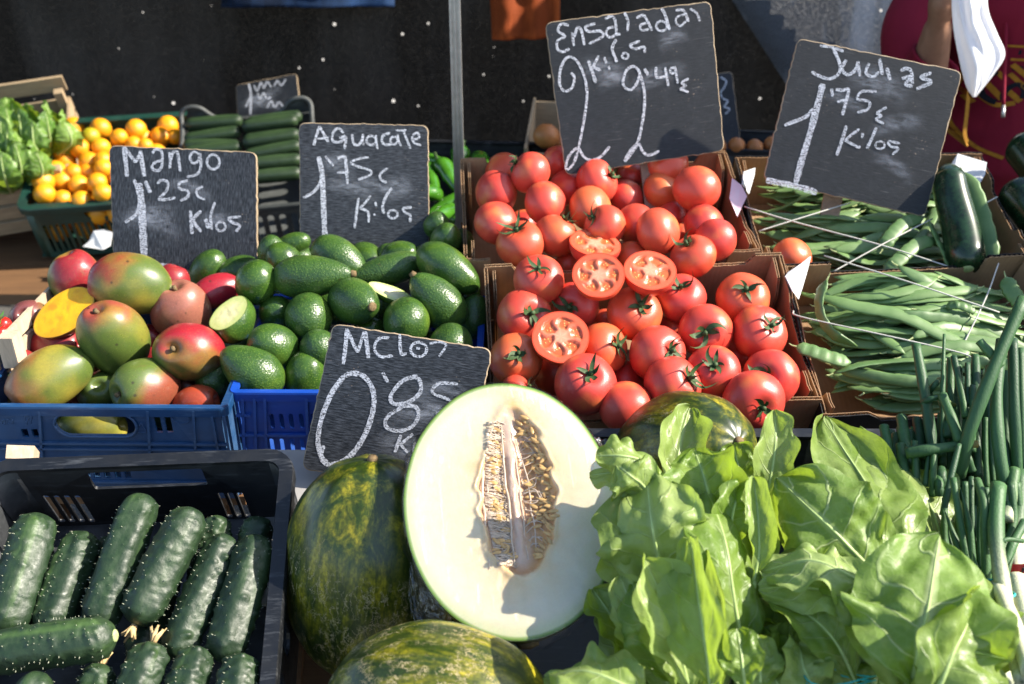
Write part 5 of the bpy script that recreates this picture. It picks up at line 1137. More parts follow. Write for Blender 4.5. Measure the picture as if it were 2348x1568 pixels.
# film over the face and round the side
fv, ff = [], []; NL = len(lp2)
for j, (k, z) in enumerate([(0, .004), (.3, .0035), (.6, .0035), (.85, .004), (.97, .0045), (1.012, .001), (1.02, -.012), (.99, -.035)]):
    for i, p in enumerate(lp2):
        q = Vector((p.x * k, p.y * k, z)); w_ = fbm(Vector((p.x * 90, p.y * 90, j * .6)), 3); q.z += .0010 * w_
        if j >= 6: q += Vector((p.x, p.y, 0)).normalized() * (.003 + .006 * w_)
        fv.append(q)
for j in range(7):
    for i in range(NL): ff.append((j * NL + i, j * NL + (i + 1) % NL, (j + 1) * NL + (i + 1) % NL, (j + 1) * NL + i))
ob('plastic_film', mesh('plastic_film', fv, ff, T['film']), half)
for (a0, a1, out) in ((3.45, 4.45, .034), (.28, .62, .028)):              # bunched film at the edge
    fv, ff = [], []; n1, n2 = 36, 9
    for i in range(n1 + 1):
        a = a0 + (a1 - a0) * i / n1; e = math.sin(PI * i / n1)
        for j in range(n2 + 1):
            t = j / n2; w_ = fbm(Vector((a * 14, t * 3.5, 5)), 3); w2 = fbm(Vector((a * 17 + 9, t * 4, 1)), 3)
            k = 1.005 + (out * t * e) / .13 + .05 * w_ * t * e; fv.append((ha * k * math.cos(a), hb_ * k * math.sin(a), -.004 - .045 * t + .020 * w2 * t))
    for i in range(n1):
        for j in range(n2): q = i * (n2 + 1) + j; ff.append((q, q + 1, q + n2 + 2, q + n2 + 1))
    ob('bunched_film', mesh('bunched_film', fv, ff, T['film2']), half)

# ================================================================== BEANS
def bean_obj(path, hints, label, group, hw=.0092, th=.0034, seed=0):
    rg = random.Random(seed); N_ = len(path); vs, fs = [], []; na = 10; c = sum(path, Vector()) / N_; nb = rg.uniform(5, 8); ph = rg.random() * 6
    for i, p in enumerate(path):
        t = (path[min(i + 1, N_ - 1)] - path[max(i - 1, 0)]).normalized(); n = hints[i] if isinstance(hints, list) else hints; n = (n - t * n.dot(t)).normalized(); sd = t.cross(n); u = i / (N_ - 1)
        e = min(1, u / .13) ** .6 * min(1, (1 - u) / .16) ** .75; e = max(.10, e); b = th * (1 + .40 * math.sin(u * nb * 2 * PI + ph)) * max(.25, e)
        for k in range(na): a = 2 * PI * k / na; vs.append(p - c + sd * (hw * e * math.cos(a) * (1 + .07 * math.sin(u * nb * 2 * PI + ph + .6))) + n * (b * math.sin(a)))
    for i in range(N_ - 1):
        for k in range(na): fs.append((i * na + k, i * na + (k + 1) % na, (i + 1) * na + (k + 1) % na, (i + 1) * na + k))
    fs.append(tuple(range(na))[::-1]); fs.append(tuple((N_ - 1) * na + k for k in range(na)))
    o = tag(ob('green_bean', mesh('green_bean', vs, fs, T['bean']), None, Matrix.Translation(c)), label, 'bean', group)
    m = MB(); t = (path[0] - path[1]).normalized(); m.tube([path[0] - c - t * .002, path[0] - c + t * .006, path[0] - c + t * .010 + Vector((0, 0, .002))], [.0018, .0011, .0006], 5); m.build('tip', T['pith'], o)
    return o
def bean_heap(fr, W, D, n, zf, ang, label, group, seed, zmax=.0, ymax=None):
    rg = random.Random(seed); G = .006; nx_, ny_ = int(W / G) + 1, int(D / G) + 1; Hm = [[zf((j * G - D / 2) / D) for j in range(ny_)] for i in range(nx_)]
    at_ = lambda x, y: Hm[max(0, min(nx_ - 1, int((x + W / 2) / G)))][max(0, min(ny_ - 1, int((y + D / 2) / G)))]
    up = fr.to_3x3().col[2]
    for b in range(n):
        L = rg.uniform(.15, .23); a = rg.gauss(ang, .10) if rg.random() < .9 else rg.gauss(ang, .4); a += PI if rg.random() < .5 else 0
        hx = abs(math.cos(a)) * L / 2 + .012; hy = abs(math.sin(a)) * L / 2 + .012
        if hy > D / 2 - .01: continue
        x0 = rg.uniform(-W / 2 + hx, W / 2 - hx); y0 = rg.uniform(-D / 2 + hy, D / 2 - hy) if ymax is None else rg.uniform(-D / 2 + hy, max(-D / 2 + hy, ymax - hy)); cv_ = rg.gauss(0, .10); S_ = 17; pts = []
        for i in range(S_):
            t = i / (S_ - 1) - .5; px = t * L; py = cv_ * L * (t * t * 4 - .33); x = x0 + px * math.cos(a) - py * math.sin(a); y = y0 + px * math.sin(a) + py * math.cos(a); pts.append([x, y, at_(x, y)])
        hh = [p[2] for p in pts]
        for _ in range(3): hh = [max(hh[i], (hh[max(0, i - 2)] + hh[min(S_ - 1, i + 2)]) / 2) for i in range(S_)]
        for _ in range(4): hh = [(hh[max(0, i - 1)] + hh[i] + hh[min(S_ - 1, i + 1)]) / 3 for i in range(S_)]
        if max(hh) > zmax: continue
        roll = rg.gauss(0, .30); hw = rg.uniform(.0085, .0112); th = rg.uniform(.0022, .0030); rise = th + hw * abs(math.sin(roll)) * .8
        path = [fr @ Vector((p[0], p[1], h + rise)) for p, h in zip(pts, hh)]
        for p, h in zip(pts, hh):
            for dx in (-1, 0, 1):
                for dy in (-1, 0, 1):
                    i, j = int((p[0] + W / 2) / G) + dx, int((p[1] + D / 2) / G) + dy
                    if 0 <= i < nx_ and 0 <= j < ny_: Hm[i][j] = max(Hm[i][j], h + rise + th * .7)
        sdv = (path[-1] - path[0]).normalized().cross(up); hint = (up * math.cos(roll) + sdv * math.sin(roll)).normalized()
        bean_obj(path, hint, label, group, hw, th, seed * 1000 + b)
bean_heap(FB1, .405, B1D - .03, 230, lambda y: -.062 - .034 * y - .02 * max(0, y), -.08, 'flat green bean lying in the heap in the front bean box', 'beans in the front bean box', 7, .010)
bean_heap(FB2, .455, B2D - .03, 200, lambda y: -.075 - .015 * y, -.03, 'flat green bean lying in the heap in the rear bean box', 'beans in the rear bean box', 8, -.014)
def bean_px(fr, pts, label, seed, nrm=None, hw=.0095):
    path = spline([on(fr, *cq(x, y), h) for x, y, h in pts], 18); bean_obj(path, nrm or fr.to_3x3().col[2], label, None, hw, .0036, seed)
bean_px(FB1, [(640, 655, .045), (592, 760, .03), (600, 880, .015), (680, 1000, .004), (830, 1075, -.006)], 'curled bean standing up like a hook in the front bean box', 901, cdir(-.9, -.2, .4), .0105)
bean_px(FB1, [(590, 760, .0), (800, 820, .012), (1100, 880, .016), (1350, 1000, .012), (1620, 1125, .006)], 'long bean lying diagonally across the top of the front heap', 902, cdir(.1, .5, .86), .012)
bean_px(FB1, [(440, 1075, .012), (560, 1110, .014), (680, 1150, .012), (790, 1175, .008)], 'short plump bean poking over the left wall of the front bean box', 903, None, .013)
bean_px(FB2, [(985, 470, .008), (1040, 380, .02), (1130, 300, .022), (1250, 260, .016)], 'broad bean pointing down left across the rear heap', 904, cdir(-.2, .3, .93), .013)
bean_px(FB2, [(1000, 620, -.005), (1080, 540, .01), (1200, 440, .012), (1340, 400, .006)], 'broad bean slanting up beside the zucchini in the rear box', 905, cdir(-.2, .3, .93), .013)
bean_px(FB2, [(1280, 290, .012), (1330, 400, .012), (1380, 500, .006), (1410, 600, .0)], 'pale bean hanging along the left side of the zucchini', 906, cdir(.6, .3, .7), .010)
bean_px(FB2, [(1490, -20, .05), (1560, 120, .04), (1620, 300, .025), (1660, 480, .005), (1640, 570, -.01)], 'broad bean standing behind the right side of the zucchini', 907, cdir(-.5, .3, .8), .016)
bean_px(FB1, [(1760, 640, .02), (1790, 720, .018), (1850, 800, .01), (1900, 880, .004)], 'sunlit bean at the right edge of the front bean box', 908, cdir(-.5, .3, .8), .013)
bean_px(FB1, [(1380, 830, .012), (1450, 815, .022), (1530, 840, .02), (1570, 860, .014)], 'small pale curled bean on top of the front heap', 909, cdir(0, .5, .86), .008)
# zucchini
def zucchini(pts, r, label, fr=None, scar=True):
    path = spline(pts, 24); N_ = len(path); c = path[0]; m = MB()
    rad = [r * (min(1, (i / N_ + .012) / .16) ** .5) * (min(1, (1 - i / N_ + .0) / .13) ** .5) * (1 - .16 * (1 - i / N_)) for i in range(N_)]
    m.tube([p - c for p in path], rad, 24); o = tag(ob('zucchini', m.mesh('zucchini', T['zuc']), None, Matrix.Translation(c)), label, 'zucchini')
    t = (path[-1] - path[-2]).normalized(); e = path[-1] - c; s_ = MB(); s_.tube([e - t * .004, e + t * .001, e + t * .0025], [.011, .0105, .006], 12); s_.build('blossom_scar', T['pith'], o, smooth=True)
zucchini([on(FB2, *cq(1395, -60), .075), on(FB2, *cq(1420, 120), .055), on(FB2, *cq(1480, 350), .03), on(FB2, *cq(1520, 590), .012)], .0335, 'dark zucchini standing in the right of the rear bean box')
zucchini([P(2330, 318, 2.0), P(2385, 380, 1.95), P(2450, 470, 1.9)], .046, 'dark zucchini at the right edge of the picture, upper of two')
zucchini([P(2310, 425, 1.90), P(2365, 480, 1.86), P(2420, 560, 1.84)], .044, 'dark zucchini at the right edge of the picture, lower of two')
# twine
def twine(label, pts):
    m = MB(); path = []
    for (fr, x, y, h) in pts: path.append(on(fr, *cq(x, y), h))
    q = spline(path, 8 * (len(path) - 1)); c = q[0]; m.tube([p - c for p in q], .0013, 6); tag(ob('twine', m.mesh('twine', T['twine']), None, Matrix.Translation(c)), label, 'twine')
twine('twine running from the pink label down to the zucchini', [(FB2, 120, 198, .012), (FB2, 420, 290, .016), (FB2, 985, 442, .02), (FB2, 1425, 582, .012)])
twine('twine from the left wall of the rear bean box up to the sign stake', [(FB2, 212, 352, .008), (FB2, 500, 262, .02), (FB2, 785, 174, .02)])
twine('twine from the notch of the front bean box up to the lower sign corner', [(FB2, 668, 612, .008), (FB2, 1000, 428, .022), (FB2, 1300, 275, .02)])
twine('long twine from the notch across the front beans to the right', [(FB1, 620, 506, .004), (FB1, 1180, 680, .03), (FB1, 1720, 862, .02)])
twine('white twine dropping steeply over the front beans', [(FB1, 1715, 555, .006), (FB1, 1640, 760, .02), (FB1, 1490, 1072, .012)])
twine('twine low across the front beans from the left wall', [(FB1, 425, 852, .012), (FB1, 480, 890, .014), (FB1, 1000, 1005, .026), (FB1, 1480, 1116, .018), (FB1, 1545, 1162, .01)])
twine('short twine at the right wall of the rear bean box', [(FB2, 1560, 198, .03), (FB2, 1640, 172, .03), (FB2, 1705, 138, .03)])

# ================================================================== LEAVES
def leaf_geo(mid, W, nh, cup=.6, ruf=.10, seed=0, fold=0.0, peti=.08, a=.72, nu=56, nv=26, rfreq=2.9, puck=.035, twist=.55):
    """blade along a midrib; returns verts relative to mid[0], faces, uv, midrib path + widths"""
    rg = random.Random(seed); path = spline(mid, nu); N_ = len(path); vs, fs, uv = [], [], []; c = path[0]; L = sum((path[i + 1] - path[i]).length for i in range(N_ - 1)); ph = [rg.uniform(0, 6) for _ in range(4)]
    nh = nh.normalized(); mids = []; fq = [rfreq * rg.uniform(.8, 1.25) for _ in range(2)]
    for i, p in enumerate(path):
        t = i / (N_ - 1); tg = (path[min(i + 1, N_ - 1)] - path[max(i - 1, 0)]).normalized(); n = (nh - tg * nh.dot(tg)).normalized(); n = Matrix.Rotation(twist * math.sin(t * 3.1 + ph[3]) * t, 3, tg) @ n; sdv = tg.cross(n); p = p + n * (.10 * W * math.sin(t * 8 + ph[2]) * t)
        s = max(0, (t - peti) / (1 - peti)); w_ = W * (min(1, (s / .42)) ** .62) * math.sqrt(max(0, 1 - (max(0, s - .40) / .60) ** 2.7)) if t > peti else 0
        w_ *= 1 + .07 * fbm(Vector((t * 9, seed, 2)), 3); w_ = max(w_, .0035); cu = cup * (.5 + .7 * t) + .15 * math.sin(t * 7 + ph[0]); mids.append((p, n, w_))
        for j in range(nv + 1):
            x = j / nv * 2 - 1; sg = 0 if x < 0 else 1; ang = cu * x; bx = (math.sin(ang) / cu if abs(cu) > .05 else x) * w_; bz = ((1 - math.cos(ang)) / cu if abs(cu) > .05 else 0) * w_
            bz += fold * abs(x) * w_
            e = abs(x) ** 1.8; bz += ruf * W * e * math.sin(fq[sg] * t * 2 * PI + ph[1 + sg] + .8 * math.sin(t * 9 + ph[3])) * min(1, w_ / W * 1.3); bx += .35 * ruf * W * e * math.cos(fq[sg] * 1.3 * t * 2 * PI + ph[2]) * (1 if x > 0 else -1)
            pz = abs(math.sin(PI * ((t - .24 * abs(x) ** 1.25) * 8))) ** .7; bz += puck * W * (pz - .5) * min(1, abs(x) * 4) * (1 - abs(x) ** 3) * (w_ / W)
            bz += .26 * W * fbm(Vector((x * 1.6 + seed * 3.1, t * 3.2, seed * .7)), 2) * min(1, abs(x) * 2) + .035 * W * fbm(Vector((x * 6.5 + seed, t * 14, seed * .3)), 3) * min(1, abs(x) * 3)
            vs.append(p - c + sdv * bx + n * bz); uv.append((x, t))
    for i in range(N_ - 1):
        for j in range(nv): q = i * (nv + 1) + j; fs.append((q, q + 1, q + nv + 2, q + nv + 1))
    return vs, fs, uv, mids, c
def leaf(parent, mid, W, nh, mat, ribmat, name='leaf', rib=.0032, label=None, **kw):
    vs, fs, uv, mids, c = leaf_geo(mid, W, nh, **kw); inv = parent.matrix_basis.inverted()
    o = ob(name, mesh(name, vs, fs, mat, True, uv=uv), parent, inv @ Matrix.Translation(c))
    if label: o['label'] = label
    k = len(mids); m = MB(); m.tube([p - c - n * .0004 for p, n, w_ in mids[:-2]], [rib * (1 - .82 * (i / (k - 2))) for i in range(k - 2)], 7); m.build('midrib', ribmat, o, smooth=True)
    return o
def c8(x, y): return (1260.7 + .4627 * x, 859.6 + .4627 * y)
chA = empty('chard_bunch', Matrix.Translation(P(1600, 1600, .98)), 'left bunch of pale green chard leaves, next to the cut melon', 'chard', 'chard bunches')
chB = empty('chard_bunch', Matrix.Translation(P(1980, 1600, .97)), 'right bunch of pale green chard leaves, next to the spring onions', 'chard', 'chard bunches')
CH = [  # parent, midrib [(x, y, depth)], half width, normal hint, cup, fold, ruffle, extra
 (chA, [(640, 1300, 1.06), (560, 980, 1.035), (500, 740, 1.02), (490, 490, 1.085)], .062, (-.10, .25, .95), -.75, 0, .07, {}),
  (chA, [(700, 1600, .93), (640, 1350, .925), (570, 1150, .935), (480, 900, .975)], .037, (.50, .12, .85), .7, .2, .10, dict(twist=.2)),
 (chA, [(800, 1600, .92), (770, 1350, .91), (735, 1080, .93), (680, 790, .985)], .033, (-.55, .12, .83), .8, .25, .10, dict(twist=.2)),
 (chA, [(960, 1500, 1.0), (930, 1200, .995), (880, 900, 1.01), (760, 560, 1.09)], .050, (.30, .2, .93), -.6, 0, .06, {}),
 (chA, [(640, 760, 1.13), (620, 520, 1.14), (650, 320, 1.16), (690, 165, 1.19)], .034, (.35, .1, .93), 1.1, .2, .16, {}),
 (chA, [(620, 560, 1.10), (480, 440, 1.075), (350, 400, 1.06), (225, 400, 1.065)], .028, (.0, .6, .8), -.9, 0, .14, {}),
 (chA, [(560, 700, 1.08), (470, 560, 1.06), (400, 500, 1.05), (330, 450, 1.06)], .030, (-.3, .3, .9), -.8, 0, .12, {}),
 (chA, [(830, 800, 1.08), (790, 620, 1.08), (760, 500, 1.09), (720, 370, 1.11)], .044, (.1, .35, .93), .7, .2, .20, {}),
 (chA, [(880, 900, 1.06), (900, 740, 1.055), (915, 640, 1.06), (930, 560, 1.08)], .026, (.1, .2, .95), .4, .1, .12, {}),
 (chA, [(1055, 680, 1.12), (1090, 520, 1.12), (1115, 350, 1.13), (1110, 175, 1.15)], .026, (-.35, .1, .93), 1.0, .2, .10, {}),
 (chA, [(1000, 720, 1.17), (960, 560, 1.18), (930, 440, 1.19), (910, 340, 1.21)], .028, (.0, .4, .9), .5, .1, .14, {}),
 (chA, [(1010, 1020, 1.03), (1035, 860, 1.035), (1030, 680, 1.05), (1005, 510, 1.08)], .019, (.2, .1, .95), 1.3, .3, .05, {}),
 (chA, [(470, 1530, 1.03), (400, 1380, 1.03), (320, 1220, 1.04), (210, 1060, 1.06)], .030, (.2, .4, .9), .7, .2, .14, {}),
 (chA, [(520, 1660, .90), (380, 1540, .90), (200, 1480, .91), (0, 1470, .93)], .040, (.0, .7, .7), -.5, 0, .12, {}),
 (chA, [(970, 1560, .93), (955, 1460, .925), (945, 1370, .93), (925, 1262, .945)], .021, (.0, .2, .95), .4, .1, .05, {}),
 (chA, [(1040, 1570, .95), (1040, 1480, .95), (1040, 1400, .955), (1020, 1290, .97)], .022, (.2, .2, .95), .4, .1, .06, {}),
 (chA, [(420, 1540, 1.0), (440, 1350, 1.0), (420, 1200, 1.01), (350, 1000, 1.04)], .026, (.3, .3, .9), .5, .1, .08, {}),
 (chA, [(650, 1560, .97), (560, 1380, .97), (480, 1200, .99), (400, 1030, 1.02)], .034, (-.2, .2, .95), -.4, 0, .08, {}),
 (chB, [(1700, 1080, 1.02), (1500, 870, 1.035), (1340, 710, 1.05), (1110, 500, 1.10)], .060, (-.30, .50, .80), -.45, 0, .06, {}),
 (chB, [(1720, 1020, 1.06), (1660, 780, 1.09), (1560, 520, 1.15), (1360, 210, 1.25)], .056, (.20, .25, .95), .35, -.1, .05, {}),
 (chB, [(1860, 1080, 1.08), (1800, 850, 1.10), (1680, 560, 1.16), (1530, 260, 1.25)], .052, (.45, .30, .85), -.5, 0, .06, {}),
 (chB, [(1960, 1030, 1.14), (1940, 820, 1.15), (1850, 600, 1.18), (1690, 380, 1.24)], .050, (.35, .35, .87), -.35, 0, .08, {}),
 (chB, [(1660, 1120, .995), (1500, 1000, .99), (1300, 930, 1.0), (1040, 960, 1.03)], .042, (.0, .75, .65), -.4, 0, .07, {}),
 (chB, [(1650, 1160, .985), (1480, 1090, .98), (1280, 1050, .99), (1040, 1060, 1.02)], .028, (.0, .85, .5), -.3, 0, .06, {}),
 (chB, [(1790, 1580, .90), (1830, 1330, .89), (1880, 1120, .905), (1920, 820, .975)], .074, (-.05, .25, .96), -.40, 0, .06, {}),
 (chB, [(1860, 1660, .88), (1960, 1470, .87), (2030, 1320, .88), (2065, 1130, .92)], .046, (.15, .25, .95), .5, .2, .06, {}),
 (chB, [(2100, 1560, .91), (2160, 1400, .91), (2210, 1300, .92), (2250, 1200, .94)], .020, (-.2, .3, .93), .6, .3, .06, {}),
 (chB, [(2080, 1420, .94), (2120, 1250, .95), (2110, 1130, .97), (2060, 960, 1.02)], .038, (.3, .3, .9), -.4, 0, .10, {}),
 (chB, [(1520, 1540, .97), (1420, 1330, .965), (1290, 1200, .98), (1085, 1110, 1.01)], .030, (-.2, .55, .8), .6, .2, .06, {}),
 (chB, [(1420, 1560, 1.01), (1320, 1400, 1.01), (1230, 1300, 1.02), (1110, 1190, 1.04)], .042, (.1, .4, .9), -.3, 0, .08, {}),
 (chB, [(1560, 1560, .99), (1520, 1400, .99), (1480, 1270, 1.0), (1430, 1130, 1.02)], .026, (.1, .3, .95), .8, .3, .06, {}),
 (chB, [(1320, 1600, .96), (1280, 1500, .955), (1250, 1420, .96), (1220, 1330, .98)], .028, (.0, .4, .9), .5, .1, .12, {}),
 (chB, [(1220, 1640, .96), (1150, 1560, .955), (1110, 1500, .96), (1080, 1420, .98)], .024, (.0, .4, .9), .5, .1, .12, {}),
]
rgc = random.Random(31); EX = []
for (par, md, W_, nh, cup, fold, ruf, ex) in CH:                            # a second, deeper layer of leaves
    jx, jy = rgc.uniform(-45, 60), rgc.uniform(25, 110)
    if md[-1][1] < 330: continue
    EX.append((par, [(x + jx + rgc.uniform(-15, 15), y + jy, d + .030) for x, y, d in md], W_ * rgc.uniform(.75, 1.0), (nh[0] + rgc.uniform(-.3, .3), nh[1], nh[2]), cup * rgc.uniform(.6, 1.2), fold, ruf + .03, ex))
for q in range(7):                                                          # small leaves round the ties
    x = 1060 + 70 * q + rgc.uniform(-20, 20); EX.append((chB, [(x + 40, 1640, .99), (x + 20, 1500, .985), (x, 1400, .99), (x - 30, 1250 + rgc.uniform(-40, 60), 1.01)], rgc.uniform(.026, .040), (rgc.uniform(-.4, .4), .35, .9), rgc.uniform(-.5, .7), .1, .10, {}))
CH += EX
for k, (par, md, W_, nh, cup, fold, ruf, ex) in enumerate(CH):
    leaf(par, [P(*c8(x, y), d) for x, y, d in md], W_, cdir(*nh), T['chardu' if k in (18, 22, 23, 24) else 'chard'], T['rib'], cup=cup, fold=fold, ruf=min(.24, ruf * 1.7 + .03), seed=300 + k, rib=.0035 if W_ > .04 else .0024, **ex)
    i = par.matrix_basis.inverted(); tgt = P(*c8(800 if par is chA else 1440, 1720), .98); b0 = P(*c8(md[0][0], md[0][1]), md[0][2]); m = MB(); rg = random.Random(k); e = tgt + Vector((rg.uniform(-.02, .02), rg.uniform(-.02, .02), rg.uniform(-.02, .01)))
    m.tube(spline([i @ b0, i @ ((b0 + e) / 2 + Vector((0, 0, -.012))), i @ e], 8), [.0042, .0046, .005, .0055, .006, .0065, .007, .0075, .008], 8, flat=.6); m.build('stalk', T['rib'], par, smooth=True)
for par, (x, y, d) in ((chB, (1435, 1512, .955)), (chA, (800, 1650, .96))):
    i = par.matrix_basis.inverted(); c = i @ P(*c8(x, y), d); m = MB()
    for o_ in (0, .004): m.tube([c + RT * .034 * math.cos(a) - FW * .02 * math.sin(a) + UP * (o_ + .004 * math.sin(2 * a)) for a in [k * PI / 12 for k in range(25)]], .0009, 5, cap=False)
    m.build('twine_tie', T['teal'], par, smooth=True)

# ================================================================== SPRING ONIONS
def c9(x, y): return (1891.1 + .5611 * x, 687.7 + .5611 * y)
onA = empty('spring_onion_bunch', Matrix.Translation(P(2160, 1180, 1.2)), 'rear mass of dark green spring onion tops, cut off at many lengths', 'spring onions', 'spring onion bunches')
onB = empty('spring_onion_bunch', Matrix.Translation(P(2260, 1300, 1.08)), 'front spring onion bunch tied with two teal bands', 'spring onions', 'spring onion bunches')
onC = empty('spring_onion_bunch', Matrix.Translation(P(2345, 1320, 1.12)), 'spring onion bunch with a red label at the right edge', 'spring onions', 'spring onion bunches')
def onion(par, pts, rp, seed, white=None, tip=None, taper=.85, flat=.85, pointed=False):
    rg = random.Random(seed); W3 = [P(*c9(x, y), d) for x, y, d in pts]; path = spline(W3, 16); r = rp * 1.12 * .5611 * depth(path[0]) / F; inv = par.matrix_basis.inverted(); c = path[0]
    n = len(path); rad = [r * (1 - (1 - taper) * i / (n - 1)) * (1 + .05 * math.sin(i * .9 + seed)) for i in range(n)]
    if pointed: rad = [q * max(.08, (1 - (i / (n - 1)) ** 2.2)) for i, q in enumerate(rad)]
    g1 = lerp3((.016, .056, .024), (.060, .135, .040), rg.random() ** 1.5); g2 = lerp3((.030, .085, .030), (.06, .15, .045), rg.random()); cols = []; na = 10
    vs, fs = tube([p - c for p in path], rad, na, flat, cdir(.1 + rg.uniform(-.5, .5), .1, 1), True)
    for i in range(n):
        t = i / (n - 1); q = lerp3(g1, g2, .5 + .5 * math.sin(t * 3 + seed))
        if white: q = lerp3((.62, .63, .42), q, sstep(white[0], white[1], t))
        if tip: q = lerp3(q, tip, sstep(.75, 1, t))
        cols += [q] * na
    cols += [cols[0], (.012, .03, .012)]
    b = len(vs)
    o = ob('onion_leaf' if not white else 'onion_stem', mesh('onion_leaf', vs, fs, T['onion'], True, col=cols), par, inv @ Matrix.Translation(c)); return o
k = 0
for pts, r, kw in [
    ([(445, 640, 1.22), (410, 400, 1.24), (372, 182, 1.27)], 23, {}), ([(482, 690, 1.22), (480, 400, 1.24), (487, 140, 1.27)], 15, dict(taper=.4)), ([(545, 720, 1.2), (590, 540, 1.18), (680, 300, 1.18), (812, -5, 1.2)], 27, dict(taper=.9)),
    ([(760, 860, 1.17), (715, 640, 1.17), (700, 400, 1.19), (722, 165, 1.22)], 27, {}), ([(790, 800, 1.2), (775, 480, 1.2), (766, 158, 1.23)], 21, {}), ([(690, 760, 1.2), (675, 560, 1.21), (664, 335, 1.23)], 10, {}), ([(755, 790, 1.2), (740, 560, 1.21), (738, 290, 1.24)], 13, {}), ([(815, 760, 1.2), (806, 480, 1.21), (800, 198, 1.24)], 16, {}),
    ([(662, 770, 1.19), (655, 620, 1.2), (656, 480, 1.21)], 11, {}), ([(552, 580, 1.19), (515, 480, 1.2), (478, 385, 1.22)], 20, {}), ([(575, 480, 1.22), (550, 350, 1.24), (525, 230, 1.26)], 14, {}), ([(585, 430, 1.23), (583, 340, 1.25), (582, 260, 1.27)], 13, {}), ([(620, 400, 1.24), (616, 310, 1.26), (614, 228, 1.28)], 18, {}), ([(720, 270, 1.19), (680, 225, 1.19), (630, 168, 1.2)], 19, {}),
    ([(372, 740, 1.19), (368, 650, 1.2), (365, 578, 1.21)], 16, {}), ([(325, 720, 1.2), (316, 650, 1.21), (308, 588, 1.22)], 21, {}), ([(408, 760, 1.18), (420, 660, 1.19), (430, 578, 1.2)], 11, {'pointed': True}), ([(440, 800, 1.18), (442, 710, 1.18), (446, 628, 1.19)], 15, {}), ([(480, 880, 1.15), (510, 740, 1.16), (548, 588, 1.18)], 13, {}),
    ([(330, 625, 1.20), (430, 610, 1.19), (530, 598, 1.19), (622, 588, 1.19)], 24, dict(tip=(.22, .16, .03), taper=.6)), ([(268, 700, 1.22), (255, 600, 1.24), (240, 515, 1.26)], 21, {}), ([(335, 620, 1.23), (322, 550, 1.24), (312, 478, 1.26)], 25, {}), ([(395, 640, 1.23), (385, 560, 1.25), (376, 488, 1.27)], 23, {}), ([(440, 640, 1.21), (438, 560, 1.22), (437, 480, 1.23)], 9, {'pointed': True}), ([(478, 640, 1.22), (476, 560, 1.24), (475, 470, 1.26)], 19, {}),
    ([(475, 760, 1.18), (475, 720, 1.18), (474, 688, 1.19)], 20, {}), ([(468, 800, 1.17), (467, 760, 1.17), (466, 725, 1.18)], 17, {}), ([(640, 760, 1.22), (620, 640, 1.23), (590, 520, 1.25)], 18, {}), ([(715, 790, 1.22), (700, 640, 1.23), (690, 480, 1.25)], 17, {}), ([(600, 700, 1.2), (580, 640, 1.2), (545, 560, 1.22)], 16, {}), ([(625, 720, 1.21), (622, 600, 1.22), (625, 470, 1.24)], 15, {}), ([(420, 640, 1.24), (418, 520, 1.26), (425, 350, 1.28)], 18, {}), ([(540, 560, 1.23), (535, 480, 1.24), (530, 400, 1.26)], 17, {}), ([(500, 560, 1.22), (492, 470, 1.24), (470, 400, 1.26)], 16, {}),
    ([(350, 680, 1.22), (345, 600, 1.24), (345, 540, 1.26)], 22, {}), ([(290, 700, 1.23), (285, 620, 1.25), (290, 550, 1.27)], 20, {}), ([(600, 620, 1.2), (602, 500, 1.21), (604, 350, 1.24)], 14, {}), ([(570, 640, 1.21), (575, 520, 1.22), (580, 400, 1.25)], 15, {}),
    ([(400, 420, 1.24), (430, 405, 1.23), (470, 400, 1.23), (530, 430, 1.24)], 16, dict(tip=(.20, .22, .05), taper=.5)), ([(420, 380, 1.26), (445, 350, 1.25), (470, 325, 1.26)], 12, dict(tip=(.25, .22, .05)))]:
    onion(onA, pts, r, 400 + k, **kw); k += 1
for pts, r, kw in [
    ([(585, 1100, 1.09), (560, 960, 1.1), (522, 728, 1.13)], 15, {}), ([(600, 1080, 1.09), (590, 920, 1.1), (552, 765, 1.12)], 15, {'pointed': True}), ([(612, 1060, 1.1), (600, 900, 1.11), (597, 722, 1.13)], 11, {}), ([(660, 1160, 1.07), (655, 960, 1.08), (650, 830, 1.09), (622, 735, 1.12)], 20, {}), ([(560, 1050, 1.1), (525, 960, 1.11), (485, 850, 1.13)], 16, {'pointed': True}),
    ([(740, 1240, 1.03), (712, 1080, 1.05), (698, 940, 1.07), (708, 755, 1.10)], 30, dict(white=(-.2, .75), taper=1.1)), ([(690, 1120, 1.06), (695, 1030, 1.06), (735, 980, 1.06), (808, 985, 1.07)], 10, {}), ([(735, 1090, 1.09), (765, 1000, 1.1), (815, 905, 1.12)], 19, {}), ([(620, 1130, 1.07), (615, 1080, 1.07), (602, 1025, 1.09)], 11, {'pointed': True}), ([(690, 1190, 1.05), (688, 1150, 1.05), (685, 1112, 1.06)], 10, {'pointed': True}), ([(738, 1140, 1.06), (752, 1090, 1.06), (780, 1025, 1.07)], 11, {'pointed': True}),
    ([(640, 1120, 1.09), (632, 980, 1.1), (640, 800, 1.12)], 14, {}), ([(680, 1000, 1.1), (660, 850, 1.11), (690, 760, 1.12)], 9, {}), ([(705, 1170, 1.05), (745, 1260, .99), (790, 1380, .94), (840, 1520, .89)], 30, dict(white=(1.5, 2), taper=1.05)), ([(690, 1190, 1.06), (725, 1300, 1.0), (765, 1420, .95), (805, 1560, .90)], 26, dict(white=(1.5, 2), taper=1.05)), ([(670, 1180, 1.08), (680, 1280, 1.06), (700, 1400, 1.04), (740, 1560, 1.0)], 26, dict(white=(.9, 1.6), taper=1.05))]:
    onion(onB, pts, r, 500 + k, **kw); k += 1
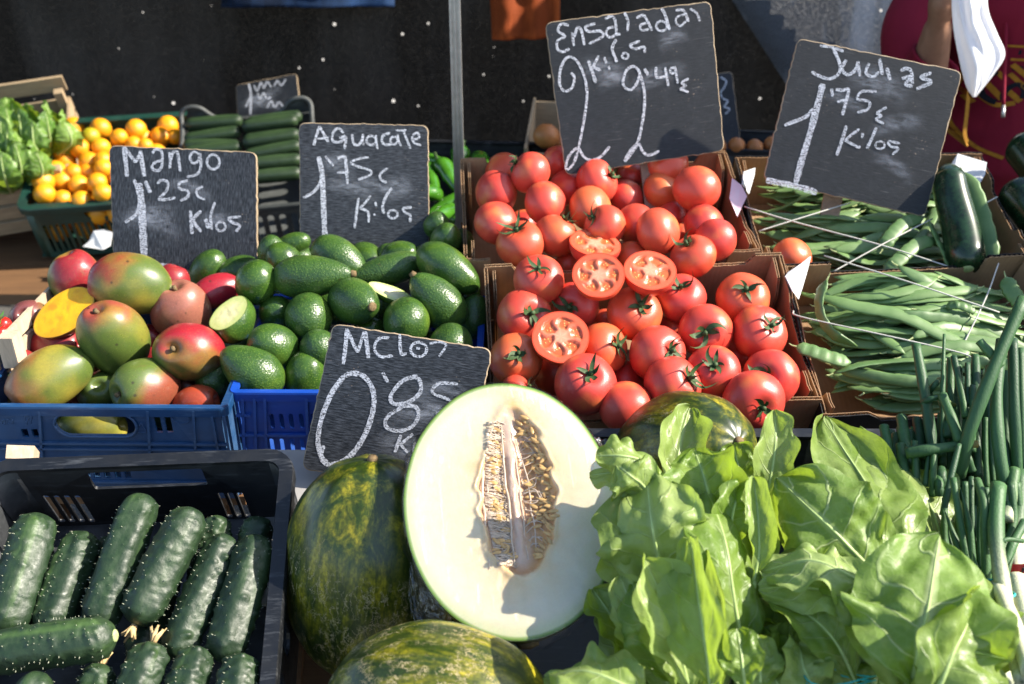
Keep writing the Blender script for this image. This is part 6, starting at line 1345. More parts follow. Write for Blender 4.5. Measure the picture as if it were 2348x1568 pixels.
for pts, r, kw in [
    ([(790, 1180, 1.10), (780, 1040, 1.12), (790, 880, 1.15), (800, 700, 1.19)], 30, dict(white=(.3, .7))), ([(780, 1130, 1.09), (810, 1250, 1.06), (850, 1400, 1.03)], 34, dict(white=(.9, 1.6))), ([(830, 1150, 1.1), (870, 1300, 1.07), (910, 1450, 1.03)], 34, dict(white=(.9, 1.6))), ([(830, 1120, 1.12), (830, 950, 1.14), (840, 760, 1.18)], 26, {}), ([(850, 1120, 1.12), (865, 900, 1.15), (860, 650, 1.2)], 26, {}), ([(740, 900, 1.13), (760, 800, 1.15), (775, 690, 1.17)], 24, dict(white=(-.6, .9)))]:
    onion(onC, pts, r, 600 + k, **kw); k += 1
for (x, y, d, rx) in ((676, 1128, 1.035, 62), (706, 1205, 1.02, 58)):
    i = onB.matrix_basis.inverted(); c = P(*c9(x, y), d + .03); rr_ = rx * .5611 * d / F * 1.15; m = MB(); m.tube([i @ (c + RT * rr_ * math.cos(a) - FW * rr_ * .8 * math.sin(a) + UP * .12 * rr_ * math.cos(a)) for a in [q * PI / 12 for q in range(25)]], .0014, 6, cap=False); m.build('rubber_band', T['teal'], onB, smooth=True)
i = onC.matrix_basis.inverted(); c = P(*c9(815, 1100), 1.13); m = MB()
vs, fs = [], []
for q in range(25):
    a = q * PI / 12
    for z in (-.017, .017): vs.append(i @ (c + RT * .040 * math.cos(a) - FW * .036 * math.sin(a) + UP * (z + .008 * math.cos(a))))
for q in range(24): fs.append((2 * q, 2 * q + 1, 2 * q + 3, 2 * q + 2))
lab = ob('red_label', mesh('red_label', vs, fs, T['red']), onC)
m = MB(); a0 = 2.05
for q, dx in enumerate((0, .10, .22)):
    a = a0 - dx; m.box(i @ (c + RT * .0408 * math.cos(a) - FW * .0368 * math.sin(a) + UP * .006), (.0022, .0008, .008))
m.build('print', T['ink'], lab)

rgf = random.Random(77)
for q in range(70):                                                        # hidden stems that fill the bunch
    x = rgf.uniform(260, 860); y1 = rgf.uniform(230, 640) if x > 420 else rgf.uniform(520, 660); d = 1.27 + .03 * rgf.random(); onion(onA, [(x + rgf.uniform(-10, 40), y1 + rgf.uniform(280, 420), d - .05), (x + rgf.uniform(-10, 20), y1 + 160, d - .02), (x, y1, d)], rgf.uniform(12, 22), 900 + q)
for q in range(16):
    x = rgf.uniform(480, 800); y1 = rgf.uniform(740, 900); d = 1.14 + .02 * rgf.random(); onion(onB, [(x * .45 + 370, y1 + 300, d - .03), (x + 10, y1 + 160, d - .01), (x, y1, d)], rgf.uniform(11, 18), 960 + q)

# ================================================================== BACK TABLE WITH MORE GOODS
bt = empty('back_table', Matrix.Translation((-.72, 3.0, 0)), 'brown plank table along the back of the stall', 'table')
for k in range(4): m = MB(); m.box((0, -.42 + .21 * k, .515), (3.1, .205, .032)); m.build('plank', T['plank'], bt)
for sx in (-1, 1):
    for sy in (-1, 1): m = MB(); m.box((sx * 1.48, sy * .36, .2485), (.06, .06, .497)); m.build('leg', T['plank'], bt)
# orange basket
bb, bf_ = P(285, 268, 3.08), P(235, 466, 2.80); FOR = frame(bb, bf_); ORD = (bb - bf_).length
bh_ = []
for x in range(24): bh_.append(rrect(-.20 + .0175 * x, -.115, .009, .10, .002, 2))
hnd = [rrect(0.02, -.032, .16, .032, .014, 5)]
bas = plastic_crate('plastic_basket', FOR, .46, ORD, .185, T['greenplastic'], 'dark green slatted plastic basket heaped with oranges', 'basket', fh=bh_ + hnd, r=.03, rimw=.026, rimh=.02)
PO = frame(P(265, 300, 3.04), P(215, 455, 2.82)); orv = []
for k in range(3):
    vs, fs = globe(lambda th, a: Vector((math.sin(th) * math.cos(a), math.sin(th) * math.sin(a), .95 * math.cos(th) - .04 * math.exp(-(th / .2) ** 2))) * (1 + .015 * fbm(Vector((math.cos(a) * math.sin(th) * 1.5 + k * 9, math.sin(a) * math.sin(th) * 1.5, math.cos(th))), 2)), 18, 24); orv.append(mesh('orange', vs, fs, T['orange']))
gm = T['orange'].copy(); gm.name = 'greenish orange peel'
for n_ in gm.node_tree.nodes:
    if n_.type == 'MIX' and tuple(round(x, 2) for x in n_.inputs[6].default_value[:3]) == (.70, .26, .01): n_.inputs[6].default_value = (.34, .30, .012, 1); n_.inputs[7].default_value = (.34, .30, .012, 1)
ORL = [(550, 385, 78), (745, 395, 78), (1005, 400, 75), (1240, 375, 75), (480, 485, 70), (670, 455, 68, 1), (880, 460, 66), (1065, 460, 58), (1185, 455, 74), (585, 540, 78), (745, 535, 70), (880, 505, 66), (985, 515, 64), (1075, 520, 56), (455, 590, 64), (480, 635, 82), (655, 640, 76), (760, 630, 66), (410, 710, 80), (660, 720, 80), (765, 690, 70), (320, 785, 82), (455, 780, 78), (580, 810, 76), (720, 795, 76), (330, 880, 80), (465, 915, 68), (605, 930, 75), (760, 870, 75), (545, 720, 66), (1290, 455, 60), (860, 640, 76), (960, 620, 74), (1060, 600, 74), (1160, 580, 74), (880, 760, 76), (900, 870, 76), (1000, 740, 76)]
for k, q in enumerate(ORL):
    h = -.02 + .035 * math.sin(k * 2.3) ** 2; p = on(PO, *c1(q[0], q[1]), h); r = q[2] * .3107 * depth(p) / F
    o = ob('orange', orv[k % 3], None, basis(Vector((math.sin(k), math.cos(k * 1.3), .6)), RT, p, r))
    if len(q) > 3: o.material_slots[0].link = 'OBJECT'; o.material_slots[0].material = gm; tag(o, 'single greenish orange near the top of the basket heap', 'orange', 'oranges in the green basket')
    else: tag(o, 'ripe yellow orange coloured fruit heaped in the dark green basket', 'orange', 'oranges in the green basket')
for k, (x, y) in enumerate(((590, 1010), (735, 1012), (880, 1010))):
    p = on(FOR, *c1(x, y - 330), -.06); p = P(*c1(x, y), 2.86); o = tag(ob('orange', orv[k], None, basis(Vector((1, k, .3)), RT, p, .038)), 'orange seen through the handle slot of the green basket', 'orange', 'oranges at the handle slot')
for i_ in range(5):
    for j_ in range(3):
        p = FOR @ Vector((-.17 + .085 * i_, -ORD / 2 + .05 + .09 * j_, -.12)); o = tag(ob('orange', orv[(i_ + j_) % 3], None, basis(Vector((i_, 1, j_)), RT, p, .038)), 'orange behind the slats low in the green basket', 'orange', 'oranges low in the basket')
# scrap of paper hanging on the basket
o = poly3('paper_scrap', [P(*c1(x, y), d) for x, y, d in ((690, 1150, 2.77), (760, 1140, 2.77), (830, 1160, 2.77), (815, 1260, 2.76), (760, 1290, 2.75), (610, 1265, 2.76), (650, 1240, 2.77))], .001, T['paper']); tag(o, 'torn pale paper scrap hanging on the front of the green basket', 'paper')
# wooden crate with lettuce
FL = frame(P(-60, 232, 3.12), P(-90, 480, 2.82)); LD = .40
wc = empty('wooden_crate', FL @ Matrix.Translation((0, 0, -.17)), 'pale wooden slatted crate with romaine lettuce at the left', 'crate')
for k in range(3):
    for sy in (-1, 1): m = MB(); m.box((0, sy * (LD / 2), .03 + .057 * k), (.58, .008, .044)); m.build('slat', T['wood'], wc)
    for sx in (-1, 1): m = MB(); m.box((sx * .286, 0, .03 + .057 * k), (.008, LD - .01, .044)); m.build('slat', T['wood'], wc)
m = MB(); m.box((0, LD / 2 + .010, .215), (.58, .010, .050)); m.build('slat', T['wood'], wc)
for sx in (-1, 1):
    for sy in (-1, 1): m = MB(); m.box((sx * .268, sy * (LD / 2 - .018), .10), (.026, .026, .215)); m.build('corner_post', T['wood'], wc)
m = MB(); m.box((0, 0, .004), (.56, LD - .02, .006)); m.build('base', T['wood'], wc)
for hd, (u, v, d, lab_) in enumerate(((30, 380, 2.90, 'romaine lettuce head in front in the wooden crate, pale ribs showing'), (95, 310, 2.98, 'dark green leafy lettuce head behind, beside the oranges'), (10, 300, 3.02, 'lettuce head at the back left of the wooden crate'))):
    root = empty('lettuce', Matrix.Translation(P(u, v, d) + Vector((0, 0, -.06))), lab_, 'lettuce', 'lettuce heads'); rg = random.Random(40 + hd)
    for k in range(16):
        a = k * 2.4; sp = .035 + .003 * k; b = P(u, v + 60, d) + Vector((math.cos(a) * .01, math.sin(a) * .01, 0)); tp = b + Vector((math.cos(a) * sp * 1.5, math.sin(a) * sp - .03, .19 - .004 * k)); md = b.lerp(tp, .5) + Vector((math.cos(a) * sp * .8, math.sin(a) * sp * .8 - .015, 0)); out_ = Vector((math.cos(a), math.sin(a) - .3, .5))
        leaf(root, [b, md, tp], .042, -out_, T['lettuce'], T['rib'], cup=.7, ruf=.22, seed=700 + hd * 20 + k, nu=20, nv=10, rib=.006, rfreq=7, peti=.04)
# grey crate with cucumbers at the back
bb, bf_ = P(570, 268, 3.05), P(560, 480, 2.75); FG = frame(bb, bf_); GD = (bb - bf_).length; GW = .385
gc = plastic_crate('plastic_crate', FG, GW, GD, .19, T['grey'], 'grey plastic crate with raised corners holding dark cucumbers at the back', 'crate', None, fh=slots(GW, -.15, -.03, 9), r=.012, rimw=.014)
for sx in (-1, 1):
    m = MB(); pts = [Vector((sx * (GW / 2 - .115), GD / 2, .19)), Vector((sx * (GW / 2 - .085), GD / 2, .205)), Vector((sx * (GW / 2 - .055), GD / 2, .236)), Vector((sx * (GW / 2 - .02), GD / 2, .24)), Vector((sx * GW / 2, GD / 2 - .01, .225)), Vector((sx * GW / 2, GD / 2 - .05, .20)), Vector((sx * GW / 2, GD / 2 - .13, .185))]
    m.tube(spline(pts, 24), .0075, 8); m.build('raised_corner', T['grey'], gc, smooth=True)
    m = MB(); m.add([Vector((sx * (GW / 2 - .11), GD / 2 - .002, .185)), Vector((sx * (GW / 2 - .055), GD / 2 - .002, .232)), Vector((sx * (GW / 2 - .02), GD / 2 - .002, .236)), Vector((sx * (GW / 2 - .003), GD / 2 - .002, .185))], [(0, 1, 2, 3)]); m.build('corner_panel', T['grey'], gc)
for k in range(14):
    row, c_ = divmod(k, 2); a = Vector((-.172 + .175 * c_ + rnd.uniform(-.012, .008), GD / 2 - .04 - .042 * row + rnd.uniform(-.006, .006), rnd.uniform(-.008, .018))); b = a + Vector((.155, rnd.uniform(-.018, .018), rnd.uniform(-.012, .012))); r = .021
    vs, fs, sp = cuke_local(.17, r, 800 + k, 0, 26, 16); o = tag(ob('cucumber', mesh('cucumber', vs, fs, T['cuke']), None, basis(FG.to_3x3() @ (b - a), FG.to_3x3() @ Vector((0, 0, 1)), FG @ ((a + b) / 2))), 'dark cucumber laid crosswise in the grey crate at the back', 'cucumber', 'cucumbers in the grey back crate')
sign('small dark blackboard with faint chalk behind the grey cucumber crate', [(540, 195), (680, 168), (690, 262), (545, 268)], 3.12, (-.05, .05, .99), lambda x, y: (x, y), [
    ([(570, 192), (575, 215), (574, 262)], 6), ([(574, 222), (563, 246)], 4), ([(582, 196), (590, 208), (598, 190), (605, 202), (612, 188), (622, 200)], 4), ([(628, 198), (636, 186), (645, 196), (655, 182)], 4), ([(590, 212), (596, 226), (604, 214), (612, 226), (622, 222)], 4), ([(612, 248), (622, 232), (630, 246), (640, 234), (650, 244), (660, 232)], 4)], None, seed=6)
sign('dark blackboard partly hidden behind the right edge of the tallest sign', [(1610, 175), (1678, 163), (1700, 345), (1625, 352)], 2.62, (.0, .05, .99), lambda x, y: (x, y), [
    ([(1650, 176), (1664, 186), (1660, 200), (1652, 212), (1655, 224), (1668, 232), (1660, 244), (1672, 250), (1662, 262)], 5)], None, seed=7)
# peppers
bb, bf_ = P(1085, 325, 2.55), P(1050, 540, 2.22); FP = frame(bb, bf_); PD = (bb - bf_).length
plastic_crate('plastic_crate', FP, .42, PD, .18, T['black'], 'black crate of green peppers behind the pole', 'crate', None, r=.012)
for k in range(22):
    i_, j_ = k % 6, k // 6; a = FP @ Vector((-.16 + .064 * i_ + rnd.uniform(-.01, .01), -PD / 2 + .05 + .085 * j_, .0 + rnd.uniform(-.01, .025))); d_ = Vector((rnd.uniform(-.6, .6), -.9 + rnd.uniform(0, .5), rnd.uniform(-.2, .3))).normalized()
    path = spline([a + d_ * -.055, a + d_ * -.02 + Vector((0, 0, .006)), a + d_ * .03, a + d_ * .075 + Vector((rnd.uniform(-.015, .015), 0, -.006))], 14); n = len(path); rad = [.026 * (min(1, (i + .4) / 2.6) ** .6) * (1 - .78 * (i / n) ** 1.5) * (1 + .06 * math.sin(i * 1.7 + k)) for i in range(n)]
    m = MB(); vs, fs = tube([p - a for p in path], rad, 14, .86)
    m.add(vs, fs); o = tag(ob('green_pepper', m.mesh('green_pepper', T['pepper']), None, Matrix.Translation(a)), 'shiny long green pepper in the black crate behind the pole', 'pepper', 'green peppers')
    s_ = MB(); s_.tube([path[0] - a + d_ * .004, path[0] - a - d_ * .012, path[0] - a - d_ * .025 + Vector((0, 0, .008))], [.008, .004, .0045], 7); s_.build('stalk', T['calyx'], o, smooth=True)
# box with brown fruit behind the tallest sign
FX = frame(P(1340, 232, 2.75), P(1330, 360, 2.45)); XD = .34
xb = empty('wooden_box', FX @ Matrix.Translation((0, 0, -.12)), 'pale thin wooden box behind the tallest sign', 'box')
for sy in (-1, 1): m = MB(); m.box((0, sy * XD / 2, .06), (.27, .007, .12)); m.build('end_board', T['wood'], xb)
for sx in (-1, 1): m = MB(); m.box((sx * .137, 0, .066), (.007, XD, .13)); m.build('side_board', T['wood'], xb)
m = MB(); m.box((0, 0, .003), (.26, XD - .02, .005)); m.build('base', T['wood'], xb)
for k, (u, v, d, r) in enumerate(((1252, 312, 2.5, 30), (1285, 330, 2.55, 28), (1320, 318, 2.6, 28))):
    p = P(u, v, d); o = tag(ob('onion', orv[k % 3], None, basis(Vector((.3 * k, .2, 1)), RT, p, r * d / F)), ['brown onion showing left of the tallest sign', 'brown onion hidden just behind the left edge of the tallest sign', 'brown onion further behind the tallest sign'][k], 'onion', 'brown onions'); o.material_slots[0].link = 'OBJECT'; o.material_slots[0].material = T['peach']
FY = frame(P(1740, 330, 2.7), P(1735, 352, 2.42)); plastic_crate('plastic_crate', frame(P(1760, 300, 2.75), P(1755, 348, 2.42)), .40, .33, .16, T['black'], 'black crate behind the two big right hand signs', 'crate', None, r=.012)
for k, (u, v) in enumerate(((1645, 336), (1688, 334), (1730, 338), (1770, 332))):
    p = P(u, v, 2.46); o = tag(ob('onion', orv[k % 3], None, basis(Vector((.3 * k, .2, 1)), RT, p, 20 * 2.46 / F)), 'brown onion in the black crate between the two big right hand signs', 'onion', 'onions in the black back crate'); o.material_slots[0].link = 'OBJECT'; o.material_slots[0].material = T['peach']

# ---- bits at the left edge
wb = empty('wooden_punnet_crate', Matrix.Translation(P(-15, 800, 1.55)), 'small wooden crate corner with strawberries at the left edge', 'crate')
q = P(28, 800, 1.545) - P(-15, 800, 1.55); m = MB(); m.box(q, (.024, .03, .052)); m.build('corner_post', T['woodz'], wb)
q = P(-60, 812, 1.56) - P(-15, 800, 1.55)
for k in range(2): m = MB(); m.box(q + Vector((0, -.012, .014 - .034 * k)), (.085, .006, .026)); m.build('slat', T['woodz'], wb)
for k in range(2): m = MB(); m.box(q + Vector((.046, .10, .014 - .034 * k)), (.006, .20, .026)); m.build('slat', T['woodz'], wb)
for k, (u, v, d) in enumerate(((10, 748, 1.60), (-14, 752, 1.60), (4, 768, 1.585), (-25, 738, 1.62))):
    vs, fs = globe(lambda th, a: Vector((.013 * math.sin(th) * (1 + .25 * math.cos(th)) * math.cos(a), .013 * math.sin(th) * (1 + .25 * math.cos(th)) * math.sin(a), .016 * math.cos(th))), 14, 18); o = tag(ob('strawberry', mesh('strawberry', vs, fs, T['straw']), None, basis(Vector((-.3, -.2, .9)), RT, P(u, v, d))), 'red strawberry in the small wooden crate at the left edge', 'strawberry', 'strawberries')
    m = MB()
    for j in range(5): a = j * 1.257; m.add([(0, 0, .016), (.010 * math.cos(a - .35), .010 * math.sin(a - .35), .016), (.018 * math.cos(a), .018 * math.sin(a), .019), (.010 * math.cos(a + .35), .010 * math.sin(a + .35), .016)], [(0, 1, 2, 3)])
    m.build('leaves', T['strawleaf'], o)
p0, p1 = P(46, 1036, 1.345), P(60, 1050, 1.45); m = MB(); m.bar(Vector(), p1 - p0, .034, .018, Vector((1, 0, 0))); tag(ob('wooden_batten', m.mesh('wooden_batten', T['woodz'], False), None, Matrix.Translation(p0)), 'pale sawn batten end sticking up behind the cucumber crate', 'batten')
gb = MB(); gb.box((0, 0, 0), (.10, .25, .006)); tag(gb.build('grey_board', plain('grey board', (.30, .29, .28), .8, .2), None, Matrix.Translation(P(668, 1200, 1.40)) @ Matrix.Rotation(R(20), 4, 'X')), 'grey board edge between the cucumber crate and the melon', 'board')

# ================================================================== PERSON
vend = empty('person', Matrix.Translation((1.27, 2.56, 0)), 'person in a burgundy sweatshirt with gold print, hand raised holding a white bag', 'person')
vi = vend.matrix_basis.inverted()
def capsule(mb, pts, rad, n=18, flat=1.0, hint=None):
    pts = [vi @ Vector(p) for p in pts]; path = spline(pts, 8 * (len(pts) - 1)); N_ = len(path); k = len(rad) - 1; rr_ = []
    for i in range(N_): t = i / (N_ - 1) * k; j = min(int(t), k - 1); rr_.append(rad[j] + (rad[j + 1] - rad[j]) * (t - j))
    d0, d1 = (path[0] - path[1]).normalized(), (path[-1] - path[-2]).normalized(); ends0 = [path[0] + d0 * rr_[0] * q * .6 for q in (.95, .6)]; ends1 = [path[-1] + d1 * rr_[-1] * q * .6 for q in (.6, .95)]
    mb.tube(ends0 + path + ends1, [rr_[0] * .35, rr_[0] * .8] + rr_ + [rr_[-1] * .8, rr_[-1] * .35], n, flat=flat, hint=hint)
def fuse(mb, name, mat, vox, parent):
    o = mb.build(name, mat, parent, smooth=True); r = o.modifiers.new('fuse', 'REMESH'); r.mode = 'VOXEL'; r.voxel_size = vox; r.use_smooth_shade = True; s_ = o.modifiers.new('smooth', 'SMOOTH'); s_.iterations = 6; s_.factor = .5; return o
PX, PY = 1.27, 2.56
sh_, el, wr = P(2240, -140, 2.52), P(2118, 205, 2.42), P(2150, 60, 2.29); upm = P(2098, 55, 2.48)
B = MB()
capsule(B, [(PX, PY, .93), (PX, PY, 1.10), (PX, PY - .01, 1.28), (PX, PY, 1.42)], [.145, .14, .155, .12], 20)
capsule(B, [(PX - .13, PY, 1.41), (PX + .18, PY, 1.41)], [.07, .07])
capsule(B, [(PX, PY, 1.42), (PX, PY - .01, 1.56)], [.06, .055])
capsule(B, [(PX, PY - .02, 1.60), (PX, PY - .025, 1.68), (PX, PY - .015, 1.74)], [.072, .088, .07])
capsule(B, [(PX, PY - .105, 1.655), (PX, PY - .125, 1.635)], [.014, .016], 10)                       # nose
for sx in (-1, 1): capsule(B, [(PX + sx * .083, PY, 1.645), (PX + sx * .088, PY, 1.675)], [.012, .014], 8)   # ears
for sx in (-1, 1): capsule(B, [(PX + sx * .085, PY, .92), (PX + sx * .095, PY, .50), (PX + sx * .10, PY + .01, .08)], [.092, .062, .045]); capsule(B, [(PX + sx * .10, PY + .03, .045), (PX + sx * .11, PY - .14, .035)], [.045, .04], 12)
capsule(B, [sh_, upm, el], [.058, .052, .046]); capsule(B, [el, el.lerp(wr, .5), wr], [.046, .041, .031])
capsule(B, [(PX + .20, PY, 1.40), (PX + .27, PY - .02, 1.12), (PX + .20, PY - .16, .98)], [.056, .046, .034])
hd_ = P(2158, 4, 2.25); hu = (hd_ - wr).normalized()
capsule(B, [wr, wr.lerp(hd_, .5), hd_, hd_ + hu * .02], [.031, .036, .041, .036], 18, .72, cdir(1, 0, .6))
for k in range(4):                                                         # fingers curled round the bag handles
    b0 = hd_ + hu * (.030 - .020 * k) + cdir(.1, 0, 1) * .022; L_ = (.036, .042, .040, .032)[k]
    capsule(B, [b0 - RT * .012, b0 + RT * .020 + cdir(0, 0, 1) * .010, b0 + RT * (.020 + L_ * .5) - cdir(0, 0, 1) * .006, b0 + RT * .012 - cdir(0, 0, 1) * .020], [.0105, .0098, .009, .008], 10)
capsule(B, [hd_ - hu * .02 + RT * .01, hd_ + hu * .012 + RT * .042 - cdir(0, 0, 1) * .012, hd_ + hu * .038 + RT * .045], [.014, .0115, .009], 10)
h2 = Vector((PX + .185, PY - .20, .97))
for k in range(4): capsule(B, [h2 + Vector((-.024 + .016 * k, 0, 0)), h2 + Vector((-.024 + .016 * k, -.05, -.012)), h2 + Vector((-.024 + .016 * k, -.075, -.035))], [.011, .0095, .008], 8)
capsule(B, [h2 + Vector((-.02, .02, 0)), h2 + Vector((-.048, -.025, -.008))], [.013, .009], 8)
fuse(B, 'body', T['skin'], .0075, vend)
Wm = MB()
capsule(Wm, [(PX, PY, .90), (PX, PY, 1.08), (PX, PY - .012, 1.28), (PX, PY, 1.43)], [.185, .175, .185, .13], 24)
capsule(Wm, [(PX - .14, PY, 1.415), (PX + .19, PY, 1.415)], [.085, .085])
capsule(Wm, [sh_, upm, el.lerp(upm, .12) + UP * -.012, el], [.080, .078, .072, .062], 20)
sw = fuse(Wm, 'sweatshirt', T['shirt'], .010, vend)
cf0, cf1 = el, el.lerp(wr, .50)
vs, fs = [], []; ax_ = (cf1 - cf0).normalized(); x_ = RT - ax_ * RT.dot(ax_); x_.normalize(); y_ = ax_.cross(x_)
prof = [(0, .066), (.25, .066), (.5, .060), (.72, .058), (.9, .056), (1.0, .057), (1.02, .053), (.98, .047), (.6, .046), (.3, .046)]
for (t, r) in prof:
    for k in range(28): a = 2 * PI * k / 28; rr_ = r * (1 + .05 * math.sin(3 * a + t * 9)); vs.append(vi @ (cf0.lerp(cf1, t) + x_ * (rr_ * math.cos(a) + .008 * t) + y_ * rr_ * math.sin(a) - ax_ * (.028 * math.cos(a) * t)))
for i in range(len(prof) - 1):
    for k in range(28): fs.append((i * 28 + k, i * 28 + (k + 1) % 28, (i + 1) * 28 + (k + 1) % 28, (i + 1) * 28 + k))
ob('cuff', mesh('cuff', vs, fs, T['shirt']), vend)
sl2 = MB(); capsule(sl2, [(PX + .20, PY, 1.40), (PX + .27, PY - .02, 1.12), (PX + .215, PY - .13, 1.0)], [.075, .064, .052], 18); sl2.build('sleeve', T['shirt'], vend, smooth=True)
tr_ = MB()
for sx in (-1, 1): capsule(tr_, [(PX + sx * .085, PY, .93), (PX + sx * .095, PY, .50), (PX + sx * .10, PY + .01, .10)], [.108, .08, .065])
fuse(tr_, 'trousers', T['jeans'], .012, vend)
hr = MB(); capsule(hr, [(PX, PY + .02, 1.66), (PX, PY + .012, 1.72), (PX, PY - .015, 1.755)], [.085, .098, .08], 20); hr.build('hair', T['hair'], vend, smooth=True)
for sx in (-1, 1): e_ = MB(); capsule(e_, [(PX + sx * .03, PY - .097, 1.675), (PX + sx * .034, PY - .097, 1.675)], [.011, .011], 8); e_.build('eye', T['darkprint'], vend, smooth=True)
mt = MB(); capsule(mt, [(PX - .022, PY - .098, 1.60), (PX, PY - .106, 1.598), (PX + .022, PY - .098, 1.60)], [.004, .006, .004], 8); mt.build('mouth', plain('lips', (.25, .07, .06), .5), vend, smooth=True)
def c5(x, y): return (2005.7 + .2375 * x, .2375 * y)
def decal(name, pts, wd, mat, closed=False):
    q = [P(*c5(x, y), 2.38) for x, y in pts]; q = spline(q, 10 * (len(q) - 1)); hw = wd * .2375 * 2.38 / F / 2; vs, fs = [], []; N_ = len(q)
    for i, p in enumerate(q):
        t = (q[min(i + 1, N_ - 1)] - q[max(i - 1, 0)]).normalized(); sd_ = t.cross(FW).normalized(); vs += [vi @ (p + sd_ * hw), vi @ p, vi @ (p - sd_ * hw)]
    for i in range(N_ - 1): fs += [(3 * i, 3 * i + 1, 3 * i + 4, 3 * i + 3), (3 * i + 1, 3 * i + 2, 3 * i + 5, 3 * i + 4)]
    o = ob(name, mesh(name, vs, fs, mat), sw); m_ = o.modifiers.new('wrap', 'SHRINKWRAP'); m_.target = sw; m_.wrap_method = 'PROJECT'; m_.use_project_x = False; m_.use_project_y = True; m_.use_negative_direction = True; m_.use_positive_direction = True; m_.offset = .0022 + .0006 * decal.n; m_.wrap_mode = 'ABOVE_SURFACE'; decal.n = (decal.n + 1) % 5; return o
decal.n = 0
for pts, wd in (([(905, 880), (885, 1100), (868, 1290), (905, 1420)], 36), ([(988, 770), (965, 950), (945, 1120), (965, 1330), (1060, 1460), (1180, 1560), (1400, 1640)], 40), ([(1210, 408), (1320, 402), (1460, 395)], 24), ([(1265, 546), (1350, 542), (1460, 532)], 26)): decal('gold_line', pts, wd, T['gold'])
for pts, wd in (([(1040, 760), (1100, 850)], 60), ([(1040, 900), (1120, 980), (1250, 1060), (1400, 1020)], 50), ([(1020, 1010), (1090, 1075)], 60), ([(1150, 840), (1290, 990)], 55), ([(1290, 600), (1460, 740)], 50), ([(1290, 700), (1460, 850)], 45), ([(1300, 880), (1440, 1000)], 55), ([(1200, 700), (1260, 760)], 45), ([(1420, 570), (1460, 600)], 40)): decal('gold_stripe', pts, wd, T['gold'])
for pts, wd in (([(1190, 690), (1130, 780), (1108, 880), (1140, 970), (1210, 1020), (1250, 1030)], 62), ([(1450, 960), (1436, 860), (1380, 810), (1320, 850), (1290, 930), (1300, 1000)], 50), ([(1300, 640), (1380, 640)], 55), ([(1320, 440), (1322, 490)], 24), ([(1412, 436), (1414, 488)], 24)): decal('dark_print', pts, wd, T['darkprint'])
m = MB(); pts = [P(*c5(x, y), d) for x, y, d in ((1270, -60, 2.335), (1262, 300, 2.33), (1250, 650, 2.325), (1238, 1020, 2.32))]; m.tube([vi @ p for p in spline(pts, 16)], .0042, 8); m.build('drawstring', T['shirt'], sw, smooth=True)
m = MB(); m.tube([vi @ P(*c5(1238, 1020), 2.32), vi @ P(*c5(1234, 1130), 2.315)], .0045, 8); m.build('drawstring_tip', T['alu'], sw, smooth=True)
# ---- white bag
Lc = [(735, -160), (742, 120), (765, 340), (825, 640), (885, 850), (945, 940)]; Rc = [(1075, -160), (1098, 110), (1180, 320), (1255, 525), (1150, 715), (975, 935)]
Lp, Rp = [Vector((*c5(*p), 0)) for p in Lc], [Vector((*c5(*p), 0)) for p in Rc]; Ls, Rs = spline(Lp, 36), spline(Rp, 36); vs, fs = [], []; NB = 24; bo_ = P(*c5(930, 300), 2.16)
for side in (-1, 1):
    for i in range(37):
        for j in range(NB + 1):
            t = j / NB; p = Ls[i].lerp(Rs[i], t); e = math.sin(PI * t); f_ = .012 * math.sin(t * 9 + i * .05) + .008 * math.sin(t * 17 + 2 - i * .08) + .012 * fbm(Vector((t * 4, i * .09, 3)), 2); vs.append(P(p.x, p.y, 2.16 + side * .028 * e ** .6 * min(1, i / 8 + .3) + f_ * e) - bo_)
for sd_ in (0, 1):
    o_ = sd_ * 37 * (NB + 1)
    for i in range(36):
        for j in range(NB): q = o_ + i * (NB + 1) + j; fs.append((q, q + 1, q + NB + 2, q + NB + 1))
tag(ob('plastic_bag', mesh('plastic_bag', vs, fs, T['bag']), None, Matrix.Translation(bo_)), 'thin white plastic bag hanging from the raised hand', 'bag')

# ================================================================== STALL ROOF AND WHAT IS BEHIND THE NET
aw = empty('awning', Matrix.Translation((-1.95, 2.7, 0)), 'stall awning of striped canvas above the back table', 'awning')
v_, f_ = [], []
for i in range(21):
    for j in range(9): x = -2.3 + 4.6 * i / 20; y = -.95 + 2.0 * j / 8; v_.append((x, y, 2.42 + .12 * j / 8 - .03 * math.sin(PI * i / 20 * 4) ** 2))
for i in range(20):
    for j in range(8): q = i * 9 + j; f_.append((q, q + 1, q + 10, q + 9))
ob('canvas', mesh('canvas', v_, f_, plain('grey canvas', (.20, .20, .19), .9, .1)), aw)
for x in (-2.28,):
    for y in (.95,): m = MB(); m.box((x, y, 1.22), (.035, .035, 2.44)); m.build('post', T['alu'], aw)
m = MB(); m.add([(-60, 4.1, .004), (60, 4.1, .004), (60, 12, .004), (-60, 12, .004)], [(0, 1, 2, 3)]); struct(m.build('pavement', plain('pale paving', (.42, .40, .37), .9, .2, .15, 3)))
bd = empty('building', Matrix.Translation((0, 12.6, 0)), 'pale plastered market building behind the net', 'building')
m = MB(); m.box((0, 0, 3), (26, .6, 6)); m.build('wall', plain('pale plaster', (.66, .63, .57), .9, .2, .1, 1.5), bd)
for k in range(8): m = MB(); m.box((-10.5 + 3 * k, -.32, 2.2), (1.2, .08, 1.6)); w__ = m.build('window', plain('window glass', (.05, .06, .07), .1) if k == 0 else bpy.data.materials['window glass'], bd); m = MB(); m.box((-10.5 + 3 * k, -.38, 1.36), (1.35, .16, .07)); m.build('sill', bpy.data.materials['pale plaster'], w__)
m = MB(); m.box((0, -.1, 6.1), (26.4, 1.0, .2)); m.build('cornice', bpy.data.materials['pale plaster'], bd)
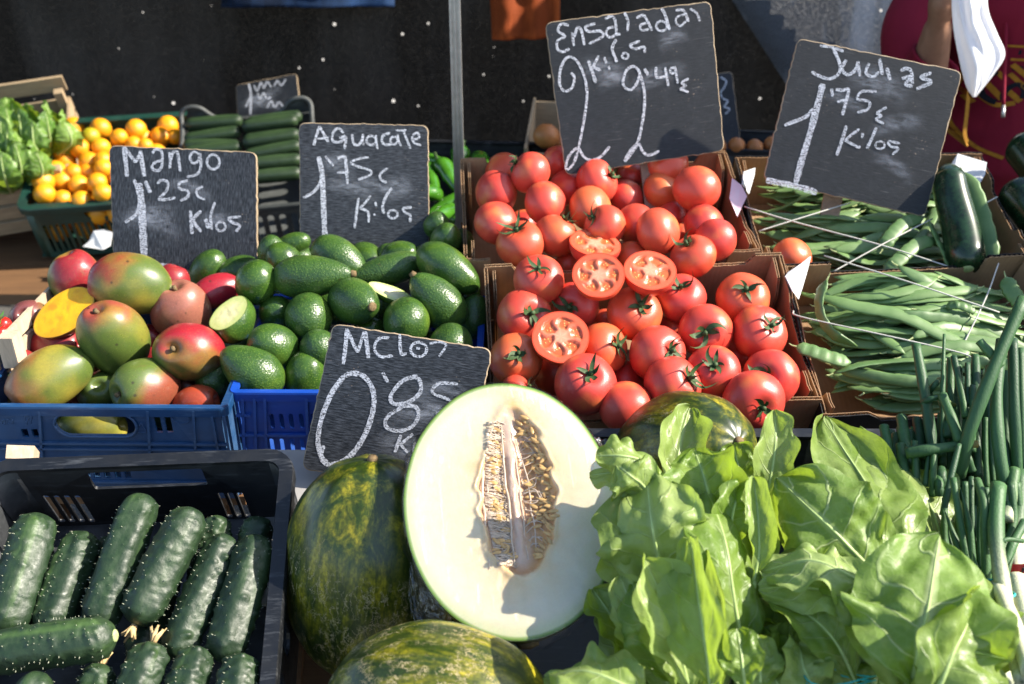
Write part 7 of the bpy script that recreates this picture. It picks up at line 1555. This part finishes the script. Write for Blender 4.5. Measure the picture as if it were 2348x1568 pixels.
def cloth(name, corners, d, mat, label, cat, seed=0):
    A = [P(u, v, d) for u, v in corners]; vs, fs = [], []; c = A[3]; n = 14
    for i in range(n + 1):
        for j in range(n + 1):
            p = A[0].lerp(A[1], i / n).lerp(A[3].lerp(A[2], i / n), j / n); vs.append(p - c + Vector((0, .012 * math.sin(i * 1.1 + seed) + .01 * fbm(Vector((i * .3, j * .3, seed)), 2), 0)))
    for i in range(n):
        for j in range(n): q = i * (n + 1) + j; fs.append((q, q + 1, q + n + 2, q + n + 1))
    o = ob(name, mesh(name, vs, fs, mat), None, Matrix.Translation(c)); s_ = o.modifiers.new('solid', 'SOLIDIFY'); s_.thickness = .002; return tag(o, label, cat)
yd = lambda v, y: y / (math.cos(PITCH) + (CV - v) / F * math.sin(PITCH))
cloth('cloth', [(1120, -60), (1282, -60), (1282, 88), (1128, 92)], yd(20, 3.52), M('rust orange cloth', m_net(.02, (.16, .030, .006), (.26, .055, .012))), 'rust orange woven cloth hanging high on the net left of the tallest sign', 'cloth', 1)
cloth('tarp', [(505, -80), (905, -80), (905, 14), (505, 18)], yd(0, 3.50), M('dark blue tarp', m_net(.02, (.002, .006, .018), (.006, .015, .038))), 'dark blue tarp edge along the top of the net', 'tarp', 2)
cloth('net_panel', [(1620, -90), (2700, -90), (2700, 260), (1800, 190)], yd(60, 3.50), T['net2'], 'faded grey net panel in the top right, behind the person', 'net', 4)  # added panel, paler than the net to give the bright view behind

# ================================================================== unseen empty crates, added past the right end to shade the beans and onions
for k, (yy, n_, dx) in enumerate(((1.20, 7, 0), (1.64, 7, .02))):
    for lv in range(n_):
        plastic_crate('plastic_crate', Matrix.Translation((1.30 + dx, yy, .183 * (lv + 1))), .42, .30 if k == 0 else .36, .178, T['black'], ('empty black crate in the front stack beyond the right end of the stall' if k == 0 else 'empty black crate in the rear stack beyond the right end of the stall'), 'crate', 'empty crates stacked at the right', fh=slots(.42, -.10, -.04, 7))

for y0, y1, lb in ((2.34, 2.74, 'dark tarp hanging at the right of the person'), (3.22, 4.5, 'dark tarp closing the right rear corner of the stall')):  # added out of view to keep sun off the person and the net
    sw_ = MB(); sw_.box((0, 0, 0), (.012, y1 - y0, 2.40)); tag(sw_.build('shade_sheet', plain('dark shade sheet', (.05, .05, .055), .8, .2), None, Matrix.Translation((1.80, (y0 + y1) / 2, 1.205))), lb, 'tarp')
mb_ = MB(); mb_.box((0, 0, 0), (.20, .30, .02)); p = P(846, 1302, 1.25) - cdir(.07, .93, .30) * .150; mb_.build('board', T['plank'], st, sti @ Matrix.Translation(p + Vector((0, .02, -.03))) @ Matrix.Rotation(R(12), 4, 'X'))
